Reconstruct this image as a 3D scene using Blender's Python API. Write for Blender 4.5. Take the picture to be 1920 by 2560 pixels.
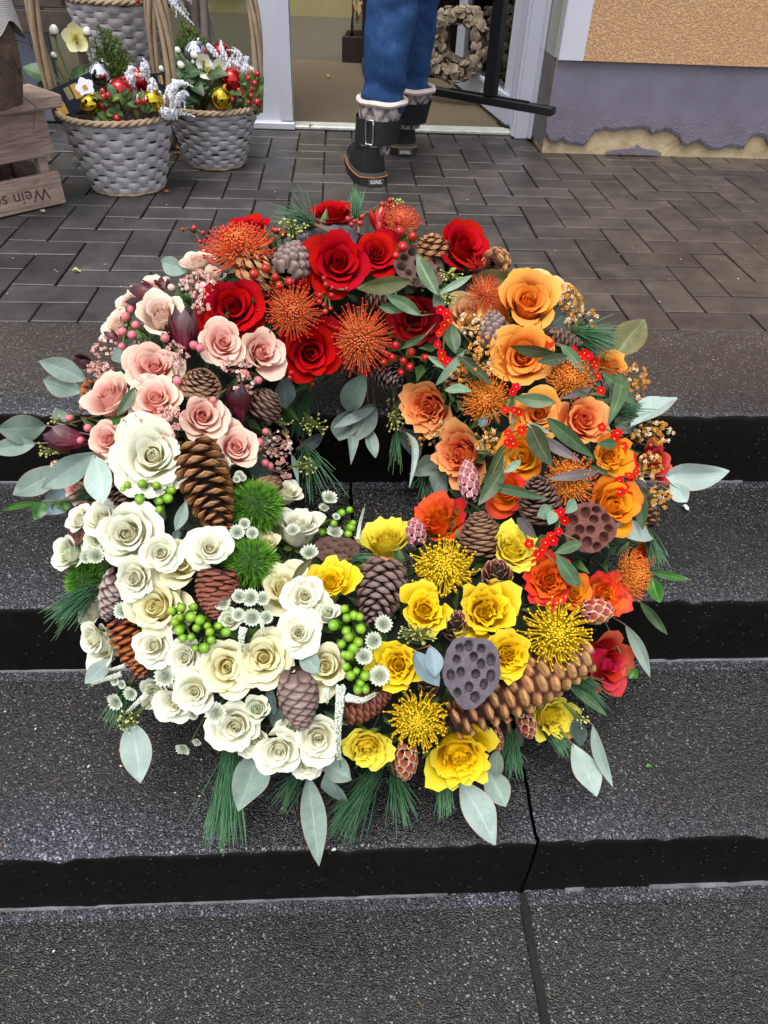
import bpy, math, random
import numpy as np
from mathutils import Matrix, Vector, Quaternion

for o in list(bpy.data.objects): bpy.data.objects.remove(o)
S = bpy.context.scene
COL = S.collection
PI = math.pi
rng = random.Random(7)

# ---------------------------------------------------------------- camera
F, PITCH, ROLL, YAW, CH = 1821.4, 0.70043, 0.04860, 0.07926, 0.69253
IW, IH = 1920, 2560
fw = np.array([math.sin(YAW)*math.cos(PITCH), math.cos(YAW)*math.cos(PITCH), -math.sin(PITCH)])
_r = np.array([math.cos(YAW), -math.sin(YAW), 0.0]); _u = np.cross(_r, fw)
rt = math.cos(ROLL)*_r + math.sin(ROLL)*_u
up = -math.sin(ROLL)*_r + math.cos(ROLL)*_u
CAM = np.array([0.0, 0.0, CH])
cd = bpy.data.cameras.new('camera'); cam = bpy.data.objects.new('camera', cd); COL.objects.link(cam)
cam.matrix_world = Matrix(((rt[0], up[0], -fw[0], 0), (rt[1], up[1], -fw[1], 0), (rt[2], up[2], -fw[2], CH), (0, 0, 0, 1)))
cd.sensor_fit = 'VERTICAL'; cd.sensor_height = 36.0; cd.lens = F/IH*36.0
cd.clip_start = 0.02; cd.clip_end = 400
S.camera = cam

# ---------------------------------------------------------------- sky, sun, exposure (overcast winter day)
SUN_EL, SUN_AZ = math.radians(70), math.radians(205)
w = bpy.data.worlds.new('World'); S.world = w; w.use_nodes = True
nt = w.node_tree; nt.nodes.clear()
sky = nt.nodes.new('ShaderNodeTexSky'); sky.sky_type = 'NISHITA'; sky.sun_disc = False
sky.sun_elevation = SUN_EL; sky.sun_rotation = SUN_AZ; sky.dust_density = 3.0
hs = nt.nodes.new('ShaderNodeHueSaturation'); hs.inputs['Saturation'].default_value = 0.40
bg = nt.nodes.new('ShaderNodeBackground'); bg.inputs['Strength'].default_value = 0.15
wo = nt.nodes.new('ShaderNodeOutputWorld')
nt.links.new(sky.outputs[0], hs.inputs['Color']); nt.links.new(hs.outputs[0], bg.inputs[0]); nt.links.new(bg.outputs[0], wo.inputs[0])
sd = bpy.data.lights.new('sun', 'SUN'); sd.energy = 1.1; sd.angle = math.radians(28); sd.color = (1.0, 0.97, 0.92)
sun = bpy.data.objects.new('sun', sd); COL.objects.link(sun)
# the veiled sun stands high behind the camera, a little to its left
sdir = Vector((math.sin(SUN_AZ)*math.cos(SUN_EL), math.cos(SUN_AZ)*math.cos(SUN_EL), math.sin(SUN_EL)))
sun.rotation_euler = sdir.to_track_quat('Z', 'Y').to_euler()
S.view_settings.view_transform = 'Standard'; S.view_settings.look = 'None'
S.view_settings.gamma = 1.0; S.view_settings.use_curve_mapping = False
S.view_settings.exposure = 0.90

# ---------------------------------------------------------------- helpers: points
def nz(v):
    v = np.asarray(v, float); return v/np.linalg.norm(v)
def ray(x, y):
    return nz(fw + rt*(x-IW/2)/F - up*(y-IH/2)/F)
def on_plane(x, y, p0, n):
    d = ray(x, y); p0 = np.asarray(p0, float); n = np.asarray(n, float)
    return CAM + d*(((p0-CAM)@n)/(d@n))
def at_y(x, y, Y): return on_plane(x, y, (0, Y, 0), (0, 1, 0))
def at_z(x, y, Z=0.0): return on_plane(x, y, (0, 0, Z), (0, 0, 1))
def z_over(X, Y, py):
    """height of the point of the vertical line over (X,Y) seen at image row py"""
    lo, hi = -1.0, 3.0
    for _ in range(50):
        m = (lo+hi)/2; d = np.array([X, Y, m])-CAM
        v = IH/2 - F*(d@up)/(d@fw)
        if v > py: lo = m
        else: hi = m
    return (lo+hi)/2

# ---------------------------------------------------------------- helpers: colour and materials
def C(h, a=1.0):
    h = h.lstrip('#'); v = [int(h[i:i+2], 16)/255 for i in (0, 2, 4)]
    return tuple((x/12.92 if x <= 0.04045 else ((x+0.055)/1.055)**2.4) for x in v)+(a,)
MATS = {}
def newmat(name):
    m = bpy.data.materials.new(name); m.use_nodes = True; t = m.node_tree; t.nodes.clear()
    out = t.nodes.new('ShaderNodeOutputMaterial'); b = t.nodes.new('ShaderNodeBsdfPrincipled')
    t.links.new(b.outputs[0], out.inputs[0]); return m, t, b, out
def nd(t, typ, **kw):
    n = t.nodes.new(typ)
    for k, v in kw.items(): setattr(n, k, v)
    return n
def ramp(t, fac, stops, interp='LINEAR'):
    r = t.nodes.new('ShaderNodeValToRGB'); r.color_ramp.interpolation = interp
    e = r.color_ramp.elements
    while len(e) < len(stops): e.new(0.5)
    for i, (p, c) in enumerate(stops): e[i].position = p; e[i].color = c if len(c) == 4 else tuple(c)+(1,)
    if fac is not None: t.links.new(fac, r.inputs[0])
    return r.outputs[0]
def noise(t, scale, detail=4, rough=0.6, vec=None, dist=0.0):
    n = t.nodes.new('ShaderNodeTexNoise'); n.inputs['Scale'].default_value = scale
    n.inputs['Detail'].default_value = detail; n.inputs['Roughness'].default_value = rough; n.inputs['Distortion'].default_value = dist
    if vec is not None: t.links.new(vec, n.inputs['Vector'])
    return n
def mix(t, a, b, fac, mode='MIX'):
    m = t.nodes.new('ShaderNodeMix'); m.data_type = 'RGBA'; m.blend_type = mode
    for sock, v in ((m.inputs['Factor'], fac), (m.inputs['A'], a), (m.inputs['B'], b)):
        if isinstance(v, (int, float)): sock.default_value = v
        elif isinstance(v, tuple): sock.default_value = v
        else: t.links.new(v, sock)
    return m.outputs['Result']
def mth(t, op, a, b=None, clamp=False):
    m = t.nodes.new('ShaderNodeMath'); m.operation = op; m.use_clamp = clamp
    for i, v in enumerate((a, b)):
        if v is None: continue
        if isinstance(v, (int, float)): m.inputs[i].default_value = v
        else: t.links.new(v, m.inputs[i])
    return m.outputs[0]
def world_pos(t): return t.nodes.new('ShaderNodeNewGeometry').outputs['Position']
def obj_co(t): return t.nodes.new('ShaderNodeTexCoord').outputs['Object']
def bump(t, b, h, strength=0.3, dist=0.005):
    n = t.nodes.new('ShaderNodeBump'); n.inputs['Strength'].default_value = strength; n.inputs['Distance'].default_value = dist
    t.links.new(h, n.inputs['Height']); t.links.new(n.outputs[0], b.inputs['Normal'])
def vary(t, colour, amount=0.15, hue=0.0):
    """each object a little lighter or darker, warmer or cooler than the next"""
    oi = t.nodes.new('ShaderNodeObjectInfo'); h = t.nodes.new('ShaderNodeHueSaturation')
    v = t.nodes.new('ShaderNodeMapRange'); v.inputs['To Min'].default_value = 1-amount; v.inputs['To Max'].default_value = 1+amount
    t.links.new(oi.outputs['Random'], v.inputs[0]); t.links.new(v.outputs[0], h.inputs['Value'])
    if hue:
        q = t.nodes.new('ShaderNodeMapRange'); q.inputs['To Min'].default_value = 0.5-hue; q.inputs['To Max'].default_value = 0.5+hue
        r2 = mth(t, 'FRACT', mth(t, 'MULTIPLY', oi.outputs['Random'], 7.31)); t.links.new(r2, q.inputs[0]); t.links.new(q.outputs[0], h.inputs['Hue'])
    if isinstance(colour, tuple): h.inputs['Color'].default_value = colour
    else: t.links.new(colour, h.inputs['Color'])
    return h.outputs[0]
def translucent(t, b, out, colour, fac):
    tr = t.nodes.new('ShaderNodeBsdfTranslucent'); mx = t.nodes.new('ShaderNodeMixShader'); mx.inputs[0].default_value = fac
    t.links.new(colour, tr.inputs[0]); t.links.new(b.outputs[0], mx.inputs[1]); t.links.new(tr.outputs[0], mx.inputs[2]); t.links.new(mx.outputs[0], out.inputs[0])

def M(name, col, rough=0.6, var=0.0, hue=0.0, mottle=None, bmp=None, metal=0.0, coat=0.0, spec=0.5):
    """plain material: colour, mottled by object-space noise, fine relief"""
    if name in MATS: return MATS[name]
    m, t, b, out = newmat(name); c = C(col)
    src = c
    if mottle:
        sc, dark, *rest = mottle; n = noise(t, sc, 5, 0.65, obj_co(t))
        src = ramp(t, n.outputs[0], [(0.3, C(dark)), (0.7, c)])
    if var: src = vary(t, src, var, hue)
    if isinstance(src, tuple): b.inputs['Base Color'].default_value = src
    else: t.links.new(src, b.inputs['Base Color'])
    b.inputs['Roughness'].default_value = rough; b.inputs['Metallic'].default_value = metal
    b.inputs['Coat Weight'].default_value = coat; b.inputs['Specular IOR Level'].default_value = spec
    if bmp:
        sc, st, di = bmp; n = noise(t, sc, 4, 0.6, obj_co(t)); bump(t, b, n.outputs[0], st, di)
    MATS[name] = m; return m

def uvv(t):
    s = t.nodes.new('ShaderNodeSeparateXYZ'); u = t.nodes.new('ShaderNodeUVMap'); t.links.new(u.outputs[0], s.inputs[0])
    return s.outputs[0], s.outputs[1]

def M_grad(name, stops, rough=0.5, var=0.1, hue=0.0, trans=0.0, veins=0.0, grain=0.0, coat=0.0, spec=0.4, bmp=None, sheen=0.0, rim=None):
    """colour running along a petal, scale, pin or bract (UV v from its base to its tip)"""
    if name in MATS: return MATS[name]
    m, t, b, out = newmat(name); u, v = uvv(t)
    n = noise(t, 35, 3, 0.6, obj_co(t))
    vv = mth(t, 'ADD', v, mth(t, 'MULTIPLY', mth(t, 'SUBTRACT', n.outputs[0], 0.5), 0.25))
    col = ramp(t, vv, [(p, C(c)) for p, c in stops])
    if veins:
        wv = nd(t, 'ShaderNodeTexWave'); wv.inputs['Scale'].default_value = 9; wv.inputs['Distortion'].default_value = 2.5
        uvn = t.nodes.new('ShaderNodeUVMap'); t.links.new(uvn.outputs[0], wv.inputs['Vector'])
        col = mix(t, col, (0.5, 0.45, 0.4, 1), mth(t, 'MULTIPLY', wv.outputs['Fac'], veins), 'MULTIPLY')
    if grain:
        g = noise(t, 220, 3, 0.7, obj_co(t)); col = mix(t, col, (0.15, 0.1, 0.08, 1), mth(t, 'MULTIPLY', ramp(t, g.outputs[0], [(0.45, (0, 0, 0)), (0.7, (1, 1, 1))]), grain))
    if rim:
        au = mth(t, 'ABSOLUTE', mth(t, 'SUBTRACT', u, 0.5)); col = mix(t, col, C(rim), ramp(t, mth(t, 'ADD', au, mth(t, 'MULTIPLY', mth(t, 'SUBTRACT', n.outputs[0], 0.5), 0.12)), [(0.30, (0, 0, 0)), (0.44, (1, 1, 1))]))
    col = vary(t, col, var, hue)
    t.links.new(col, b.inputs['Base Color']); b.inputs['Roughness'].default_value = rough
    b.inputs['Coat Weight'].default_value = coat; b.inputs['Specular IOR Level'].default_value = spec
    if sheen: b.inputs['Sheen Weight'].default_value = sheen
    if bmp: bn = noise(t, bmp[0], 4, 0.6, obj_co(t)); bump(t, b, bn.outputs[0], bmp[1], bmp[2])
    if trans: translucent(t, b, out, col, trans)
    MATS[name] = m; return m

def M_leaf(name, col, dark, rib, rough=0.45, back=None, trans=0.12, edge=None):
    if name in MATS: return MATS[name]
    m, t, b, out = newmat(name); u, v = uvv(t)
    n = noise(t, 60, 5, 0.65, obj_co(t)); c = ramp(t, n.outputs[0], [(0.32, C(dark)), (0.62, C(col))])
    au = mth(t, 'ABSOLUTE', mth(t, 'SUBTRACT', u, 0.5))
    rf = ramp(t, au, [(0.012, (1, 1, 1)), (0.035, (0, 0, 0))])
    # side veins slanting off the midrib
    wv = mth(t, 'SINE', mth(t, 'MULTIPLY', mth(t, 'SUBTRACT', v, mth(t, 'MULTIPLY', au, 0.55)), 75.0))
    vf = mth(t, 'MULTIPLY', mth(t, 'GREATER_THAN', wv, 0.86), 0.16)
    c = mix(t, c, C(rib), vf); c = mix(t, c, C(rib), mth(t, 'MULTIPLY', rf, 0.5))
    if edge:
        c = mix(t, c, C(edge), ramp(t, au, [(0.455, (0, 0, 0)), (0.49, (1, 1, 1))]))
    big_ = noise(t, 16, 3, 0.6, obj_co(t)); c = mix(t, c, C(dark), mth(t, 'MULTIPLY', ramp(t, big_.outputs[0], [(0.45, (0, 0, 0)), (0.65, (1, 1, 1))]), 0.5)); c = vary(t, c, 0.2, 0.016)
    t.links.new(c, b.inputs['Base Color']); b.inputs['Roughness'].default_value = rough; b.inputs['Specular IOR Level'].default_value = 0.4; bump(t, b, n.outputs[0], 0.25, 0.0015)
    translucent(t, b, out, c, trans); MATS[name] = m; return m

# ---------------------------------------------------------------- helpers: meshes
class MB:
    """collects verts, faces and uvs and links them as ONE mesh"""
    def __init__(s): s.v = []; s.f = []; s.uv = []; s.mi = []; s.m = 0
    def add(s, v, f, uv=None, mi=None):
        k = len(s.v); s.v.extend([tuple(p) for p in v]); s.f.extend([tuple(i+k for i in q) for q in f])
        s.uv.extend(uv if uv is not None else [(0.5, 0.5)]*len(v)); s.mi.extend([s.m if mi is None else mi]*len(f)); return s
    def grid(s, nu, nv, fn, wrap=False):
        v = []; uv = []; f = []
        for j in range(nv+1):
            for i in range(nu+(0 if wrap else 1)):
                a, b = i/nu, j/nv; v.append(fn(a, b)); uv.append((a, b))
        n = nu if wrap else nu+1
        for j in range(nv):
            for i in range(nu):
                i2 = (i+1) % n if wrap else i+1
                f.append((j*n+i, j*n+i2, (j+1)*n+i2, (j+1)*n+i))
        return s.add(v, f, uv)
    def tube(s, pts, rad, sides=6, cap=True, flat=1.0, u0=0.0, u1=1.0):
        pts = [np.asarray(p, float) for p in pts]; n = len(pts); v = []; uv = []; f = []
        if not hasattr(rad, '__len__'): rad = [rad]*n
        t0 = nz(pts[1]-pts[0]); a = np.cross(t0, (0, 0, 1.0))
        if np.linalg.norm(a) < 1e-3: a = np.cross(t0, (0, 1.0, 0))
        a = nz(a)
        for i, p in enumerate(pts):
            t = nz(pts[min(i+1, n-1)]-pts[max(i-1, 0)]); a = nz(a - t*(a@t)); b = np.cross(t, a)
            for k in range(sides):
                q = 2*PI*k/sides; v.append(p+rad[i]*(math.cos(q)*a+math.sin(q)*b*flat)); uv.append((k/sides, u0+(u1-u0)*i/(n-1)))
        for i in range(n-1):
            for k in range(sides):
                k2 = (k+1) % sides; f.append((i*sides+k, i*sides+k2, (i+1)*sides+k2, (i+1)*sides+k))
        if cap: f.append(tuple(range(sides-1, -1, -1))); f.append(tuple((n-1)*sides+k for k in range(sides)))
        return s.add(v, f, uv)
    def box(s, c, d, R=None, bev=0.0):
        """box; with bev its top edges are chamfered"""
        x, y, z = d[0]/2, d[1]/2, d[2]/2; e = bev
        if e:
            ring = lambda X, Y, Z: [(-X, -Y, Z), (X, -Y, Z), (X, Y, Z), (-X, Y, Z)]
            v = ring(x-e, y-e, -z)+ring(x, y, -z+e)+ring(x, y, z-e)+ring(x-e, y-e, z); f = [(3, 2, 1, 0), (12, 13, 14, 15)]
            for k in range(3):
                for i in range(4): j = (i+1) % 4; f.append((k*4+i, k*4+j, k*4+4+j, k*4+4+i))
        else:
            v = [(a*x, b*y, g*z) for g in (-1, 1) for b in (-1, 1) for a in (-1, 1)]
            f = [(0, 2, 3, 1), (4, 5, 7, 6), (0, 1, 5, 4), (2, 6, 7, 3), (0, 4, 6, 2), (1, 3, 7, 5)]
        if R is not None: v = [np.asarray(R) @ np.asarray(p) for p in v]
        uv = [(p[0]/d[0]+.5, p[2]/d[2]+.5) for p in v] if R is None else None
        return s.add([np.asarray(p)+np.asarray(c) for p in v], f, uv)
    def ball(s, c, r, nu=10, nv=7, sc=(1, 1, 1), R=None):
        c = np.asarray(c, float); k = len(s.v); v = [(0, 0, -1)]; uv = [(0, 0)]
        for j in range(1, nv):
            a = -PI/2+PI*j/nv
            for i in range(nu): q = 2*PI*i/nu; v.append((math.cos(a)*math.cos(q), math.cos(a)*math.sin(q), math.sin(a))); uv.append((i/nu, j/nv))
        v.append((0, 0, 1)); uv.append((0, 1)); f = []
        for i in range(nu): f.append((0, 1+(i+1) % nu, 1+i))
        for j in range(nv-2):
            for i in range(nu): i2 = (i+1) % nu; f.append((1+j*nu+i, 1+j*nu+i2, 1+(j+1)*nu+i2, 1+(j+1)*nu+i))
        e = len(v)-1; b0 = 1+(nv-2)*nu
        for i in range(nu): f.append((e, b0+i, b0+(i+1) % nu))
        v = [np.array(p)*sc*r for p in v]
        if R is not None: v = [np.asarray(R) @ p for p in v]
        return s.add([p+c for p in v], f, uv)
    def mesh(s, name, mats, smooth=True):
        me = bpy.data.meshes.new(name); me.from_pydata([tuple(map(float, p)) for p in s.v], [], s.f)
        ul = me.uv_layers.new(name='UVMap'); li = np.empty(len(me.loops), dtype=np.int32); me.loops.foreach_get('vertex_index', li)
        ul.data.foreach_set('uv', np.array(s.uv, dtype=np.float32)[li].ravel())
        if not isinstance(mats, (list, tuple)): mats = [mats]
        for m in mats: me.materials.append(m)
        if len(mats) > 1: me.polygons.foreach_set('material_index', np.array(s.mi, dtype=np.int32))
        if smooth: me.polygons.foreach_set('use_smooth', np.ones(len(me.polygons), dtype=bool))
        me.update(); return me

def link(name, me, parent=None, mtx=None, kind=None):
    o = bpy.data.objects.new(name, me); COL.objects.link(o)
    if parent is not None: o.parent = parent
    if mtx is not None: o.matrix_basis = mtx
    if kind: o['kind'] = kind
    return o
def tag(o, label, cat, group=None):
    o['label'] = label; o['category'] = cat
    if group: o['group'] = group
    return o
def thing(name, label, cat, mtx=None, group=None):
    return tag(link(name, None, None, mtx), label, cat, group)
MCACHE = {}
def with_mat(me, mat):
    """the same mesh in another colour, made once"""
    k = (me.name, mat.name)
    if k not in MCACHE:
        c = me.copy(); c.materials.clear(); c.materials.append(mat); MCACHE[k] = c
    return MCACHE[k]
def T(p): return Matrix.Translation(Vector([float(x) for x in p]))
def frame(p, z, spin=0.0, s=1.0, x=None):
    """matrix at p whose local Z looks along z"""
    z = nz(z)
    a = np.cross((0, 0, 1.0), z) if x is None else np.asarray(x, float)
    if np.linalg.norm(a) < 1e-4: a = np.array([1.0, 0, 0])
    a = nz(a - z*(a@z)); b = np.cross(z, a)
    c, q = math.cos(spin), math.sin(spin); a, b = c*a+q*b, -q*a+c*b
    sx, sy, sz = (s, s, s) if not hasattr(s, '__len__') else s
    return Matrix(((a[0]*sx, b[0]*sy, z[0]*sz, p[0]), (a[1]*sx, b[1]*sy, z[1]*sz, p[1]), (a[2]*sx, b[2]*sy, z[2]*sz, p[2]), (0, 0, 0, 1)))
def text_mesh(name, txt, size, mat, mtx, parent, depth=0.0006, kind=None):
    cu = bpy.data.curves.new('lettering', 'FONT'); cu.body = txt; cu.size = size; cu.extrude = depth; cu.align_x = 'CENTER'; cu.align_y = 'CENTER'; cu.resolution_u = 3
    o = bpy.data.objects.new('lettering', cu); COL.objects.link(o); dg = bpy.context.evaluated_depsgraph_get(); dg.update()
    me = bpy.data.meshes.new_from_object(o.evaluated_get(dg)); bpy.data.objects.remove(o); bpy.data.curves.remove(cu)
    me.materials.clear(); me.materials.append(mat); return link(name, me, parent, mtx, kind)

# ================================================================ SETTING
YN = [1.0822, 0.7711, 0.4600]            # front faces of the three steps
H = 0.15
# ---------------------------------------------------------------- materials of the ground
def mat_step(name='wet_exposed_aggregate', dry=0.0):
    """wet exposed-aggregate concrete: dark matrix with pale and grey grit"""
    m, t, b, out = newmat(name); P = world_pos(t)
    wob = noise(t, 300, 2, 0.5, P); pv = nd(t, 'ShaderNodeVectorMath', operation='MULTIPLY_ADD'); t.links.new(wob.outputs['Color'], pv.inputs[0]); pv.inputs[1].default_value = (.003,)*3; t.links.new(P, pv.inputs[2])
    vo = nd(t, 'ShaderNodeTexVoronoi'); vo.inputs['Scale'].default_value = 450; t.links.new(pv.outputs[0], vo.inputs['Vector'])
    sep = nd(t, 'ShaderNodeSeparateColor'); t.links.new(vo.outputs['Color'], sep.inputs[0])
    stops = [(0.0, '#100f0f'), (0.35, '#171615'), (0.6, '#1f1e1c'), (0.8, '#2a2927'), (0.92, '#424140'), (0.975, '#8a8885')]
    grit = ramp(t, sep.outputs[0], [(p, C(c)) for p, c in stops], 'CONSTANT')
    # sky sheen along the front of each tread, painted as paler bluish grit
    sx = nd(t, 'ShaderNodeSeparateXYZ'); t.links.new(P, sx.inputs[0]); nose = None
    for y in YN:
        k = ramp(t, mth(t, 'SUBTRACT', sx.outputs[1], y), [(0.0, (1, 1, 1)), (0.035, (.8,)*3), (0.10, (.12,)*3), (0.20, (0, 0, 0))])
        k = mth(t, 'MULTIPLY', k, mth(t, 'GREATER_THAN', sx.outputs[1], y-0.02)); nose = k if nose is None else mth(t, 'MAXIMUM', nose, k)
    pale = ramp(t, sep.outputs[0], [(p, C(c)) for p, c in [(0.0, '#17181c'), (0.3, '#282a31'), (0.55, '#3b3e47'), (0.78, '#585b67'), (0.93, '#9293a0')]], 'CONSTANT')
    if dry:                                # the top step has dried to a lighter brown grey
        grit = mix(t, grit, ramp(t, sep.outputs[0], [(p, C(c)) for p, c in [(0.0, '#3a342e'), (0.35, '#453e37'), (0.65, '#504840'), (0.85, '#5d554c'), (0.965, '#8f867b')]], 'CONSTANT'), dry)
    rub = noise(t, 26, 4, 0.6, P); grit = mix(t, grit, pale, mth(t, 'MULTIPLY', nose, mth(t, 'MULTIPLY_ADD', rub.outputs[0], 0.9), True))  # rub: noise that breaks up the painted sky sheen
    stain = noise(t, 3.2, 5, 0.6, P); warm = ramp(t, stain.outputs[0], [(0.35, C('#b5a694')), (0.6, C('#ffffff'))])
    st2 = noise(t, 1.7, 5, 0.62, P); patch = ramp(t, st2.outputs[0], [(0.38, C('#9a9692')), (0.55, C('#ffffff')), (0.7, C('#d8d4cf'))])
    col = mix(t, mix(t, grit, warm, 0.7, 'MULTIPLY'), patch, 0.8, 'MULTIPLY'); t.links.new(col, b.inputs['Base Color'])
    wet = noise(t, 5.5, 4, 0.6, P); big = noise(t, 90, 3, 0.6, P)
    rg = ramp(t, wet.outputs[0], [(0.36, (0.10,)*3), (0.62, (0.24,)*3)]); t.links.new(rg, b.inputs['Roughness'])
    b.inputs['Specular IOR Level'].default_value = 0.62
    dist = ramp(t, vo.outputs['Distance'], [(0.0, (1, 1, 1)), (0.75, (0, 0, 0))])
    hh = mth(t, 'ADD', dist, mth(t, 'MULTIPLY', big.outputs[0], 0.7)); bump(t, b, hh, 0.75, 0.0016)
    return m
def mat_riser():
    """smooth cast face of the steps, stained nearly black"""
    m, t, b, out = newmat('dark_stained_concrete'); P = world_pos(t)
    n = noise(t, 45, 5, 0.7, P); n2 = noise(t, 5, 4, 0.6, P)
    c = ramp(t, n.outputs[0], [(0.3, C('#070605')), (0.62, C('#100e0b')), (0.8, C('#1b1814'))])
    c = mix(t, c, ramp(t, n2.outputs[0], [(0.4, C('#ffffff')), (0.7, C('#8f8570'))]), 0.6, 'MULTIPLY')
    sp = nd(t, 'ShaderNodeTexVoronoi'); sp.inputs['Scale'].default_value = 420; t.links.new(P, sp.inputs['Vector'])
    sc = nd(t, 'ShaderNodeSeparateColor'); t.links.new(sp.outputs['Color'], sc.inputs[0])
    c = mix(t, c, C('#7a766c'), mth(t, 'MULTIPLY', mth(t, 'GREATER_THAN', sc.outputs[0], 0.995), 0.25))
    t.links.new(c, b.inputs['Base Color']); b.inputs['Roughness'].default_value = 0.62; b.inputs['Specular IOR Level'].default_value = 0.15
    bump(t, b, n.outputs[0], 0.35, 0.003); return m
def mat_paver():
    m, t, b, out = newmat('grey_paver'); P = world_pos(t)
    n = noise(t, 9, 6, 0.7, P); f = noise(t, 260, 3, 0.7, P)
    sx = nd(t, 'ShaderNodeSeparateXYZ'); t.links.new(P, sx.inputs[0])
    c1 = ramp(t, n.outputs[0], [(0.3, C('#303031')), (0.52, C('#4a4949')), (0.75, C('#64605d'))])
    # the paving to the right is browner than that by the crates
    side = ramp(t, mth(t, 'MULTIPLY_ADD', sx.outputs[0], 0.5), [(0.0, C('#cfd1d6')), (0.9, C('#fdead6'))])
    md = t.nodes[-1]
    c1 = mix(t, c1, side, 0.9, 'MULTIPLY')
    st = noise(t, 4.2, 4, 0.55, P); c1 = mix(t, c1, C('#2c2826'), ramp(t, st.outputs[0], [(0.57, (0, 0, 0)), (0.66, (0.75, 0.75, 0.75))]))
    c1 = mix(t, c1, C('#3a3634'), mth(t, 'MULTIPLY', ramp(t, f.outputs[0], [(0.4, (1, 1, 1)), (0.6, (0, 0, 0))]), 0.45))
    c1 = vary(t, c1, 0.22, 0.012); t.links.new(c1, b.inputs['Base Color'])
    wt = noise(t, 3.0, 4, 0.6, P); t.links.new(ramp(t, wt.outputs[0], [(0.35, (0.26,)*3), (0.65, (0.52,)*3)]), b.inputs['Roughness'])
    b.inputs['Specular IOR Level'].default_value = 0.4
    bump(t, b, mth(t, 'ADD', f.outputs[0], mth(t, 'MULTIPLY', n.outputs[0], 1.2)), 0.5, 0.0018); return m
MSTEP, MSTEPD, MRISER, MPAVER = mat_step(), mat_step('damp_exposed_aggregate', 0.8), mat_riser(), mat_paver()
MJOINT = M('joint_sand', '#1f1b17', 0.95, mottle=(14, '#100f0a'), bmp=(120, 0.6, 0.004))
MFILM = M('pale_water_film', '#6f6e72', 0.25, mottle=(30, '#3a393b'))

# ---------------------------------------------------------------- lower ground and steps
stairs = link('stairs', None, None, None, 'structure')
def block(x0, x1, yf, yb, ztop, h, jx0=0.0, jx1=0.0, mt=None):
    """one cast step: rough tread, softly rounded nose, smooth riser"""
    r = 0.011; prof = [(yb, ztop)]
    n_t = 10
    for i in range(1, n_t): prof.append((yb+(yf+r-yb)*i/n_t, ztop))
    for i in range(0, 5):
        a = PI/2*i/4; prof.append((yf+r-r*math.sin(a), ztop-r+r*math.cos(a)))
    prof += [(yf, ztop-h*0.5), (yf, ztop-h)]
    nx = max(2, int((x1-x0)/0.02)); b = MB(); rr = random.Random(int(x0*100+yf*1000))
    wob = [rr.gauss(0, 0.0009)-(0.004 if rr.random() < .05 else 0) for _ in range(nx+1)]; np_ = len(prof)
    v = []; f = []; mi = []
    for i in range(nx+1):
        q = i/nx; x = x0+(x1-x0)*q
        for k, (y, z) in enumerate(prof):
            e = wob[i]+rr.gauss(0, 0.0004) if n_t <= k <= n_t+5 else 0
            # ragged broken edge along the joint
            dx = (jx0*math.sin(k*1.7+1) if i == 0 else 0)+(jx1*math.sin(k*1.7+1) if i == nx else 0)
            v.append((x+dx, y+e, z+e*0.6))
    for i in range(nx):
        for k in range(np_-1):
            f.append((i*np_+k, i*np_+k+1, (i+1)*np_+k+1, (i+1)*np_+k)); mi.append(0 if k < n_t+2 else 1)
    for s_ in (0, nx):                      # end faces
        k0 = len(v); ring = [v[s_*np_+k] for k in range(np_)]+[(v[s_*np_][0], yb, ztop-h)]
        v += ring; q = tuple(range(k0, k0+len(ring))); f.append(q if s_ else q[::-1]); mi.append(1)
    b.v = v; b.f = f; b.uv = [(0, 0)]*len(v); b.mi = mi
    return link('step_block', b.mesh('step_block', [mt or MSTEP, MRISER]), stairs)
JX = 0.2725
for k, (yf, yb, zt) in enumerate(((YN[0], 1.4238, 0.0), (YN[1], YN[0]+0.03, -H), (YN[2], YN[1]+0.03, -2*H))):
    j = (0.12, 0.02, JX)[k]
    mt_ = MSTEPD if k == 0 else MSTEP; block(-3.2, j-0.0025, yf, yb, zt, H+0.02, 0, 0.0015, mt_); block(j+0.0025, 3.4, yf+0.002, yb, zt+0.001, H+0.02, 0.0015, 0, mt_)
for k, yf in enumerate(YN):                 # water film along each riser foot, its sky reflection painted as pale grey
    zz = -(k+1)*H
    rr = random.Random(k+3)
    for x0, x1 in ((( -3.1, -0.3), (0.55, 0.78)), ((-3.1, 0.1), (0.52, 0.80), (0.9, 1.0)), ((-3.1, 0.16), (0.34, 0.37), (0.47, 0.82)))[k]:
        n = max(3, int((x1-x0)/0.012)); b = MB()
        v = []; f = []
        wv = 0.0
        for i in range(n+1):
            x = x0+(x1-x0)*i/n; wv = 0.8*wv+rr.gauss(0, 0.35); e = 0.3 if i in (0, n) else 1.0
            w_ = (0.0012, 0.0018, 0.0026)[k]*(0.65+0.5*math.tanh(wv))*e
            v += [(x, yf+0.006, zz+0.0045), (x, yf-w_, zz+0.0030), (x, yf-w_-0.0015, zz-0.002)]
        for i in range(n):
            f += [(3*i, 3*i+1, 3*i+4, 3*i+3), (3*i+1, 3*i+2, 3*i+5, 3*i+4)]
        link('water_film', b.add(v, f).mesh('water_film', MFILM), stairs)
low = link('lower_pavement', None, None, None, 'structure')
b = MB(); b.box((-1.63, -0.79, -0.49), (3.80, 2.6, 0.08), bev=0.004); link('slab', b.mesh('slab', MSTEP, False), low)
b = MB(); b.box((1.98, -0.79, -0.491), (3.406, 2.6, 0.08), bev=0.004); link('slab', b.mesh('slab', MSTEP, False), low)
b = MB(); v = []; f = []
rr = random.Random(5)
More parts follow.
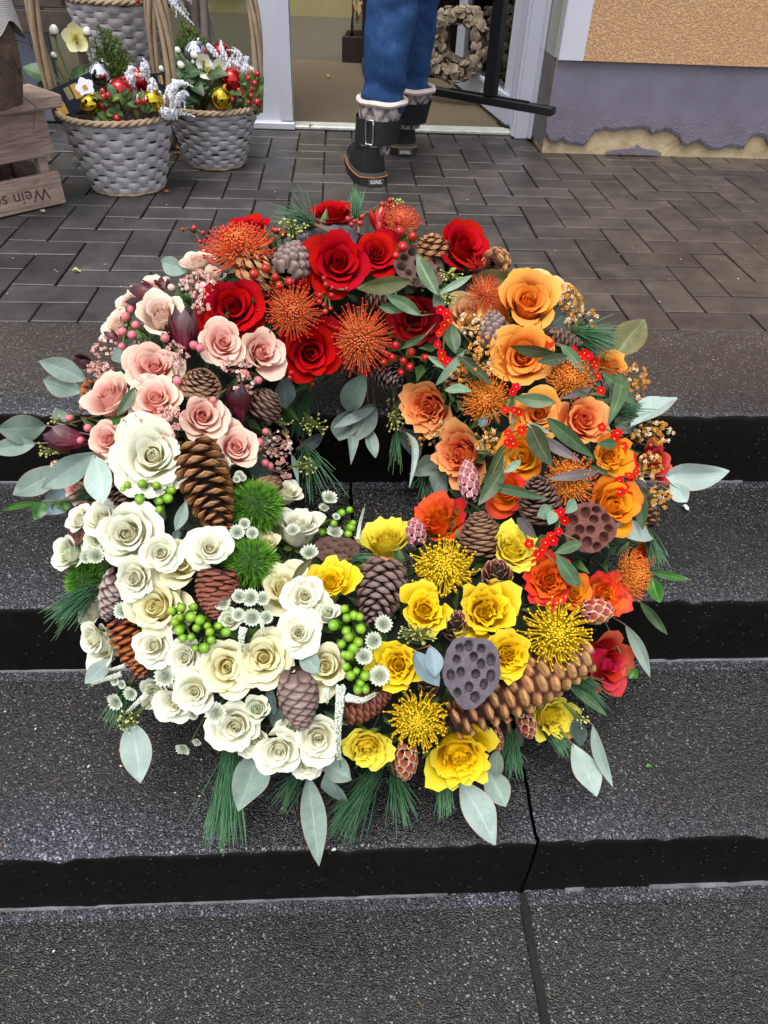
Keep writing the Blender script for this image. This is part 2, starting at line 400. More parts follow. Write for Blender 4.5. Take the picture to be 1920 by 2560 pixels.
for i in range(61):                         # grit washed into the joint between the two slabs
    y = -0.9+1.36*i/60; q = 0.007+rr.random()*0.004
    v += [(JX-q, y, -0.4515), (JX+q, y, -0.4515), (JX, y, -0.4545)]
    if i: f += [(3*i-3, 3*i-1, 3*i+2, 3*i), (3*i-1, 3*i-2, 3*i+1, 3*i+2)]
link('joint_grit', b.add(v, f).mesh('joint_grit', MJOINT), low)
g = MB(); g.box((0, 0, -0.62), (400, 400, 0.1)); link('ground', g.mesh('ground', M('asphalt', '#3c3c3d', 0.8, mottle=(3, '#323233')), False), None, None, 'structure')

# ---------------------------------------------------------------- paving: herringbone of 2:1 pavers
paving = MB(); paving.box((0.1, 2.30, -0.057), (7.0, 1.74, 0.1)); paving = link('paving', paving.mesh('paving', MJOINT, False), None, None, 'structure')
AX, AY, PX0, PY0 = 0.0980, 0.0905, 0.735, 1.4275
PM = {}
def paver_mesh(wx, wy):
    k = (round(wx, 3), round(wy, 3))
    if k not in PM:
        x, y, e, h = wx/2, wy/2, 0.0018, 0.05
        ring = lambda X, Y, Z: [(-X, -Y, Z), (X, -Y, Z), (X, Y, Z), (-X, Y, Z)]
        v = ring(x, y, -h)+ring(x, y, -e)+ring(x-e, y-e, 0); f = [(8, 9, 10, 11)]
        for q in range(2):
            for i in range(4): j = (i+1) % 4; f.append((q*4+i, q*4+j, q*4+4+j, q*4+4+i))
        PM[k] = MB().add(v, f).mesh('paver', MPAVER, False)
    return PM[k]
cells = []
YMAX = 3.088
for j in range(-1, 20):
    for i in range(-34, 28):
        d = (i-j) % 4
        if d == 0: x0, x1, y0, y1 = i, i+2, j, j+1
        elif d == 3: x0, x1, y0, y1 = i, i+1, j, j+2
        else: continue
        X0, X1 = PX0+x0*AX, PX0+x1*AX; Y0, Y1 = max(PY0+y0*AY, PY0), min(PY0+y1*AY, YMAX)
        if Y1-Y0 < 0.02: continue
        cx, cy = (X0+X1)/2, (Y0+Y1)/2
        if cy > 2.95 and cx > 0.85: continue
        dv = np.array([cx, cy, 0])-CAM; zz = dv@fw; u_ = 960+F*(dv@rt)/zz; v_ = 1280-F*(dv@up)/zz
        seen = -90 < u_ < 2010
        cells.append((0 if seen else 1, cy, cx, X1-X0, Y1-Y0))
cells.sort()
rest = MB()
for n, (hid, cy, cx, wx, wy) in enumerate(cells):
    g_ = 0.0048
    dz = rng.gauss(0, 0.0007); tx, ty = rng.gauss(0, 0.004), rng.gauss(0, 0.004)
    if not hid and n < 300:
        mt = T((cx+rng.gauss(0, 0.0005), cy+rng.gauss(0, 0.0005), dz)) @ Matrix.Rotation(tx, 4, 'X') @ Matrix.Rotation(ty, 4, 'Y') @ Matrix.Rotation(rng.gauss(0, 0.004), 4, 'Z')
        link('paver', paver_mesh(wx-g_, wy-g_), paving, mt)
    else: rest.box((cx, cy, -0.025+dz), (wx-g_, wy-g_, 0.05), bev=0.003)
if rest.v: link('outer_pavers', rest.mesh('outer_pavers', MPAVER, False), paving, None, 'stuff')

# ================================================================ BUILDING
WY, WX = 2.84, 0.741                     # facade plane and its corner at the doorway
def mat_plaster():
    m, t, b, out = newmat('orange_plaster'); P = world_pos(t)
    n = noise(t, 165, 5, 0.62, P, 0.5); n2 = noise(t, 300, 3, 0.6, P); n3 = noise(t, 2.5, 3, 0.5, P)
    c = ramp(t, n.outputs[0], [(0.3, C('#b88a60')), (0.6, C('#d3a679'))]); c = mix(t, c, C('#dab088'), mth(t, 'MULTIPLY', n3.outputs[0], 0.4))
    t.links.new(c, b.inputs['Base Color']); b.inputs['Roughness'].default_value = 0.9
    rg = mth(t, 'ADD', ramp(t, n.outputs[0], [(0.38, (0, 0, 0)), (0.55, (1, 1, 1))]), mth(t, 'MULTIPLY', n2.outputs[0], 0.35)); bump(t, b, rg, 0.7, 0.006); return m
def mat_paint(name, a, c_):
    m, t, b, out = newmat(name); P = world_pos(t)
    n = noise(t, 9, 6, 0.65, P); n2 = noise(t, 160, 4, 0.65, P)
    sz = nd(t, 'ShaderNodeSeparateXYZ'); t.links.new(P, sz.inputs[0])
    c = ramp(t, n.outputs[0], [(0.3, C(a)), (0.7, C(c_))])
    low_ = ramp(t, sz.outputs[2], [(0.09, (1, 1, 1)), (0.17, (0, 0, 0))])
    blis = mth(t, 'MULTIPLY', ramp(t, n2.outputs[0], [(0.60, (0, 0, 0)), (0.68, (1, 1, 1))]), mth(t, 'MULTIPLY', low_, 0.45))
    c = mix(t, c, C('#a59c99'), blis)
    t.links.new(c, b.inputs['Base Color']); b.inputs['Roughness'].default_value = 0.6
    hh = mth(t, 'ADD', mth(t, 'MULTIPLY', n.outputs[0], 0.5), mth(t, 'MULTIPLY', n2.outputs[0], mth(t, 'ADD', mth(t, 'MULTIPLY', low_, 1.2), 0.15))); bump(t, b, hh, 0.5, 0.006); return m
MPLASTER = mat_plaster(); MPLINTH = mat_paint('plinth_paint', '#635d69', '#736d79'); MJAMB = mat_paint('jamb_paint', '#55504f', '#645e5f')
MBARE = M('bare_render', '#ccb592', 0.95, mottle=(13, '#a08a69'), bmp=(55, 0.8, 0.006))
MWHITE = M('white_wall_paint', '#c2c2ca', 0.8, bmp=(60, 0.3, 0.003)); MREVEAL = M('grey_reveal_plaster', '#a3a097', 0.85, bmp=(70, 0.3, 0.003))
MFRAME = M('white_frame', '#c4c6d0', 0.35, bmp=(300, 0.04, 0.001)); MSEAL = M('black_rubber', '#0c0c0d', 0.6); MBLACK = M('black_metal', '#101012', 0.42, bmp=(200, 0.1, 0.001))
wall = thing('wall', 'orange plastered house wall with grey plinth and peeling paint right of the shop door', 'wall', T((WX, WY, 0)))
ZP = 0.296
b = MB(); b.box((1.75, 0.16, 1.9), (3.5, 0.30, 3.8)); link('masonry', b.mesh('masonry', MBARE, False), wall)
b = MB(); b.box((1.775+0.027, -0.003+0.0, ZP+1.75), (3.44, 0.028, 3.5)); link('plaster', b.mesh('plaster', MPLASTER, False), wall)
b = MB(); b.box((0.0395, -0.0035, ZP+1.75), (0.0838, 0.030, 3.5)); link('corner_band', b.mesh('corner_band', MWHITE, False), wall)
b = MB(); b.box((-0.003, 0.167, ZP+1.75+0.002), (0.012, 0.30, 3.5)); link('reveal', b.mesh('reveal', MREVEAL, False), wall)
b = MB(); b.box((-0.004, 0.172, ZP/2+0.012), (0.014, 0.30, ZP-0.024)); link('jamb_plinth', b.mesh('jamb_plinth', MJAMB, False), wall)
# the paint skin of the plinth, its lower edge broken away
edge = [(262,600),(268,700),(272,790),(285,825),(300,868),(345,880),(380,852),(400,868),(420,885),(470,885),(510,900),(535,870),(560,835),(578,812),(600,806),(640,795),(700,800),(760,795),(830,795),(880,785),(915,800),(930,830),(960,812),(1010,800),(1060,815),(1100,850),(1120,890),(1160,896),(1180,874),(1210,866),(1240,880),(1270,905),(1300,915),(1345,922),(1370,905),(1400,897),(1440,902),(1490,914),(1510,880),(1530,850),(1560,830),(1600,838),(1647,850)]
pts = []
for i, (x, y) in enumerate(edge):
    q = at_y(1250+x/2.458, y/2.458, WY); pts.append((q[0]-WX, q[2]))
rr = random.Random(4); fine = []
for (x0, z0), (x1, z1) in zip(pts[3:], pts[4:]):
    for k in range(3):
        q = k/3; fine.append((x0+(x1-x0)*q+rr.gauss(0, .0012), z0+(z1-z0)*q+rr.gauss(0, .0018)))
fine = [(-0.004, 0.10), (-0.002, 0.05)]+[f_ for f_ in fine if f_[0] > 0.001]
fine = sorted(fine)
while fine[-1][0] < 3.4: fine.append((fine[-1][0]+0.02, 0.03+0.025*math.sin(fine[-1][0]*9)+rr.gauss(0, .004)))
b = MB(); v = []; f = []
for x, z in fine: v += [(x, -0.004, ZP), (x, -0.0065, max(z, 0.004)+0.01), (x, -0.0035, max(z, 0.004)), (x, 0.012, max(z, 0.004)-0.001)]
for i in range(len(fine)-1):
    a = 4*i
    for k in range(3): f.append((a+k, a+k+1, a+k+5, a+k+4))
link('plinth_paint', b.add(v, f).mesh('plinth_paint', MPLINTH, False), wall)
b = MB(); v = []; f = []; k = 0            # a scrap of paint still holding at the foot
low_e = [(650,944,935),(690,944,925),(740,944,918),(790,946,912),(830,948,905),(845,950,885),(870,950,910),(920,952,920),(960,954,922),(990,955,940)]
for x, y0, y1 in low_e:
    p0, p1 = at_y(1250+x/2.458, y0/2.458, WY), at_y(1250+x/2.458, y1/2.458, WY); v += [(p0[0]-WX, 0.004, p0[2]), (p0[0]-WX, -0.005, p0[2]), (p1[0]-WX, -0.005, p1[2]), (p1[0]-WX, 0.004, p1[2])]
for i in range(len(low_e)-1):
    for k in range(3): f.append((4*i+k, 4*i+k+1, 4*i+k+5, 4*i+k+4))
link('paint_scrap', b.add(v, f).mesh('paint_scrap', MPLINTH, False), wall)

# ---------------------------------------------------------------- shop front: frame, door, glass
MGLASS, t_, b_, o_ = newmat('glass'); b_.inputs['Base Color'].default_value = (0.9, 0.95, 0.93, 1); b_.inputs['Roughness'].default_value = 0.02
gl = nd(t_, 'ShaderNodeBsdfGlossy'); gl.inputs['Roughness'].default_value = 0.01; tp = nd(t_, 'ShaderNodeBsdfTransparent'); tp.inputs[0].default_value = (0.80, 0.83, 0.80, 1)
fr = nd(t_, 'ShaderNodeFresnel'); fr.inputs[0].default_value = 1.5; ms = nd(t_, 'ShaderNodeMixShader')
t_.links.new(fr.outputs[0], ms.inputs[0]); t_.links.new(tp.outputs[0], ms.inputs[1]); t_.links.new(gl.outputs[0], ms.inputs[2]); t_.links.new(ms.outputs[0], o_.inputs[0])
front = thing('shop_front', 'white framed shop front with window and open doorway above the paving', 'shop front', T((0, 3.11, 0)))
xl0, xl1 = at_y(642, 316, 3.09)[0], at_y(733, 310, 3.09)[0]
b = MB(); b.box(((xl0+xl1)/2, 0.02, 1.2), (xl1-xl0, 0.07, 2.4), bev=0.006); b.box((xl1-0.022, -0.022, 1.215), (0.044, 0.03, 2.37), bev=0.005); b.box(((xl0+xl1)/2-0.01, -0.03, 0.016), (xl1-xl0+0.035, 0.04, 0.026), bev=0.004)
link('door_post', b.mesh('door_post', MFRAME, False), front)
b = MB(); b.box((0.699, 0.0, 1.2), (0.055, 0.16, 2.4), bev=0.006); b.box((0.672, -0.05, 1.2), (0.02, 0.03, 2.39), bev=0.004); b.box((0.7235, -0.094, 1.2), (0.012, 0.03, 2.38), bev=0.003)
link('door_post', b.mesh('door_post', MFRAME, False), front)
b = MB(); b.box(((xl1+0.67)/2, 0.01, 0.008), (0.67-xl1, 0.075, 0.014), bev=0.004); link('threshold', b.mesh('threshold', M('threshold_metal', '#cfd0c8', 0.35, mottle=(25, '#a9a99f')), False), front)
b = MB(); b.box((-0.35, 0.02, 2.45), (2.6, 0.09, 0.11)); link('lintel', b.mesh('lintel', MFRAME, False), front)
MWIN = M('blue_grey_frame', '#6d7280', 0.4)
q0, q1 = at_y(42, 110, 3.1), at_y(112, 110, 3.1)
b = MB(); b.box(((q0[0]+q1[0])/2, 0.02, 1.2), (q1[0]-q0[0], 0.08, 2.4), bev=0.006); link('window_post', b.mesh('window_post', MWIN, False), front)
b = MB(); b.box(((q1[0]+xl0)/2, 0.015, 0.045), (xl0-q1[0], 0.07, 0.09), bev=0.006); b.box((q0[0]-1.0, 0.015, 0.045), (2.0, 0.07, 0.09), bev=0.006); link('window_sill', b.mesh('window_sill', M('sill_metal', '#8f8a82', 0.45), False), front)
b = MB(); b.box(((q1[0]+xl0)/2, 0.02, 1.24), (xl0-q1[0]-0.002, 0.006, 2.29)); link('window_pane', b.mesh('window_pane', MGLASS, False), front)
b = MB(); b.box((q0[0]-1.0, 0.02, 1.24), (1.99, 0.006, 2.29)); link('window_pane', b.mesh('window_pane', MGLASS, False), front)

# the open door leaf, hinged on the right post and standing inwards
h0 = at_z(1272, 310, 0.012); h1 = at_z(1199, 219, 0.012); h0[0] = min(h0[0], 0.655)
dd = h1-h0; L = 0.88; ang = math.atan2(dd[1], dd[0])
hinge = np.array([0.655, 3.165, 0.012]); ang = math.radians(97)
door = thing('glass_door', 'white framed glass door standing open inwards beside the right post', 'door', T(hinge) @ Matrix.Rotation(ang, 4, 'Z'))
b = MB()
b.box((L/2, -0.03, 0.055), (L, 0.05, 0.10), bev=0.005); b.box((L/2, -0.03, 2.2), (L, 0.05, 0.10), bev=0.005)
b.box((0.04, -0.031, 1.12), (0.08, 0.048, 2.05), bev=0.005); b.box((L-0.035, -0.031, 1.12), (0.07, 0.048, 2.05), bev=0.005); b.box((L/2, -0.0, 0.105), (L, 0.012, 0.018), bev=0.003)
link('door_frame', b.mesh('door_frame', MFRAME, False), door)
b = MB(); b.box((L/2, -0.03, 1.12), (L-0.14, 0.006, 2.06)); link('pane', b.mesh('pane', MGLASS, False), door)
b = MB(); b.box((0.03, -0.03, 0.003), (0.12, 0.07, 0.012)); b.box((0.0, -0.055, 0.02), (0.05, 0.03, 0.05), bev=0.004); link('door_seal', b.mesh('door_seal', MSEAL, False), door)

# black T-shaped rail hanging in the doorway from the lintel
pr = at_y(1384, 279, 2.70); pl = at_z(1069, 224, pr[2]); ctr = at_z(1221, 252, pr[2])
q = (ctr-pl)@nz(pr-pl); cpos = pl+nz(pr-pl)*q
rail = thing('hanging_rail', 'black metal T shaped rail hanging in front of the open glass door', 'rail', T(cpos))
ax = nz(pr-pl); Rm = np.array([ax, np.cross((0, 0, 1), ax), (0, 0, 1)]).T; Ll = np.linalg.norm(pr-pl)
b = MB(); b.box(ax*(Ll/2-q), (Ll, 0.035, 0.026), R=Rm, bev=0.003); b.box(ax*(Ll/2-q)+np.array([0, 0, 0.0155]), (Ll*0.62, 0.012, 0.005), R=Rm); link('cross_bar', b.mesh('cross_bar', MBLACK, False), rail)
b = MB(); b.box((0, 0, 0.013+1.12), (0.038, 0.038, 2.24), R=Rm, bev=0.003); link('post', b.mesh('post', MBLACK, False), rail)
b = MB(); b.tube([(0, 0, 2.24), (0.0, 3.10-cpos[1], 2.22)], 0.012, 8); link('bracket', b.mesh('bracket', MBLACK, False), rail)

# ---------------------------------------------------------------- shop interior seen through the door
def mat_carpet():
    m, t, b, out = newmat('brown_doormat'); P = world_pos(t); n = noise(t, 180, 3, 0.7, P); n2 = noise(t, 6, 3, 0.5, P)
    mp = nd(t, 'ShaderNodeMapping'); mp.inputs['Scale'].default_value = (90, 6, 1); t.links.new(P, mp.inputs[0]); n3 = noise(t, 3, 3, 0.6, mp.outputs[0])
    c = ramp(t, mth(t, 'ADD', mth(t, 'MULTIPLY', n.outputs[0], 0.6), mth(t, 'MULTIPLY', n3.outputs[0], 0.4)), [(0.35, C('#433a2a')), (0.65, C('#6e6047'))]); c = mix(t, c, C('#6b5e48'), mth(t, 'MULTIPLY', n2.outputs[0], 0.5))
    t.links.new(c, b.inputs['Base Color']); b.inputs['Roughness'].default_value = 0.98; bump(t, b, n.outputs[0], 0.6, 0.004); return m
YB = at_z(800, 40, 0.005)[1]; YM = at_z(800, 150, 0.005)[1]
fl = link('shop_floor', None, None, None, 'structure')
b = MB(); b.box((-0.4, (3.155+YM)/2, -0.02), (5.0, YM-3.155, 0.05)); link('doormat', b.mesh('doormat', mat_carpet(), False), fl)
b = MB(); b.box((-0.4, (YM+YB+1)/2, -0.022), (5.0, YB+1-YM, 0.046)); link('floor_covering', b.mesh('floor_covering', M('grey_floor', '#5a5443', 0.8, mottle=(60, '#464033'), bmp=(150, 0.3, 0.002)), False), fl)
shopw = thing('interior_wall', 'pale yellow inside wall at the back of the shop behind the doorway', 'wall', T((-0.6, YB, 0)))
b = MB(); b.box((0, 0.05, 1.25), (5.4, 0.1, 2.5)); link('wall_face', b.mesh('wall_face', M('cream_wall', '#978d60', 0.8, mottle=(3, '#8b8157')), False), shopw)
b = MB(); b.box((-0.9, -0.02, 0.30), (1.6, 0.03, 0.30)); link('wood_panel', b.mesh('wood_panel', M('shop_wood', '#7a5230', 0.6, mottle=(9, '#5a3a20')), False), shopw)
# wooden box with a jar on the floor
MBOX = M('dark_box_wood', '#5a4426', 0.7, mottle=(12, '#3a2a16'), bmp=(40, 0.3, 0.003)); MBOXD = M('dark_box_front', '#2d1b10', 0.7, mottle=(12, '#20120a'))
c0 = at_z(855, 156, 0.005); cl = at_z(825, 143, 0.005)
bw, bd = 0.34, abs(cl[1]-c0[1])+0.12; zt = z_over(c0[0], c0[1], 91)-0.005
wbox = thing('wooden_box', 'open brown wooden box on the shop floor left of the person in jeans', 'box', T((c0[0], c0[1], 0.005)) @ Matrix.Rotation(math.radians(-4), 4, 'Z'))
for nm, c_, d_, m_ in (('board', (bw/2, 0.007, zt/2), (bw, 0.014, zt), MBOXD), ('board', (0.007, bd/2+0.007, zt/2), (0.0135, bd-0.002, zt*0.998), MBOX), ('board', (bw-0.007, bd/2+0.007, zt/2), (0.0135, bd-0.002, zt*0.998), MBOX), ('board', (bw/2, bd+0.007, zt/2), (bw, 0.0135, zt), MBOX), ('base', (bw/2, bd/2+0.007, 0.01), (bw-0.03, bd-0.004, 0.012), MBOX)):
    b = MB(); b.box(c_, d_, bev=0.002); link(nm, b.mesh(nm, m_, False), wbox)
p = at_z(868, 88, 0.03); p = np.array([c0[0]+0.09, c0[1]+bd*0.5, 0.02])
jar = thing('glass_vase', 'clear glass vase of red and dry leaves standing in the brown box', 'vase', T(p))
b = MB(); b.grid(14, 6, lambda a, q: ((0.035+0.01*math.sin(q*3))*math.cos(2*PI*a), (0.035+0.01*math.sin(q*3))*math.sin(2*PI*a), 0.2*q), wrap=True); link('glass_body', b.mesh('glass_body', MGLASS), jar)
b = MB()
for i in range(26):
    a = rng.random()*6.28; r_ = rng.random()*0.05; z_ = 0.16+rng.random()*0.17; n_ = nz([math.cos(a), math.sin(a), 0.5]); tip = np.array([r_*math.cos(a), r_*math.sin(a), z_])
    s_ = np.cross(n_, (0, 0, 1))*0.014; b.add([tip-s_, tip+n_*0.005-np.array([0, 0, .03]), tip+s_, tip+np.array([0, 0, .035])+n_*0.012], [(0, 1, 2, 3)], mi=i % 2)
link('dry_leaves', b.mesh('dry_leaves', [M('dry_red', '#8c2a1c', 0.7), M('dry_cream', '#d8c9a4', 0.7)]), jar)

# bark-chip wreaths leaning inside
MBARK = M_grad('bark_chip', [(0.0, '#5c5044'), (0.5, '#8b7b67'), (1.0, '#a5967d')], 0.85, var=0.28, hue=0.01, bmp=(60, 0.4, 0.003))
def chip():
    b = MB(); v = []; rr = random.Random(3)
    ol = [(-.5, -.3), (-.2, -.5), (.3, -.45), (.52, -.1), (.42, .38), (.05, .5), (-.42, .36)]
    for z in (0.0, 0.12): v += [(x, y, z+0.12*(x*x)) for x, y in ol]
    n = len(ol); f = [tuple(range(n, 2*n)), tuple(range(n-1, -1, -1))]+[(i, (i+1) % n, n+(i+1) % n, n+i) for i in range(n)]
    b.add(v, f, [(p[0]+.5, p[1]+.5) for p in v]); return b.mesh('bark_chip', MBARK, False)
CHIP = chip()
def bark_wreath(label, p, nrm, R, r, n, seed):
    rr = random.Random(seed); t_ = thing('bark_wreath', label, 'wreath', frame(p, nrm), 'bark chip wreaths inside the shop door')
    b = MB(); b.grid(28, 8, lambda a, q: ((R+r*.8*math.cos(2*PI*q))*math.cos(2*PI*a), (R+r*.8*math.cos(2*PI*q))*math.sin(2*PI*a), r*.8*math.sin(2*PI*q)), wrap=True); link('wreath_ring', b.mesh('wreath_ring', M('ring_dark', '#3b2f22', 0.9)), t_)
    for i in range(n):
        a = 2*PI*i/n*5+rr.gauss(0, .08); q = rr.choice((-1, 0, 1, 2))*0.62+rr.gauss(0, .2)+0.5
        nn = np.array([math.cos(a)*math.cos(q+.2), math.sin(a)*math.cos(q+.2), math.sin(q+.2)]); ctr_ = np.array([R*math.cos(a), R*math.sin(a), 0])+nn*r*0.95
        s_ = 0.036*rr.uniform(.7, 1.3)
        link('bark_chip', CHIP, t_, frame(ctr_, nn+np.array([rr.gauss(0, .25) for _ in range(3)]), rr.random()*6.3, (s_, s_*rr.uniform(.6, .9), s_)))
    return t_
wz = 0.155
pw = at_y(1139, 112, 3.62)
bark_wreath('bark chip wreath standing nearest the doorway between the jeans and the black rail', pw, (-0.32, -0.93, 0.22), 0.104, 0.034, 110, 5)
bark_wreath('second bark chip wreath leaning behind the front bark wreath', pw+np.array([0.045, 0.12, 0.0]), (-0.5, -0.8, 0.2), 0.09, 0.036, 80, 8)
ob = at_y(1215, 8, 3.95)
pot = thing('terracotta_pot', 'plain orange clay pot standing behind the bark wreaths in the shop', 'pot', T((ob[0]+.06, 4.1, 0.0)))
b = MB(); b.grid(18, 6, lambda a, q: ((0.10+0.04*q)*math.cos(2*PI*a), (0.10+0.04*q)*math.sin(2*PI*a), 0.5*q), wrap=True); link('pot_body', b.mesh('pot_body', M('terracotta', '#a8622e', 0.8, mottle=(8, '#8a4c22'))), pot)
b = MB(); b.grid(18, 3, lambda a, q: ((0.155-0.03*q)*math.cos(2*PI*a), (0.155-0.03*q)*math.sin(2*PI*a), 0.5+0.03*math.sin(q*3)), wrap=True); link('pot_rim', b.mesh('pot_rim', MATS['terracotta']), pot)
dk = thing('shelf_unit', 'dark wooden shelf at the back of the shop behind the bark wreaths', 'shelf', T((0.62, 4.35, 0.0)))
for i, z in enumerate((0.03, 0.42, 0.8)):
    b = MB(); b.box((0.1, 0, z), (1.2, 0.3, 0.03)); link('shelf', b.mesh('shelf', MBOXD, False), dk)
b = MB(); b.box((0.1, 0.14, 0.5), (1.2, 0.02, 1.0)); link('back_panel', b.mesh('back_panel', MBOXD, False), dk)

# ================================================================ PERSON walking into the shop
def skin_mesh(name, verts, edges, radii, mat, parent, sub=2, post=None):
    me = bpy.data.meshes.new(name); me.from_pydata([tuple(map(float, v)) for v in verts], edges, []); o = bpy.data.objects.new(name, me); COL.objects.link(o)
    o.modifiers.new('skin', 'SKIN'); sv = me.skin_vertices[0].data
    for i, r in enumerate(radii): sv[i].radius = (r, r) if not hasattr(r, '__len__') else r
    sv[0].use_root = True
    ss = o.modifiers.new('sub', 'SUBSURF'); ss.levels = sub; ss.render_levels = sub
    dg = bpy.context.evaluated_depsgraph_get(); dg.update(); nm = bpy.data.meshes.new_from_object(o.evaluated_get(dg)); bpy.data.objects.remove(o)
    nm.materials.clear(); nm.materials.append(mat); nm.polygons.foreach_set('use_smooth', np.ones(len(nm.polygons), dtype=bool))
    return link(name, nm, parent)
hl = at_z(935, 468, 0.0)                   # left heel on the paving
person = thing('person', 'person in blue jeans and knit cuffed black boots walking into the shop', 'person', T((hl[0], hl[1], 0)))
O = np.array([hl[0], hl[1], 0])
def lp(x, y, Y): return at_y(x, y, Y)-O
lk = [lp(957, 262, hl[1]+0.085), lp(968, 130, hl[1]+0.07), lp(984, -10, hl[1]+0.10)]
rk = [lp(1030, 232, hl[1]+0.40), lp(1034, 120, hl[1]+0.36), lp(1040, -10, hl[1]+0.32)]
hipL = np.array([0.045, 0.20, 0.90]); hipR = np.array([0.205, 0.22, 0.90]); pel = (hipL+hipR)/2+np.array([0, 0, .06])
MSKIN = M('skin', '#c99a80', 0.5); MDEN, t_, b_, o_ = newmat('blue_denim')
n_ = noise(t_, 34, 6, 0.7, obj_co(t_)); wv = nd(t_, 'ShaderNodeTexWave'); wv.inputs['Scale'].default_value = 160; wv.inputs['Distortion'].default_value = 1.5; t_.links.new(obj_co(t_), wv.inputs['Vector'])
c_ = ramp(t_, n_.outputs[0], [(0.25, C('#1d3358')), (0.55, C('#2b4871')), (0.85, C('#47688f'))]); c_ = mix(t_, c_, C('#1d3563'), mth(t_, 'MULTIPLY', wv.outputs['Fac'], 0.3)); t_.links.new(c_, b_.inputs['Base Color']); b_.inputs['Roughness'].default_value = 0.9; b_.inputs['Specular IOR Level'].default_value = 0.15
n5 = noise(t_, 420, 2, 0.6, obj_co(t_)); bump(t_, b_, n5.outputs[0], 0.3, 0.0012)
chest = pel+np.array([0, -0.01, 0.36]); neck = pel+np.array([0, 0.0, 0.52]); head = pel+np.array([0, 0.03, 0.70])
sL, sR = chest+np.array([-0.17, 0, 0.08]), chest+np.array([0.17, 0, 0.08])
hr0 = at_z(1009, 390, 0.0)-O
skel = [pel, pel+np.array([0, 0, .2]), chest, neck, head, head+np.array([0, 0.01, .08]), sL, sL+np.array([-.07, -.02, -.27]), sL+np.array([-.06, .1, -.5]), sR, sR+np.array([.07, 0, -.27]), sR+np.array([.04, .15, -.48]),
        hipL, (lk[2]+hipL)/2, lk[2], lk[1], lk[0]*[1, 1, .6], np.array([0.0, 0.07, 0.06]), np.array([-.02, .15, .035]), hipR, (rk[2]+hipR)/2, rk[2], rk[1], rk[0]*[1, 1, .6], np.array([hr0[0], hr0[1]+.06, .05]), np.array([hr0[0], hr0[1]+.13, .035])]
eds = [(0, 1), (1, 2), (2, 3), (3, 4), (4, 5), (2, 6), (6, 7), (7, 8), (2, 9), (9, 10), (10, 11), (0, 12), (12, 13), (13, 14), (14, 15), (15, 16), (16, 17), (17, 18), (0, 19), (19, 20), (20, 21), (21, 22), (22, 23), (23, 24), (24, 25)]
rads = [.12, .10, .12, .045, .085, .07, .055, .042, .03, .055, .042, .03, .085, .07, .045, .04, .03, .02, .016, .085, .07, .045, .04, .03, .02, .016]
skin_mesh('body', skel, eds, rads, MSKIN, person, 1)
skin_mesh('jacket', [pel, pel+np.array([0, 0, .2]), chest, sL, sL+np.array([-.07, -.02, -.27]), sL+np.array([-.06, .1, -.46]), sR, sR+np.array([.07, 0, -.27]), sR+np.array([.04, .15, -.45])], [(0, 1), (1, 2), (2, 3), (3, 4), (4, 5), (2, 6), (6, 7), (7, 8)], [.15, .14, .15, .075, .06, .05, .075, .06, .05], M('dark_coat', '#23252d', 0.9), person, 2)
hb = MB(); hb.ball(head+np.array([0, -0.02, .03]), 0.115, 16, 12, (0.9, 1.0, 1.1)); link('hair', hb.mesh('hair', M('brown_hair', '#3a281b', 0.6)), person)
def leg(path, rad, seed):
    """jeans leg: loft with sagging folds above the boot and behind the knee"""
    rr = random.Random(seed); ps = []; N = 46
    kn = [np.asarray(p) for p in path]
    def pt(q):
        s_ = q*(len(kn)-1); i = min(int(s_), len(kn)-2); u_ = s_-i; return kn[i]*(1-u_)+kn[i+1]*u_
    def rd(q):
        s_ = q*(len(rad)-1); i = min(int(s_), len(rad)-2); u_ = s_-i; return rad[i]*(1-u_)+rad[i+1]*u_
    ph = [rr.random()*6.28 for _ in range(6)]
    def fn(a, q):
        c_ = pt(q); r_ = rd(q); th = 2*PI*a; z = q
        fold = 0.0075*math.sin(58*z+2.2*math.sin(th+ph[0])+ph[1])*math.exp(-((z-0.06)/0.09)**2)+0.0055*math.sin(40*z+2.5*math.sin(th+ph[2]))*math.exp(-((z-0.52)/0.10)**2)+0.002*math.sin(22*z+3*math.sin(th+ph[3])+ph[4])
        fold += 0.0035*math.sin(3*th+9*z+ph[5])*(1-z)
        seam = -0.002*math.exp(-((math.sin((th-0.5)/2))/0.02)**2)
        rr_ = r_+fold+seam; return c_+np.array([math.cos(th)*rr_, math.sin(th)*rr_*1.08, 0])
    return MB().grid(48, N, fn, wrap=True)
jb = leg([lk[0]-np.array([0, 0, .02]), lk[1], lk[2], (lk[2]+hipL)/2, hipL], [.057, .066, .074, .092, .113], 1)
j2 = leg([rk[0]-np.array([0, 0, .02]), rk[1], rk[2], (rk[2]+hipR)/2, hipR], [.054, .062, .069, .092, .113], 2)
jb.add(j2.v, j2.f, j2.uv); jb.ball(pel, 0.165, 18, 12, (1.05, .85, 0.9)); link('jeans', jb.mesh('jeans', MDEN), person)
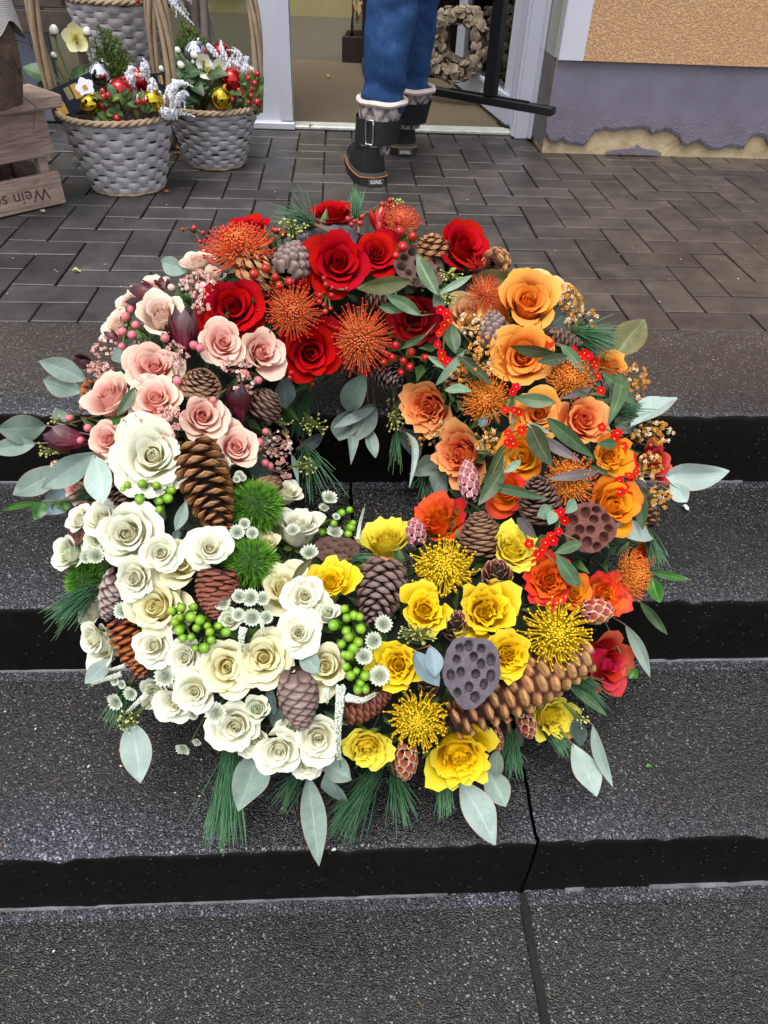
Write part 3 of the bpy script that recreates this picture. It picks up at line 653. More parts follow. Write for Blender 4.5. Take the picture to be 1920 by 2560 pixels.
# boots
def mat_knit():
    m, t, b, out = newmat('grey_knit'); u, v = uvv(t)
    z1 = mth(t, 'PINGPONG', mth(t, 'MULTIPLY', u, 8.0), 0.5); w1 = mth(t, 'SINE', mth(t, 'MULTIPLY', mth(t, 'ADD', mth(t, 'MULTIPLY', v, 1.6), z1), 12.0))
    n = noise(t, 42, 4, 0.7, obj_co(t)); f = mth(t, 'ADD', mth(t, 'MULTIPLY', w1, 0.10), n.outputs[0])
    c = ramp(t, f, [(0.30, C('#2b2726')), (0.46, C('#7d7270')), (0.66, C('#b9aca6'))]); t.links.new(c, b.inputs['Base Color']); b.inputs['Roughness'].default_value = 0.95
    bump(t, b, f, 0.7, 0.006); return m
MKNIT = mat_knit(); MFUR = M('pale_fleece', '#d7c6bd', 0.95, bmp=(120, 0.9, 0.006)); MSUEDE = M('black_suede', '#121114', 0.8, mottle=(20, '#0a0a0b'), bmp=(150, 0.3, 0.002)); MSOLE = M('black_rubber_sole', '#1b1b1a', 0.55); MTRIM = M('grey_trim', '#4a4a48', 0.6); MORN = M('orange_line', '#9a6238', 0.7); MSTEEL = M('steel', '#c9c9cc', 0.25, metal=1.0)
def boot(nm, heel, ydir, top, lean, pitch_=0.0):
    """heel on the ground, ydir towards the toe; local x right, y toe, z up"""
    y_ = nz([ydir[0], ydir[1], 0]); x_ = np.array([y_[1], -y_[0], 0]); Mx = Matrix(((x_[0], y_[0], 0, heel[0]), (x_[1], y_[1], 0, heel[1]), (0, 0, 1, heel[2]), (0, 0, 0, 1))) @ Matrix.Rotation(pitch_, 4, 'X')
    foot = link(nm, None, person, Mx)
    def hw(s): return (0.037+0.012*math.sin(min(1, s*1.25)*PI)*1.0)*(1-0.9*max(0, (s-0.86)/0.14)**2)**.5 * (1-0.75*max(0, (0.10-s)/0.10)**2)**.5
    def loft(z0, z1, grow, n=26):
        def fn(a, q):
            th = 2*PI*a; s = 0.5-0.5*math.cos(th); side = math.sin(th); yy = 0.275*s
            w_ = max(0.004, hw(s)+grow); return (math.copysign(w_, side)*min(1, abs(side)*2.2)**.6, yy-0.0+(grow if s > .5 else -grow)*0.9, z0+(z1-z0)*q)
        b = MB(); b.grid(40, 3, fn, wrap=True); k = len(b.v); b.f.append(tuple(range(40))[::-1]); b.f.append(tuple(range(k-40, k))); return b
    link('sole', loft(0.0, 0.026, 0.006).mesh('sole', MSOLE, False), foot)
    link('welt', loft(0.026, 0.036, 0.003).mesh('welt', MTRIM, False), foot)
    link('stitch_line', loft(0.0255, 0.0275, 0.0072).mesh('stitch_line', MORN, False), foot)
    def upfn(a, q):
        th = 2*PI*a; s = 0.5-0.5*math.cos(th); side = math.sin(th); hz = 0.035+q*(0.072 if s < .5 else 0.072-0.022*((s-.5)/.5)**.8)
        w_ = hw(s)*(1-0.35*q*q); y2 = 0.268*s; y2 = y2+(0.052-y2)*0.0*q
        if s > .42: y2 -= (y2-0.115)*0.55*q*q
        return (math.copysign(w_, side)*min(1, abs(side)*2.2)**.6, y2+0.004, hz)
    b = MB(); b.grid(40, 8, upfn, wrap=True); k = len(b.v); b.f.append(tuple(range(k-40, k))); link('boot_upper', b.mesh('boot_upper', MSUEDE), foot)
    def shaft(z0, z1, r0, r1, n=8, wob=0.0):
        def fn(a, q):
            z = z0+(z1-z0)*q; r_ = r0+(r1-r0)*q+wob*math.sin(2*PI*a*9+q*8); return (r_*math.cos(2*PI*a)+lean[0]*z, 0.058+r_*1.12*math.sin(2*PI*a)+lean[1]*z, z)
        b = MB(); b.grid(40, n, fn, wrap=True); return b
    link('knit_cuff', shaft(0.085, top, 0.047, 0.070, 18, 0.0014).mesh('knit_cuff', MKNIT), foot)
    def furfn(a, q): r_ = 0.070+0.009*math.cos(2*PI*q); return (r_*math.cos(2*PI*a)+lean[0]*top, 0.058+r_*1.12*math.sin(2*PI*a)+lean[1]*top, top+0.009*math.sin(2*PI*q)+0.0014*math.sin(2*PI*a*5))
    link('fleece_rim', MB().grid(40, 8, furfn, wrap=True).mesh('fleece_rim', MFUR), foot)
    zs = top*0.66
    link('strap', shaft(zs-0.032, zs+0.034, 0.066, 0.0715, 2).mesh('strap', MSUEDE), foot)
    b = MB(); ring = []
    for i in range(17):
        a = 2*PI*i/16; px_, pz_ = 0.0115*max(-1, min(1, 1.5*math.cos(a))), 0.033*max(-1, min(1, 1.4*math.sin(a))); an = -PI/2-0.62+px_/0.074
        ring.append((0.0735*math.cos(an)+lean[0]*zs, 0.058+0.0735*1.12*math.sin(an)+lean[1]*zs, zs+0.004+pz_))
    b.tube(ring, 0.0024, 6, cap=False); link('buckle', b.mesh('buckle', MSTEEL), foot)
    b = MB(); b.box((0.004, -0.0085, 0.0135), (0.05, 0.004, 0.020), bev=0.001); lb = link('heel_label', b.mesh('heel_label', M('label_grey', '#3b3b3a', 0.6), False), foot)
    text_mesh('lettering', 'SOREL', 0.0135, M('label_white', '#e8e8e6', 0.6), T((0.004, -0.0108, 0.0145)) @ Matrix.Rotation(PI/2, 4, 'X'), foot, 0.0004)
tp_l = lk[0][2]+0.012
boot('boot', np.array([0, 0.008, 0]), (-0.20, 1.0), tp_l, ((lk[0][0]+.012)/lk[0][2], (lk[0][1]-.066)/lk[0][2]))
hr = hr0
boot('boot', np.array([hr[0], hr[1], 0]), (-0.02, 1), rk[0][2]+0.015, ((rk[0][0]-hr[0])/rk[0][2], (rk[0][1]-hr[1]-.058)/rk[0][2]))

# ================================================================ BASKETS AND CRATES LEFT OF THE DOOR
MWICK = M('grey_wicker', '#c4bebf', 0.7, var=0.06, mottle=(22, '#9c9697'), bmp=(130, 0.35, 0.002)); MCANE = M('tan_cane', '#a89378', 0.7, mottle=(16, '#836d53'), bmp=(120, 0.4, 0.002)); MSOIL = M('bark_mulch', '#3f2a1c', 0.95, mottle=(60, '#1c120c'), bmp=(70, 1.0, 0.01))
MGREYC = M('grey_cane', '#7c6f66', 0.75, mottle=(14, '#5d5149'), bmp=(110, 0.4, 0.003))
def basket(label, cx, cy, z0, rb, rt_, h, rows, bulges, handle=None, hmat=None, group='woven plant baskets', spin=0.0):
    t_ = thing('wicker_basket', label, 'basket', T((cx, cy, z0)), group)
    R = lambda z: rb+(rt_-rb)*(z/h)**0.9
    b = MB(); b.grid(28, 6, lambda a, q: ((R(h*q)-0.008)*math.cos(2*PI*a), (R(h*q)-0.008)*math.sin(2*PI*a), 0.004+(h-0.01)*q), wrap=True); b.f.append(tuple(range(28))[::-1]); link('liner', b.mesh('liner', M('liner_dark', '#241d1a', 0.9)), t_)
    b = MB(); b.grid(28, 4, lambda a, q: ((R(h)-0.012)*q*math.cos(2*PI*a), (R(h)-0.012)*q*math.sin(2*PI*a), h-0.02+0.012*math.sin(9*a*6.28+q*7)*q), wrap=True); link('soil', b.mesh('soil', MSOIL), t_)
    dz = (h-0.012)/rows
    for k in range(rows):
        zc = 0.006+dz*(k+.5); ph = (k % 2)*PI/bulges; rr = random.Random(k+int(cx*100)); j = [rr.gauss(0, .0012) for _ in range(bulges*2+2)]
        def fn(a, q, zc=zc, ph=ph, j=j):
            th = 2*PI*a+spin; wv = math.sin(bulges*(th+ph)); e = 0.0060*(wv if wv > 0 else wv*0.7)
            prof = math.sin(PI*q)                    # rounded strip
            z = zc+(q-.5)*dz*(1.22 if wv > -0.2 else 0.8)+j[int(a*bulges*2)]; r_ = R(max(0, z))+e+0.0022*prof
            return (r_*math.cos(th), r_*math.sin(th), z)
        link('weaver', MB().grid(bulges*8, 4, fn, wrap=True).mesh('weaver', MWICK), t_)
    b = MB()
    for k in range(3):                       # plaited rim of three canes
        pts = []
        for i in range(73):
            a = 2*PI*i/72; w_ = 14*a+k*2*PI/3; r_ = R(h)+0.002+0.0062*math.cos(w_); pts.append((r_*math.cos(a), r_*math.sin(a), h+0.003+0.005*math.sin(w_)))
        b.tube(pts, 0.0052, 6, cap=False)
    link('rim', b.mesh('rim', MCANE), t_)
    b = MB(); b.grid(40, 6, lambda a, q: ((rb+0.004+0.005*math.cos(2*PI*q))*math.cos(2*PI*a), (rb+0.004+0.005*math.cos(2*PI*q))*math.sin(2*PI*a), 0.005+0.005*math.sin(2*PI*q)+0.001*math.sin(60*a)), wrap=True); link('base_rim', b.mesh('base_rim', MCANE), t_)
    if handle:
        hh, hd, thk, n_s = handle             # height, direction angle, cane radius, canes
        hr_ = link('handle', None, t_); ca, sa = math.cos(hd), math.sin(hd)
        for k in range(n_s):
            pts = []
            for i in range(49):
                q = i/48; x = -math.cos(PI*q)*(R(h)+0.004)*(1+0.32*math.sin(PI*q)**0.7); z = h-0.02+hh*math.sin(PI*q)**0.8; w_ = 11*q+k*2*PI/n_s
                o1, o2 = thk*1.5*math.cos(w_), thk*1.5*math.sin(w_); pts.append(((x+o1)*ca-o2*sa, (x+o1)*sa+o2*ca, z+o1*0.4))
            link('cane', MB().tube(pts, thk, 6).mesh('cane', hmat or MCANE), hr_)
    return t_
# --- front basket, back right basket and the one raised behind
B1 = np.array([-0.628, 2.335]); B1h = z_over(B1[0], B1[1]-0.165, 318); B1r = 0.150
B2 = np.array([-0.400, 2.600]); B2h = z_over(B2[0], B2[1]-0.15, 289); B2r = 0.140
basket('grey woven basket standing nearest the crate with gold and silver baubles and heather', B1[0], B1[1], 0, 0.098, B1r, B1h, 11, 12, (0.52, 0.05, 0.0075, 4), spin=0.2)
basket('grey woven basket closest to the white door post with one gold bauble and white hellebores', B2[0], B2[1], 0, 0.082, B2r, B2h, 11, 12, (0.50, -0.05, 0.007, 4), spin=0.5)
B3y = 2.86; q3 = at_y(305, 160, B3y-0.13); B3 = np.array([at_y(302, 60, B3y)[0], B3y]); z3 = q3[2]-0.04; B3h = z_over(B3[0], B3y-0.15, 14)-z3; B3r = 0.155
basket('grey woven basket raised behind the others with its rim at the top of the picture', B3[0], B3[1], z3, 0.10, B3r, max(0.2, B3h), 11, 12, (0.45, 0.1, 0.008, 3), MGREYC, spin=0.0)
MWOODD = M('dark_weathered_wood', '#574a42', 0.85, mottle=(9, '#3a302a'), bmp=(60, 0.4, 0.003)); 
def mat_wood():
    m, t, b, out = newmat('crate_wood'); mp = nd(t, 'ShaderNodeMapping'); mp.inputs['Scale'].default_value = (2.2, 2.2, 26); t.links.new(obj_co(t), mp.inputs[0])
    n = noise(t, 3.5, 5, 0.65, mp.outputs[0], 1.4); c = ramp(t, n.outputs[0], [(0.3, C('#7d6456')), (0.5, C('#a68b7d')), (0.68, C('#bca294'))]); c = vary(t, c, 0.12)
    n2 = noise(t, 14, 4, 0.6, obj_co(t)); c = mix(t, c, C('#6f5f58'), mth(t, 'MULTIPLY', n2.outputs[0], 0.35)); t.links.new(c, b.inputs['Base Color']); b.inputs['Roughness'].default_value = 0.85; bump(t, b, n.outputs[0], 0.35, 0.003); return m
MCRATE = mat_wood()
def crate(label, p, ax_, w_, d_, zs, mat, thick=0.014, name='wooden_crate', group=None, extra=True):
    """open slatted crate: p its front right foot, ax_ the direction of its front from right to left"""
    ax_ = nz([ax_[0], ax_[1], 0]); bk = nz([-ax_[1], ax_[0], 0]); bk = bk if bk[1] > 0 else -bk
    t_ = thing(name, label, 'crate', Matrix(((ax_[0], bk[0], 0, p[0]), (ax_[1], bk[1], 0, p[1]), (0, 0, 1, p[2]), (0, 0, 0, 1))), group)
    for z0, z1 in zs:
        for y in (thick/2, d_-thick/2):
            b = MB(); b.box((w_/2, y, (z0+z1)/2), (w_, thick, z1-z0), bev=0.002); link('slat', b.mesh('slat', mat, False), t_)
        for x in (thick/2, w_-thick/2):
            b = MB(); b.box((x, d_/2, (z0+z1)/2), (thick, d_-2*thick-0.002, z1-z0-0.003), bev=0.002); link('slat', b.mesh('slat', mat, False), t_)
    for x in (0.03, w_-0.03):
        for y in (thick+0.013, d_-thick-0.013):
            b = MB(); b.box((x, y, zs[-1][1]/2), (0.025, 0.024, zs[-1][1]-0.01)); link('corner_post', b.mesh('corner_post', mat, False), t_)
    b = MB(); b.box((w_/2, d_/2, zs[0][0]+0.008), (w_-2*thick-.004, d_-2*thick-.004, 0.01)); link('base', b.mesh('base', mat, False), t_)
    b = MB(); b.box((w_/2, d_/2, zs[-1][1]-0.012), (w_-2*thick-.004, d_-2*thick-.004, 0.012)); link('lid', b.mesh('lid', mat, False), t_)
    return t_, ax_, bk
pr_ = at_z(166, 511, 0.0); pl_ = at_z(0, 549, 0.0); axc = nz(pl_-pr_)
z1 = z_over(pr_[0], pr_[1], 428); z2 = z_over(pr_[0], pr_[1], 388); z3c = z_over(pr_[0], pr_[1], 268)
cr, ax_, bk_ = crate('weathered wooden wine crate with gaps between its slats at the left edge of the picture', pr_, axc, 0.46, 0.30, [(0.004, z1), (z2, z3c)], MCRATE)
# printed upside down on the lower slat
text_mesh('lettering', 'Wein sch', 0.046, M('stencil_brown', '#5b4034', 0.9), T((0.128, -0.0006, z1*0.47)) @ Matrix(((1, 0, 0, 0), (0, 0, -1, 0), (0, -1, 0, 0), (0, 0, 0, 1))) , cr, 0.0003)
b = MB(); b.box((0, 0, 0.016), (0.20, 0.16, 0.032), bev=0.004)
wl = thing('wood_block', 'flat weathered board lying on top of the wine crate', 'board', T(at_z(28, 268, z3c+.001)) @ Matrix.Rotation(math.atan2(axc[1], axc[0]), 4, 'Z'))
link('board', b.mesh('board', MCRATE, False), wl)
# dry leaves lying in the crate
lv = MB()
for i in range(46):
    c_ = pr_+ax_*rng.uniform(.05, .42)+bk_*rng.uniform(.04, .26)+np.array([0, 0, 0.03+rng.random()*0.05]); n_ = nz([rng.gauss(0, .6), rng.gauss(0, .6), 1]); a_ = nz(np.cross(n_, (rng.gauss(0, 1), rng.gauss(0, 1), .1))); b_2 = np.cross(n_, a_); s_ = rng.uniform(.02, .035)
    lv.add([c_-a_*s_, c_+b_2*s_*.5+n_*.006, c_+a_*s_, c_-b_2*s_*.5+n_*.006], [(0, 1, 2, 3)])
tag(link('dry_leaves', lv.mesh('dry_leaves', M('dead_leaf', '#7d5b34', 0.8, mottle=(30, '#4d351e')), False), None, None, 'stuff'), 'brown dead leaves lying inside the wine crate', 'leaves')
# burlap-wrapped pot with a knitted collar on top of the crate
pb = at_z(-48, 262, z3c+0.033)
bp = thing('burlap_pot', 'burlap wrapped pot with white knitted collar on the wine crate', 'plant pot', T(pb))
MBUR = M('burlap', '#75604f', 0.95, mottle=(30, '#4b3b30'), bmp=(90, 0.9, 0.006)); MKN2, t_, b_, o_ = newmat('white_knit')
u_, v_ = uvv(t_); s_ = mth(t_, 'SINE', mth(t_, 'MULTIPLY', v_, 170.0)); t_.links.new(ramp(t_, s_, [(0.2, C('#a39f9b')), (0.6, C('#e4e1de'))]), b_.inputs['Base Color']); b_.inputs['Roughness'].default_value = 0.95; bump(t_, b_, s_, 0.6, 0.004)
b = MB(); b.grid(32, 10, lambda a, q: ((0.088+0.028*math.sin(q*PI*.9)+0.006*math.sin(2*PI*a*7+q*4))*math.cos(2*PI*a), (0.088+0.028*math.sin(q*PI*.9)+0.006*math.sin(2*PI*a*7+q*4))*math.sin(2*PI*a), 0.26*q), wrap=True); link('burlap_wrap', b.mesh('burlap_wrap', MBUR), bp)
b = MB()
def knit(a, q):
    th = -PI*0.95+a*1.9*PI; drop = 0.05*abs(math.sin(2*th+0.4)); r_ = 0.112+0.020*q+0.002*math.sin(5*th); return (r_*math.cos(th), r_*math.sin(th), 0.27-q*(0.09+drop))
b.grid(48, 6, knit); link('knit_collar', b.mesh('knit_collar', MKN2), bp)
b = MB()
for i in range(16):
    a = rng.random()*6.28; z_ = rng.uniform(.02, .2); p0 = np.array([0.108*math.cos(a), 0.108*math.sin(a), z_]); pts = [p0, p0*[1.1, 1.1, 1]+np.array([rng.gauss(0, .02), rng.gauss(0, .02), -.03]), p0*[1.15, 1.15, 1]+np.array([rng.gauss(0, .04), rng.gauss(0, .04), -.07])]; b.tube(pts, 0.0014, 3)
link('raffia', b.mesh('raffia', MBUR), bp, None, 'stuff')
b = MB()
for i in range(260):
    a = rng.random()*6.28; r_ = rng.random()**.5*0.11; p0 = np.array([r_*math.cos(a), r_*math.sin(a), 0.27+0.09*(1-(r_/.11)**2)+rng.gauss(0, .015)]); n_ = nz([math.cos(a), math.sin(a), .8]); s_ = np.cross(n_, (0, 0, 1))*0.006; b.add([p0-s_, p0+s_, p0+n_*0.03], [(0, 1, 2)])
fo = link('foliage', b.mesh('foliage', M('moss_green', '#39502b', 0.8, mottle=(40, '#22331a')), False), bp, None, 'stuff')
# dark bench of planks behind the baskets
by = 2.97; bx1 = at_y(214, 60, by)[0]; zt1, zt2, zt3 = at_y(130, 8, by)[2], at_y(130, 20, by)[2], at_y(120, 84, by)[2]
bench = thing('plank_bench', 'dark plank bench standing behind the baskets against the shop window', 'bench', T((bx1, by, 0)))
for z0, z1 in ((zt3, zt2-0.006), (zt2, zt2+0.085), (zt2+0.09, zt2+0.17)):
    b = MB(); b.box((-0.6, 0.01, (z0+z1)/2), (1.2, 0.022, z1-z0), bev=0.003); link('plank', b.mesh('plank', MWOODD, False), bench)
for x in (-0.03, -0.62, -1.17):
    b = MB(); b.box((x, 0.045, zt2/2+.02), (0.045, 0.045, zt2+0.04), bev=0.003); link('leg', b.mesh('leg', MWOODD, False), bench)
st = thing('plank_stool', 'low dark wooden stool carrying the raised woven basket', 'stool', T((B3[0], B3[1], 0)))
b = MB(); b.box((0, 0, z3-0.014), (0.30, 0.24, 0.024), bev=0.003); link('seat', b.mesh('seat', MWOODD, False), st)
for x in (-0.12, 0.12):
    for y in (-0.09, 0.09): b = MB(); b.box((x, y, (z3-0.026)/2), (0.04, 0.04, z3-0.027)); link('leg', b.mesh('leg', MWOODD, False), st)
# twisted wood standing right of the raised basket
tw = at_y(510, 110, 2.80); tz = thing('twisted_wood', 'twisted grey wooden stem standing between the raised basket and the window', 'branch', T((at_y(530, 150, 2.80)[0], 2.80, 0)))
for k in range(4):
    pts = []
    for i in range(31):
        q = i/30; z_ = -0.0+0.75*q; w_ = 8*q+k*PI/2; lean_ = -0.10*(q-.25); pts.append((lean_+0.020*math.cos(w_), 0.020*math.sin(w_), z_))
    link('strand', MB().tube(pts, [0.017+0.003*math.sin(i*.7+k) for i in range(31)], 7).mesh('strand', MGREYC), tz)

# ---------------------------------------------------------------- baubles
def bauble_mesh():
    b = MB(); b.ball((0, 0, 0), 1.0, 24, 16); return b
MSILV = M('silver_bauble', '#d9dbe0', 0.06, metal=1.0); MGOLD = M('gold_bauble', '#c9a92f', 0.07, metal=1.0); MRED = M('red_bauble', '#b80a12', 0.08, metal=0.75, coat=0.6)
BALL = bauble_mesh().mesh('ball', MSILV); CAPM = MB(); CAPM.tube([(0, 0, .93), (0, 0, 1.13)], 0.2, 10); CAPM.tube([(math.cos(a)*.12, 0, 1.2+math.sin(a)*.12) for a in np.linspace(0, 2*PI, 11)], 0.025, 4, cap=False); CAPM = CAPM.mesh('cap', MSILV)
def bauble(label, px, py, Y, r_px, mat, group='shiny baubles in the baskets', ax_=(0.3, 0.5, 0.8)):
    p = at_y(px, py, Y); d = (p-CAM)@fw; r = r_px*1.15*d/F; t_ = thing('bauble', label, 'bauble', frame(p, ax_, rng.random()*6, r), group)
    link('ball', with_mat(BALL, mat), t_); link('cap', with_mat(CAPM, mat), t_)
y1f, y1 = B1[1]-0.12, B1[1]
bauble('round gold bauble at the left in the front basket beside the dark plant label', 226, 261, y1-0.10, 21, MGOLD)
bauble('silver bauble in the front basket below the pale yellow hellebore', 249, 184, y1+0.03, 25, MSILV)
bauble('larger red bauble above the red berries in the front basket', 301, 229, y1-0.04, 27, MRED)
bauble('red bauble half hidden by white heather in the front basket', 346, 200, y1+0.04, 24, MRED)
bauble('gold bauble at the right of the front basket among white heather', 382, 253, y1-0.07, 23, MGOLD)
bauble('silver bauble on top of the basket nearest the white post', 488, 129, B2[1]+0.05, 24, MSILV)
bauble('red bauble high at the back of the basket nearest the white post', 553, 134, B2[1]+0.08, 21, MRED)
bauble('red bauble behind dark leaves in the basket nearest the white post', 579, 200, B2[1]-0.04, 24, MRED)
bauble('gold bauble resting on the rim of the basket nearest the white post', 553, 246, B2[1]-0.12, 23, MGOLD)
# ---------------------------------------------------------------- plants in the baskets
MLEAFD = M_leaf('dark_leaf', '#3d5a35', '#26401f', '#7f9b62', 0.4); MLEAFO = M_leaf('olive_leaf', '#66793a', '#3f5425', '#a7b56a', 0.4); MSTEM = M('green_stem', '#5e6b33', 0.6); MBRST = M('brown_stem', '#6b5234', 0.7)
MPETW = M_grad('white_hellebore', [(0.0, '#cfd79a'), (0.35, '#eeeed8'), (1.0, '#f4f2ea')], 0.5, 0.04, trans=0.2); MPETY = M_grad('cream_hellebore', [(0.0, '#b9bb52'), (0.4, '#e8e3a4'), (1.0, '#efe9bb')], 0.5, 0.04, trans=0.2)
MBUDW = M_grad('white_bud', [(0.0, '#a8b765'), (0.3, '#e6e8cf'), (1.0, '#f3f2ea')], 0.5, 0.03)
MBERRY = M('red_berry', '#b3121a', 0.22, var=0.12, coat=0.4); MHEATH = M('white_heather', '#ececf0', 0.8, var=0.05, mottle=(120, '#c6c7cc')); MCONIF = M('conifer_green', '#6c8a38', 0.75, mottle=(70, '#44622a'))
def leaf_grid(b, p0, p1, wid, nrm, arch=0.0, fold=0.15, tip=0.5, nu=6, nv=10, wave=0.0, ph=0.0):
    """a leaf from p0 to p1, blade facing nrm, arched along nrm; tip sets where it is widest"""
    p0, p1 = np.asarray(p0, float), np.asarray(p1, float); d = p1-p0; L_ = np.linalg.norm(d); d /= L_; n_ = np.asarray(nrm, float); n_ = nz(n_-d*(n_@d)); s_ = np.cross(n_, d)
    def fn(a, q):
        w_ = wid*0.5*max(0.03, (math.sin(PI*q**tip_e)**0.85)); x = (a-.5)*2
        off = arch*L_*math.sin(PI*q)-fold*wid*0.5*(1-abs(x))*math.sin(PI*min(1, q*1.1))**.5+wave*wid*math.sin(q*9+ph+x)*abs(x)
        side_bend = 0.035*L_*math.sin(PI*q)*math.sin(ph*3)
        return p0+d*(L_*q)+s_*(x*w_+side_bend)+n_*off
    tip_e = math.log(0.5)/math.log(tip)
    return b.grid(nu, nv, fn)
def pot_leaf(par, x, y, Y, L_, wid, dirv, nrm, mat, inv):
    p = at_y(x, y, Y); b = MB(); leaf_grid(b, p, p+nz(dirv)*L_, wid, nrm, 0.12, 0.2, 0.5, 4, 6, 0.03, x*0.1)
    b.v = [tuple(inv @ Vector(tuple(map(float, q)))) for q in b.v]; link('leaf', b.mesh('leaf', mat), par)
TOC = lambda p: nz(CAM-np.asarray(p))
def hellebore(label, spots, leaves, Y, base, group='hellebores in the baskets'):
    """spots: (px,py,r_px,kind) with kind bud / white / cream"""
    t_ = thing('hellebore', label, 'flower', T(base), group); inv = Matrix.Translation(-Vector(tuple(map(float, base))))
    for px, py, r_, kind in spots:
        p = at_y(px, py, Y); d = (p-CAM)@fw; r = r_*d/F; lp_ = p-base
        mid = np.array([lp_[0]*.75, lp_[1]*.8, lp_[2]*.45]); link('stem', MB().tube([(0, 0, -0.02), mid*[.7, .7, .8], mid, lp_*[.98, 1, .8], lp_], 0.0028, 5).mesh('stem', MBRST if kind != 'bud' else MSTEM), t_)
        f_ = TOC(p)+np.array([rng.gauss(0, .2), 0, rng.gauss(0.1, .2)])
        if kind == 'bud':
            b = MB(); b.ball((0, 0, .35), 1, 10, 8, (.78, .78, 1.05)); link('bud', b.mesh('bud', MBUDW), t_, frame(lp_, (rng.gauss(0, .3), -.3, 1), 0, r))
            b = MB(); b.grid(8, 3, lambda a, q: (.86*math.sin(q*1.9)*math.cos(2*PI*a), .86*math.sin(q*1.9)*math.sin(2*PI*a), -.75+q*.9), wrap=True); link('calyx', b.mesh('calyx', MSTEM), t_, frame(lp_, (rng.gauss(0, .3), -.3, 1), 0, r))
        else:
            fl_ = link('bloom', None, t_, frame(lp_, f_, rng.random(), r))
            for k in range(5):
                b = MB(); a = k*2*PI/5; leaf_grid(b, (0.08*math.cos(a), .08*math.sin(a), 0), (1.0*math.cos(a), 1.0*math.sin(a), .25), 0.95, (0, 0, 1), -0.06, 0.1, 0.56, 6, 6); link('petal', b.mesh('petal', MPETW if kind == 'white' else MPETY), fl_)
            b = MB()
            for k in range(26): a = k*2.4; rr_ = .30*math.sqrt(k/26); b.tube([(0, 0, .05), (rr_*.7*math.cos(a), rr_*.7*math.sin(a), .25), (rr_*math.cos(a), rr_*math.sin(a), .34)], .03, 4)
            link('stamens', b.mesh('stamens', M('yellow_stamen', '#c8b23c', 0.6)), fl_)
    for px, py, L_, wid, dx, dy in leaves:
        p = at_y(px, py, Y); pot_leaf(t_, px, py, Y, L_, wid, rt*dx+up*dy+np.array([0, -.2, 0]), TOC(p)+up*.6, MLEAFD, inv)
    return t_
zb1 = B1h-0.01; zb2 = B2h-0.01
hellebore('hellebore with one pale yellow flower and tall white buds in the front basket', [(135, 82, 14, 'bud'), (190, 95, 34, 'cream'), (218, 85, 12, 'bud'), (137, 141, 8, 'bud'), (136, 226, 9, 'bud')], [(150, 205, .10, .055, -.6, .3), (170, 210, .10, .05, .9, .45), (160, 215, .09, .05, -1, -.3), (200, 205, .10, .05, .8, .5), (150, 300, .05, .025, .9, .3)], B1[1]+0.03, np.array([B1[0]-.06, B1[1]+.03, zb1]))
hellebore('low hellebore with white flowers among dark leaves in the basket nearest the white post', [(518, 175, 26, 'white'), (508, 153, 20, 'white'), (488, 143, 11, 'bud'), (455, 168, 11, 'bud'), (446, 130, 9, 'bud'), (520, 196, 9, 'bud'), (534, 189, 8, 'bud'), (447, 199, 6, 'bud'), (484, 157, 6, 'bud'), (548, 165, 18, 'white'), (405, 176, 8, 'bud')],
    [(470+rng.randint(-30, 60), 195+rng.randint(-20, 45), .075, .04, rng.uniform(-1, 1), rng.uniform(-.5, .9)) for _ in range(26)], B2[1]-0.05, np.array([B2[0]-.03, B2[1], zb2]))
def heather(label, p0, tips, Y, group='white heather in the baskets'):
    t_ = thing('white_heather', label, 'heather', T(p0), group)
    for px, py, dy in tips:
        q = at_y(px, py, Y+dy)-p0; L_ = np.linalg.norm(q); b = MB(); side = np.array([rng.gauss(0, .012) for _ in range(3)]); n = int(L_/0.0035)
        pts = [q*s_+side*math.sin(PI*s_)*1.5+np.array([0, 0, .02])*math.sin(PI*s_) for s_ in np.linspace(0, 1, 9)]; b.tube(pts, 0.0014, 3)
        for i in range(n):
            s_ = 0.25+0.75*i/n; k = s_*8; j = min(int(k), 7); c_ = pts[j]+(pts[j+1]-pts[j])*(k-j); rr_ = 0.0070*(1-.75*max(0, (s_-.5)/.5)); a = i*2.4; e = np.cross(nz(q), nz([math.cos(a), math.sin(a), .3])); e = nz(e)
            b.ball(c_+e*rr_*0.75, rr_*0.75, 5, 3, (1, 1, 1.3))
        link('spike', b.mesh('spike', MHEATH, False), t_)
hp = at_y(425, 300, B1[1]-.06)
heather('white heather spilling over the right rim of the front basket', hp, [(x+4, y, rng.uniform(-.05, .05)) for x, y in ((480, 218), (484, 292), (415, 214), (400, 270), (362, 248), (468, 240), (458, 275), (440, 300), (372, 276), (330, 262), (432, 222), (390, 235), (410, 305), (378, 210), (455, 226))], B1[1]-.06)
hp = at_y(352, 250, B1[1]+.02)
heather('upright white heather behind the red baubles of the front basket', hp, [(356, 145, 0), (318, 172, .02), (346, 178, -.03), (356, 188, -.02), (376, 195, 0), (305, 178, .03), (392, 212, .0)], B1[1]+.02)
hp = at_y(590, 196, B2[1]+.02)
heather('white heather behind the red baubles in the basket nearest the white post', hp, [(552, 100, .03), (521, 116, .02), (566, 125, 0), (580, 117, .03), (590, 128, 0), (612, 160, .02), (634, 170, 0), (664, 228, -.03), (555, 150, 0), (600, 150, .02), (537, 140, .03)], B2[1]+.02)
hp = at_y(420, -20, B3[1]-.08)
heather('white heather hanging out of the raised basket at the top edge', hp, [(485, 62, -.03), (440, 44, -.02), (473, 38, 0), (484, 18, .02), (430, 20, 0), (450, 10, .02), (415, 45, 0)], B3[1]-.10)
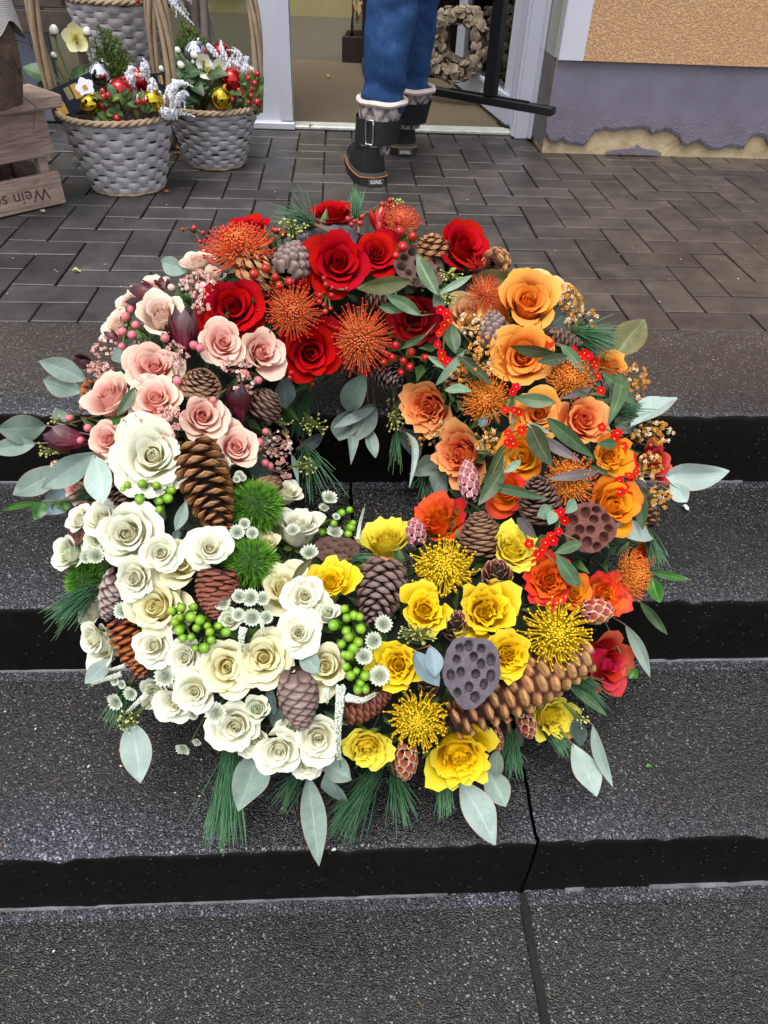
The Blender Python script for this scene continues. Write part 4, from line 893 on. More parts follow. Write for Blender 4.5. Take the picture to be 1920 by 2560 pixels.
def berries(label, p0, spots, leaves, Y, group='red berried plants in the baskets'):
    t_ = thing('berry_plant', label, 'plant', T(p0), group); inv = Matrix.Translation(-Vector(tuple(map(float, p0)))); bm_ = MB().ball((0, 0, 0), 1, 9, 7).mesh('berry', MBERRY) if 'bb' not in MCACHE else MCACHE['bb']; MCACHE['bb'] = bm_
    for px, py, r_ in spots:
        p = at_y(px, py, Y+rng.uniform(-.02, .02)); link('berry', bm_, t_, T(p-p0) @ Matrix.Scale(r_*((p-CAM)@fw)/F, 4))
    for px, py, L_ in leaves: pot_leaf(t_, px, py, Y, L_, L_*.55, rt*rng.uniform(-1, 1)+up*rng.uniform(-.6, 1)-fw*.4, TOC(at_y(px, py, Y))+up*.5, rng.choice((MLEAFD, MLEAFO, MLEAFO)), inv)
    b = MB()
    for px, py, r_ in spots[::2]: p = at_y(px, py, Y)-p0; b.tube([(0, 0, -.02), p*.5+np.array([0, 0, .01]), p], 0.0015, 4)
    link('twigs', b.mesh('twigs', MBRST), t_)
sp1 = [(257, 228, 7), (259, 243, 8), (270, 238, 7), (275, 250, 7), (257, 266, 7), (247, 268, 6), (271, 263, 7), (267, 282, 7), (283, 284, 8), (292, 296, 9), (299, 293, 7), (331, 262, 8), (349, 264, 7), (335, 308, 9), (360, 252, 7), (281, 275, 6), (300, 300, 7), (345, 255, 6)]
berries('red berries with green leaves in the middle of the front basket', at_y(300, 300, B1[1]-.09), sp1, [(255+rng.randint(0, 110), 250+rng.randint(-15, 58), rng.uniform(.025, .045)) for _ in range(34)], B1[1]-.10)
sp2 = [(626, 183, 8), (644, 185, 7), (622, 196, 7), (597, 226, 7), (600, 235, 8), (581, 250, 7), (628, 240, 6), (622, 256, 6), (643, 255, 8), (630, 222, 8), (615, 215, 7), (637, 208, 7), (646, 262, 6)]
berries('red berries with small olive leaves at the right of the basket nearest the white post', at_y(610, 270, B2[1]-.05), sp2, [(578+rng.randint(0, 72), 205+rng.randint(0, 82), rng.uniform(.025, .045)) for _ in range(36)], B2[1]-.06)
berries('red berries at the top edge in the raised basket', at_y(360, -15, B3[1]-.1), [(355, 6, 9), (368, 12, 9), (376, 3, 8), (362, 1, 8), (388, 8, 7), (345, 2, 6)], [(330+rng.randint(0, 70), 2+rng.randint(-8, 6), .03) for _ in range(8)], B3[1]-.12)
def conifer(label, p0, tips, Y, group='small conifers in the baskets'):
    t_ = thing('small_conifer', label, 'conifer', T(p0), group); b = MB(); st_ = MB(); rr = random.Random(len(tips))
    for px, py in tips:
        q = at_y(px, py, Y+rr.uniform(-.04, .04))-p0; st_.tube([(0, 0, -.02), q*.5, q], 0.002, 4)
        for i in range(240):
            s_ = rr.uniform(.1, 1); c_ = q*s_+np.array([rr.gauss(0, .012)*(1.2-s_*.8) for _ in range(3)]); d = nz(nz(q)*.8+np.array([rr.gauss(0, .6) for _ in range(3)])); w_ = nz(np.cross(d, (rr.random(), .3, rr.random())))*0.0023; L_ = rr.uniform(.008, .014)
            b.add([c_-w_, c_+w_, c_+d*L_], [(0, 1, 2)])
    link('needles', b.mesh('needles', MCONIF, False), t_, None, 'stuff'); link('twigs', st_.mesh('twigs', MBRST), t_)
conifer('small green conifer at the back of the front basket', at_y(280, 210, B1[1]+.07), [(250, 66), (275, 76), (262, 80), (238, 105), (318, 130), (300, 115), (288, 95), (245, 130), (310, 150), (260, 110), (285, 130), (322, 160), (240, 150)], B1[1]+.07)
conifer('small green conifer behind the silver bauble of the basket nearest the white post', at_y(480, 150, B2[1]+.08), [(455, 58), (470, 70), (450, 80), (485, 75), (495, 92), (445, 100), (510, 100), (465, 95), (500, 115), (447, 120), (478, 100)], B2[1]+.08)
# plant labels
MCARD = M('dark_blue_card', '#141a2a', 0.6, spec=0.15); MGOLDC = M('gold_print', '#a8812f', 0.45); MPALE = M('pale_print', '#c9cbd4', 0.5)
def plant_label(label, cx, cy, Y, w_px, h_px, roll, flower):
    p = at_y(cx, cy, Y); k = ((p-CAM)@fw)/F; W_, H_ = w_px*k, h_px*k
    t_ = thing('plant_label', label, 'label', frame(p, nz([0.1, -1, .35]), 0, 1, x=rt*math.cos(roll)+up*math.sin(roll)), 'plant labels in the baskets')
    b = MB(); b.box((0, 0, -0.0012), (W_, H_, 0.0016)); link('card', b.mesh('card', MCARD, False), t_)
    for x, y, w2, h2 in ((-.36, -.22, .2, .42), (.08, .12, .14, .5)): b = MB(); b.box((x*W_, y*H_, 0.0002), (w2*W_, h2*H_, 0.0004)); link('gold_square', b.mesh('gold_square', MGOLDC, False), t_)
    b = MB(); b.box((-.08*W_, .15*H_, 0.0001), (.12*W_, .42*H_, 0.0003)); link('faded_print', b.mesh('faded_print', M('olive_print', '#6f6a45', 0.5), False), t_)
    if flower:
        b = MB()
        for a in range(5):
            q = a*2*PI/5+.3; leaf_grid(b, (.28*W_, .1*H_, .0016), (.28*W_+.027*math.cos(q), .1*H_+.027*math.sin(q), .0018), .024, (0, 0, 1), 0, 0, .55, 4, 5)
        link('printed_flower', b.mesh('printed_flower', M('print_white', '#dcd8e4', 0.5)), t_); b = MB(); b.box((.28*W_, .1*H_, .0024), (.012, .012, .0004)); link('printed_centre', b.mesh('printed_centre', MGOLDC, False), t_)
plant_label('dark blue plant label with gold squares and a white flower in the front basket', 186, 240, B1[1]-.03, 120, 66, 0.42, True)
plant_label('small dark blue plant label stuck behind the cane handle of the front basket', 402, 205, B1[1]+.06, 34, 40, 0.1, False)
# brown leaves and petals lying about
MDEAD = M('fallen_leaf_brown', '#8a5a34', 0.7, mottle=(40, '#5d3a20'))
def fallen(label, px, py, r_, mat, Z=0.003, cat='leaf', name='fallen_leaf'):
    p = at_z(px, py, Z); k = ((p-CAM)@fw)/F*r_; b = MB(); a = rng.random()*6.28; d = np.array([math.cos(a), math.sin(a), .1]); leaf_grid(b, -d*k, d*k, k*1.1, (0, 0, 1), 0.25, .3, .5, 4, 6, .15, a); tag(link(name, b.mesh(name, mat), None, T(p+np.array([0, 0, .002]))), label, cat, 'leaves and petals fallen on the ground')
fallen('curled rusty leaf at the foot of the right door post', 1310, 340, 18, M('rust_leaf', '#8e4a26', 0.7))
fallen('dry brown leaf on the white threshold near the left door post', 778, 318, 10, MDEAD, 0.02)
fallen('small yellow leaf on the doormat inside the doorway', 820, 192, 9, M('yellow_leaf', '#a68a4a', 0.7), 0.012)
fallen('rusty leaf bit on the doormat under the black rail', 1196, 259, 6, M('rust_leaf', '#8e4a26', 0.7), 0.012)
fallen('brown leaf beside the foot of the front basket', 414, 482, 11, M('rust_leaf', '#8e4a26', 0.7))
fallen('yellow green leaf scrap on the pavers left of the wreath', 191, 679, 11, M('green_scrap', '#a9b070', 0.6))
fallen('pale leaf scrap beside the wine crate', 108, 531, 11, M('pale_scrap', '#b9ad9a', 0.7))
fallen('small green leaf scrap on the lowest tread at right', 1621, 1918, 9, M('green_scrap2', '#3f7a35', 0.5), -.297)
fallen('white petal on the second tread right of the wreath', 1712, 1272, 12, M('white_petal', '#d9d7d4', 0.5), -.147, 'petal', 'fallen_petal')
fallen('white petal bit on the nose of the tread below the hanging leaf', 835, 2127, 7, M('white_petal', '#d9d7d4', 0.5), -.297, 'petal', 'fallen_petal')
b = MB()
for i in range(26):
    x, y = -0.95+0.42*rng.random(), 2.55+0.35*rng.random(); s_ = rng.uniform(.015, .03); a = rng.random()*6.28; c_, q_ = math.cos(a)*s_, math.sin(a)*s_; z_ = .004+rng.random()*.02; b.add([(x-c_, y-q_, z_), (x+q_*.5, y-c_*.5, z_+.008), (x+c_, y+q_, z_+.002), (x-q_*.5, y+c_*.5, z_+.01)], [(0, 1, 2, 3)])
tag(link('leaf_litter', b.mesh('leaf_litter', MDEAD, False), None, None, 'stuff'), 'dead brown leaves gathered behind the crate and baskets', 'leaves')
b = MB()
for i in range(170):
    x, y = rng.uniform(-1.0, 1.2), rng.uniform(1.45, 3.0); s_ = rng.uniform(.0012, .0034); a = rng.random()*6.28; c_, q_ = math.cos(a)*s_, math.sin(a)*s_*1.0; b.add([(x-c_, y-q_, .0026), (x+q_*.6, y-c_*.6, .004), (x+c_, y+q_, .0026), (x-q_*.6, y+c_*.6, .0035)], [(0, 1, 2, 3)], mi=rng.choice((0, 0, 1)))
tag(link('plant_litter', b.mesh('plant_litter', [M('pale_crumb', '#c9c4b8', 0.7), M('brown_crumb', '#6d4630', 0.7)], False), None, None, 'stuff'), 'crumbs of petals and leaves scattered over the pavers', 'litter')

b = MB(); rr = random.Random(77)
for i in range(190):                     # needles, petal crumbs and seed husks fallen on the steps
    Z_, y0, y1 = rr.choice(((0.0, 1.11, 1.40), (-H, .79, 1.06), (-2*H, .48, .76), (-2*H, .48, .76), (-3*H, -.05, .45))); x, y = rr.uniform(-.75, .95), rr.uniform(y0, y1); a = rr.random()*6.28
    if rr.random() < .5: l_, w_, m_ = rr.uniform(.006, .014), .0006, 1
    else: l_, w_, m_ = rr.uniform(.0015, .0035), rr.uniform(.001, .002), rr.choice((0, 0, 2))
    c_, q_ = math.cos(a), math.sin(a); z_ = Z_+.0035; b.add([(x-c_*l_, y-q_*l_, z_), (x+q_*w_, y-c_*w_, z_+.0008), (x+c_*l_, y+q_*l_, z_), (x-q_*w_, y+c_*w_, z_+.0008)], [(0, 1, 2, 3)], mi=m_)
tag(link('step_litter', b.mesh('step_litter', [M('pale_crumb', '#c9c4b8', 0.7), M('dry_needle', '#6f5a34', 0.7), M('brown_crumb', '#6d4630', 0.7)], False), None, None, 'stuff'), 'needles and crumbs of petals fallen on the wet steps', 'litter')

# ================================================================ THE FLOWER WREATH
# a thick ring lying on the slope of the steps
TA = math.atan2(H, YN[0]-YN[1]); WN = np.array([0, -math.sin(TA), math.cos(TA)]); WV = np.array([0, math.cos(TA), math.sin(TA)]); WU = np.array([1.0, 0, 0])
WO = np.array([0.040, YN[0], 0.0]) + WN*0.065 + WV*(-0.125)
WR, WA, WS = 0.292, 0.150, 1.10
def sdf(p):
    d = p-WO; u_, v_, w_ = d@WU, (d@WV)/WS, d@WN; return math.hypot(math.hypot(u_, v_)-WR, w_*1.05)-WA
def surf(px, py):
    """the point of the flower ring seen at a pixel: first hit, or the nearest the ray passes"""
    d = ray(px, py); best = (9, 0); t_ = 0.6
    while t_ < 2.0:
        q = sdf(CAM+d*t_)
        if q < best[0]: best = (q, t_)
        if q < 0.001: break
        t_ += max(0.003, q*0.5)
    p = CAM+d*best[1]; e = 1e-3
    n_ = nz([sdf(p+np.array(k)*e)-sdf(p-np.array(k)*e) for k in ((1, 0, 0), (0, 1, 0), (0, 0, 1))]); return p, n_
CROPS = dict(A=(420, 460, 1.8852), B=(950, 620, 2.07375), C=(100, 1150, 2.765), D=(500, 1150, 2.765), E=(900, 1200, 1.975), F=(0, 600, 2.1829), G=(400, 1700, 1.659), H=(640, 850, 2.5136), S=(0, 0, 1.0))
def px(c, x, y): o = CROPS[c]; return o[0]+x/o[2], o[1]+y/o[2]
def spot(c, x, y, lift=0.0):
    """point on the ring, its normal and the size of one picture unit there"""
    X, Y = px(c, x, y); p, n_ = surf(X, Y)
    if lift: p = p-ray(X, Y)*lift
    return p, n_, ((p-CAM)@fw)/F/CROPS[c][2]
def facing(p, n_, tx, ty, k=0.35): return nz(TOC(p)+n_*k+rt*tx+up*ty)

base = thing('wreath_base', 'round base ring of dark pine greens lying on the steps beneath the flowers', 'wreath', frame(WO, WN, 0, 1, x=WU))
b = MB(); b.grid(64, 16, lambda a, q: ((WR+.105*math.cos(2*PI*q))*math.cos(2*PI*a), (WR+.105*math.cos(2*PI*q))*WS*math.sin(2*PI*a), .105*math.sin(2*PI*q)), wrap=True)
link('ring', b.mesh('ring', M('ring_green', '#232e20', 0.95, mottle=(30, '#121a12'))), base)
MPINE = M_grad('pine_needle', [(0.0, '#2a4a2c'), (0.5, '#3f6c48'), (1.0, '#6a946c')], 0.5, 0.15)
b = MB(); rr = random.Random(11)
for i in range(7000):
    a, q = rr.random()*2*PI, rr.random()*2*PI; nn = np.array([math.cos(q)*math.cos(a), math.cos(q)*math.sin(a), math.sin(q)]); c_ = np.array([WR*math.cos(a), WR*WS*math.sin(a), 0])+nn*0.10; d = nz(nn*.5+np.array([rr.gauss(0, .7) for _ in range(3)])); L_ = rr.uniform(.03, .06)
    w_ = nz(np.cross(d, (rr.random(), rr.random(), .5)))*0.0010; b.add([c_-w_, c_+w_, c_+d*L_], [(0, 1, 2)], [(0, 0), (1, 0), (.5, 1)])
link('greenery', b.mesh('greenery', MPINE, False), base, None, 'stuff')

MFILL = M_grad('filler_leaf', [(0.0, '#3a522c'), (0.6, '#557340'), (1.0, '#769257')], .5, .1, trans=.12)
b = MB(); rr = random.Random(12)
for i in range(1700):
    a, q = rr.random()*2*PI, rr.uniform(-.6, PI+.6); nn = np.array([math.cos(q)*math.cos(a), math.cos(q)*math.sin(a), math.sin(q)]); c_ = np.array([WR*math.cos(a), WR*WS*math.sin(a), 0])+nn*rr.uniform(.095, .130); d = nz(nn*.35+np.array([rr.gauss(0, .7) for _ in range(3)])); L_ = rr.uniform(.02, .042); w_ = nz(np.cross(d, nn+np.array([rr.gauss(0, .4) for _ in range(3)])))*L_*.24; h_ = nz(np.cross(w_, d))*L_*.08
    b.add([c_, c_+d*L_*.4-w_+h_, c_+d*L_*.45-h_, c_+d*L_*.4+w_+h_, c_+d*L_], [(0, 2, 1), (0, 3, 2), (1, 2, 4), (2, 3, 4)], [(.5, 0), (0, .4), (.5, .45), (1, .4), (.5, 1)])
link('filler_leaves', b.mesh('filler_leaves', MFILL, False), base, None, 'stuff')

def anchor(p):
    """the nearest point of the ring's core"""
    d = np.asarray(p)-WO; u_, v_ = d@WU, (d@WV)/WS; r_ = math.hypot(u_, v_) or 1e-6; return WO+WU*(u_/r_*WR)+WV*(v_/r_*WR*WS)
# ---------------------------------------------------------------- roses
def petal_mesh(kind, i, N, seed):
    """one petal of a rose of outer radius about 1 opening along +Z: it bulges from the base, stands up and rolls its lip outwards"""
    rr = random.Random(seed*100+i*7+len(kind)); P_ = dict(
        classic=dict(f1=(-12, 46), f2=(14, 66), ruff=.010, c=.30, nar=1.0, L=1.0), cup=dict(f1=(-12, 32), f2=(10, 60), ruff=.018, c=.28, nar=1.0, L=1.06),
        ruffled=dict(f1=(-13, 40), f2=(14, 54), ruff=.050, c=.22, nar=.9, L=1.0), spray=dict(f1=(-9, 54), f2=(12, 58), ruff=.024, c=.24, nar=1.0, L=.95))[kind]
    k = (i/(N-1))**.92; rad = math.radians; L_ = (.58+.66*k)*P_['L']*rr.uniform(.95, 1.06); zb = -.34-.52*k; r0 = .02+.14*k
    p1 = rad(P_['f1'][0]+P_['f1'][1]*(.62, .82, 1.05, .72, .68, .9, .95)[seed % 7]*k**(2.1, 2.0, 1.8, 2.6, 1.7, 2.4, 2.2)[seed % 7]+rr.gauss(0, 3+4*k)); p0 = rad(46+30*k); p2 = p1+rad(P_['f2'][0]+P_['f2'][1]*k)*rr.uniform(.7, 1.25)
    hw = float(np.interp(k, [0, .2, .45, .75, 1], [2.6, 1.7, 1.3, 1.08, 1.0]))*P_['nar']*rr.uniform(.93, 1.1); phi = i*2.39996+rr.gauss(0, .22)
    sc_ = {'classic': 1.24, 'cup': 1.38, 'ruffled': 1.28, 'spray': 1.18}[kind]; c_ = P_['c']*(.45+.75*k); fq, ph = rr.uniform(4, 7), rr.random()*6; skew = rr.uniform(-.10, .10); M_ = 24
    dent = rr.uniform(0, .05)*k
    def prof(t_, s_):
        """radius and height along the petal, its lip rolled more towards the sides"""
        n = max(2, int(M_*t_)); r_, z_ = r0, zb; dl = L_*t_/n
        for j in range(n):
            q = (j+.5)/n*t_; f = p0+(p1-p0)*min(1, q/.34) if q < .34 else (p1 if q < .70 else p1+(p2-p1)*((q-.70)/.30)**1.4*(1+.7*abs(s_)**2*k))
            r_ += dl*math.sin(f); z_ += dl*math.cos(f)
        return r_, z_
    def fn(a, q):
        s_ = (a-.5)*2; tm = 1-c_*abs(s_)**2.3-dent*math.exp(-(s_/.12)**2)+.05*k*math.exp(-(s_/.25)**2)*(kind in ('classic', 'cup')); t_ = max(.03, q*tm); r_, z_ = prof(t_, s_)
        w_ = P_['ruff']*(.4+k)*t_**3*(math.sin(fq*s_+ph)+.7*math.sin(fq*2.2*s_+2*ph)+.4*math.sin(fq*4.1*s_+ph)); r_ += w_*.9; z_ += w_*.6
        ww = hw*(.35+.65*math.sin(min(1, t_*1.5)*PI/2)); r_ *= (1+.11*s_*(1-.3*k))*sc_; th = phi+s_*ww+skew*t_; return (r_*math.cos(th), r_*math.sin(th), z_)
    n = (10, 7) if i > 2 else (12, 5); b = MB().grid(n[0], n[1], fn); b.uv = [(u_, .38*k+.62*v_) for u_, v_ in b.uv]   # inner petals keep the colour of the heart
    return b
ROSE = {}
def rose_meshes(kind, seed):
    k = (kind, seed)
    if k not in ROSE:
        N = dict(classic=31, cup=25, ruffled=34, spray=27)[kind]; ROSE[k] = [petal_mesh(kind, i, N, seed).mesh('petal', MBLACK) for i in range(N)]
    return ROSE[k]
b = MB()
for k in range(5):
    a = k*2*PI/5; leaf_grid(b, (.18*math.cos(a), .18*math.sin(a), 0), (.62*math.cos(a), .62*math.sin(a), .10), .30, (0, 0, -1), .12, .2, .35, 4, 6)
b.ball((0, 0, -.08), .24, 8, 6)
SEPAL = b.mesh('calyx', M('sepal_green', '#7d8f4a', 0.55, mottle=(6, '#566a30')))
def PM_(name, stops, tr=0.22, var=0.06, hue=0.006, rough=0.55, sheen=0.0, spec=0.25, veins=0.0): return M_grad(name, stops, rough, var, hue, tr, veins, spec=spec, sheen=sheen)
RC = dict(
    red=PM_('red_petal', [(0.0, '#8c000a'), (0.5, '#ab020c'), (0.85, '#b8040e'), (1.0, '#9c020a')], .16, .08, .004, .8, 0.0, .1),
    dark=PM_('dark_red_petal', [(0.0, '#4e0008'), (0.6, '#7f0610'), (1.0, '#8e0813')], .14, .08, .004, .8, 0.0, .1),
    pink=PM_('pink_petal', [(0.0, '#f0806c'), (0.45, '#f4a898'), (0.78, '#f3c3b5'), (1.0, '#efdac2')], .26, .03),
    pale=PM_('pale_pink_petal', [(0.0, '#f0b09a'), (0.5, '#f1ccbc'), (1.0, '#efdecb')], .25, .03),
    white=PM_('white_petal_c', [(0.0, '#e8e092'), (0.4, '#f0ecc8'), (0.75, '#f3f2e0'), (1.0, '#eff1dc')], .28, .025),
    cream=PM_('cream_petal', [(0.0, '#ecd060'), (0.4, '#f2e496'), (0.75, '#f3eec6'), (1.0, '#f0eccc')], .28, .03),
    green=PM_('green_white_petal', [(0.0, '#c4d086'), (0.5, '#e2e8c8'), (1.0, '#e9ecd8')], .24, .03),
    yellow=PM_('yellow_petal', [(0.0, '#f0a000'), (0.4, '#f6c800'), (0.8, '#f8da18'), (1.0, '#f0de44')], .30, .05, .008),
    lemon=PM_('lemon_petal', [(0.0, '#f0c400'), (0.5, '#f4da1c'), (1.0, '#efe65a')], .30, .05, .008),
    orange=PM_('orange_petal', [(0.0, '#ee5c08'), (0.35, '#f3801e'), (0.75, '#f59a38'), (1.0, '#f2b658')], .30, .04, .008),
    coral=PM_('coral_petal', [(0.0, '#d82a18'), (0.42, '#e6502a'), (0.72, '#f0864a'), (1.0, '#f2b470')], .28, .05, .01),
    peach=PM_('peach_petal', [(0.0, '#e98a4c'), (0.5, '#eeb07a'), (1.0, '#e9c78c')], .24, .04, .006),
    fire=PM_('fire_petal', [(0.0, '#f2a406'), (0.62, '#f28a14'), (0.86, '#ea5a20'), (1.0, '#d02a30')], .26, .07, .012),
    sun=PM_('sun_petal', [(0.0, '#e86e06'), (0.5, '#f4aa18'), (0.85, '#f2a420'), (1.0, '#e4702a')], .28, .06, .012),
    ruby=PM_('ruby_petal', [(0.0, '#c46a1c'), (0.35, '#c42430'), (0.8, '#b91632'), (1.0, '#cf5a3a')], .2, .08, .012))
def rose(kind, col, c, x, y, r_, tx, ty, label, lift=0.0, spin=None, group=None, name='rose', sc=(1, 1, 1)):
    p, n_, k = spot(c, x, y, lift); f = facing(p, n_, tx, ty); seed = rng.randint(0, 6); r = r_*k*(1.04, 1.0, .92, 1.0, 1.03, .98, .95)[seed]
    sc = tuple(q_*rng.uniform(.95, 1.06) for q_ in sc)
    t_ = thing(name, label, 'rose', frame(p, f, rng.random()*6.28 if spin is None else spin, (r*sc[0], r*sc[1], r*sc[2])), group)
    for me in rose_meshes(kind, seed): link('petal', with_mat(me, RC[col]), t_)
    link('calyx', SEPAL, t_, T((0, 0, -0.95)))
    return t_

# ---------------------------------------------------------------- pincushion flowers
def pin_mesh(spread, curl, n=250, seed=1):
    b = MB(); rr = random.Random(seed)
    for i in range(n):
        s_ = (i+.5)/n; a = i*2.39996+rr.gauss(0, .07); pol = .06+1.50*s_**.62*spread        # polar angle of the pin
        L_ = (.50+.48*s_**1.5)*rr.uniform(.9, 1.06); d = np.array([math.sin(pol)*math.cos(a), math.sin(pol)*math.sin(a), math.cos(pol)]); p = d*.22; pts = [p]
        cl = curl*rr.uniform(.5, 1.5); tw = rr.gauss(0, .35)*curl
        for j in range(1, 8):
            u_ = j/7; pl_ = pol*(1-.10*u_)+.22*s_*math.sin(u_*PI)-cl*1.5*max(0, (u_-.5)/.5)**1.4; aj = a+tw*u_*u_; d = np.array([math.sin(pl_)*math.cos(aj), math.sin(pl_)*math.sin(aj), math.cos(pl_)]); p = p+d*(L_-.22)/7*1.25; pts.append(p)
        u1 = .55+.45*s_**.6; b.tube(pts, [.028, .027, .026, .025, .023, .021, .019, .023], 4, cap=False, u1=u1); k0 = len(b.v); b.ball(pts[-1], .036, 5, 4); b.uv[k0:] = [(0, u1)]*(len(b.v)-k0)
    return b.mesh('styles', MBLACK)
b = MB(); b.ball((0, 0, 0), .42, 16, 12)
PCORE = b.mesh('core', MBLACK)
PIN = {}
PC = dict(
    red=(M_grad('red_pin', [(0.0, '#dcb468'), (0.45, '#dd8444'), (0.8, '#cf4420'), (1.0, '#bd1c10')], 0.45, 0.05, coat=.1), M('pin_core_red', '#9a3a1c', 0.8, mottle=(60, '#5c1a0e'))),
    peach=(M_grad('peach_pin', [(0.0, '#dba85c'), (0.5, '#dc7a48'), (1.0, '#c23a24')], 0.45, 0.05), M('pin_core_peach', '#b56a38', 0.8)),
    orange=(M_grad('orange_pin', [(0.0, '#cdb85e'), (0.45, '#df9a3c'), (0.8, '#dc7620'), (1.0, '#d8581c')], 0.45, 0.05), M('pin_core_orange', '#a86a22', 0.8, mottle=(60, '#74400e'))),
    yellow=(M_grad('yellow_pin', [(0.0, '#b9a820'), (0.5, '#cfae10'), (0.85, '#d8b414'), (1.0, '#e0ad0a')], 0.4, 0.05), M('pin_core_yellow', '#8d8a1c', 0.8, mottle=(60, '#59560f'))))
def pincushion(col, c, x, y, r_, tx, ty, label, spread=1.0, curl=.5, sc=(1, 1, 1), lift=0.01, group=None):
    p, n_, k = spot(c, x, y, lift); f = facing(p, n_, tx, ty); r = r_*k
    kk = (round(spread, 1), round(curl, 1))
    if kk not in PIN: PIN[kk] = pin_mesh(spread, curl, 250, len(PIN)+2)
    t_ = thing('pincushion_flower', label, 'flower', frame(p, f, rng.random()*6.28, (r*sc[0], r*sc[1], r*sc[2])), group)
    link('styles', with_mat(PIN[kk], PC[col][0]), t_, None, 'stuff'); link('core', with_mat(PCORE, PC[col][1]), t_); return t_

# ---------------------------------------------------------------- lotus pods
def lotus_mesh(seed, nh, hs=1.0):
    rr = random.Random(seed); holes = []; tries = 0
    while len(holes) < nh and tries < 6000:
        tries += 1; r_, a = .78*math.sqrt(rr.random()), rr.random()*6.28; h_ = (r_*math.cos(a), r_*math.sin(a), rr.uniform(.13, .175)*hs)
        if all(math.hypot(h_[0]-q[0], h_[1]-q[1]) > h_[2]+q[2]+.035 for q in holes): holes.append(h_)
    b = MB(); NA, NR = 110, 46; wob = [rr.random()*6.28 for _ in range(4)]
    def top(a, q):
        th = 2*PI*a; R_ = 1+.05*math.sin(3*th+wob[0])+.035*math.sin(5*th+wob[1])+.012*math.sin(19*th+wob[2]); x, y = q*R_*math.cos(th), q*R_*math.sin(th); z = .06*(1-q*q)-.10*max(0, q-.9)*8*max(0, q-.9)
        for hx, hy, hr in holes:
            d = math.hypot((x-hx), (y-hy)*(1+.15*math.sin(hx*9)))/hr
            if d < 1.45:
                if d < 1: z -= .42*(min(1, (1-d)/.16))**.8
                else: z += .022*(1-(d-1)/.45)
        z += .010*math.sin(31*th)*max(0, q-.8)*5; return (x, y, z)
    b.grid(NA, NR, top, wrap=True)
    def side(a, q):
        th = 2*PI*a; R_ = 1+.05*math.sin(3*th+wob[0])+.035*math.sin(5*th+wob[1])+.012*math.sin(19*th+wob[2]); r_ = R_*(1-.75*q**1.3)+.012*math.sin(22*th); return (r_*math.cos(th), r_*math.sin(th), -.008-.95*q)
    k = len(b.v); b.grid(NA, 8, side, wrap=True); return b.mesh('pod', MBLACK)
MLG = M('lotus_grey', '#6a6168', 0.7, mottle=(2.5, '#4b434c'), bmp=(14, 0.4, 0.02)); MLB = M('lotus_brown', '#6f5148', 0.7, mottle=(2.5, '#4c332c'), bmp=(14, 0.4, 0.02)); MLR = M('lotus_red_brown', '#7d4a3e', 0.6, mottle=(2.5, '#572c25'), bmp=(14, 0.4, 0.02))
LOT = {}
def lotus(c, x, y, r_, tx, ty, mat, nh, seed, label, sc=(1, 1, 1), lift=0.0, spin=0.0):
    p, n_, k = spot(c, x, y, lift); f = facing(p, n_, tx, ty, .2); r = r_*k
    if seed not in LOT: LOT[seed] = lotus_mesh(seed, nh, 1.25 if seed == 3 else 1.0)
    t_ = thing('lotus_pod', label, 'seed pod', frame(p, f, spin, (r*sc[0], r*sc[1], r*sc[2])), 'dried lotus pods in the wreath'); link('pod', with_mat(LOT[seed], mat), t_)
    link('stem', MB().tube([(0, 0, -.9), (0, 0, -1.7)], .12, 7).mesh('stem', MBRST), t_)

# ---------------------------------------------------------------- pine cones, protea buds: scales one by one
def scale_mesh(kind):
    """one woody scale: root at the origin, lying along +Y, its outer face +Z"""
    prof = dict(open=[(0, .34, .10), (.55, .50, .16), (.82, .56, .26), (.95, .46, .24), (1.0, .20, .12)], tip=[(0, .40, .10), (.5, .56, .12), (.76, .58, .22), (.90, .42, .20), (1.06, .06, .05)], face=[(0, .34, .08), (.66, .54, .12), (.84, .60, .30), (.98, .46, .40), (1.03, .22, .26)], knob=[(0, .30, .2), (.5, .38, .3), (.8, .48, .46), (1.0, .40, .42), (1.08, .2, .2)], bud=[(0, .45, .08), (.4, .55, .12), (.75, .36, .12), (1.0, .05, .05)])[kind]
    b = MB(); v = []; uv = []
    for y, w_, h_ in prof:
        for x, z in ((-1, 0), (-.55, .62), (0, 1), (.55, .62), (1, 0), (0, -.35)): v.append((x*w_, y, z*h_*.6)); uv.append((x*.5+.5, y/prof[-1][0]))
    f = []
    for j in range(len(prof)-1):
        for i in range(6): i2 = (i+1) % 6; f.append((j*6+i, j*6+i2, (j+1)*6+i2, (j+1)*6+i))
    e = (len(prof)-1)*6; f.append(tuple(e+i for i in range(6))); return b.add(v, f, uv).mesh('scale', MBLACK, False)
SCM = {k: scale_mesh(k) for k in ('open', 'tip', 'face', 'knob', 'bud')}
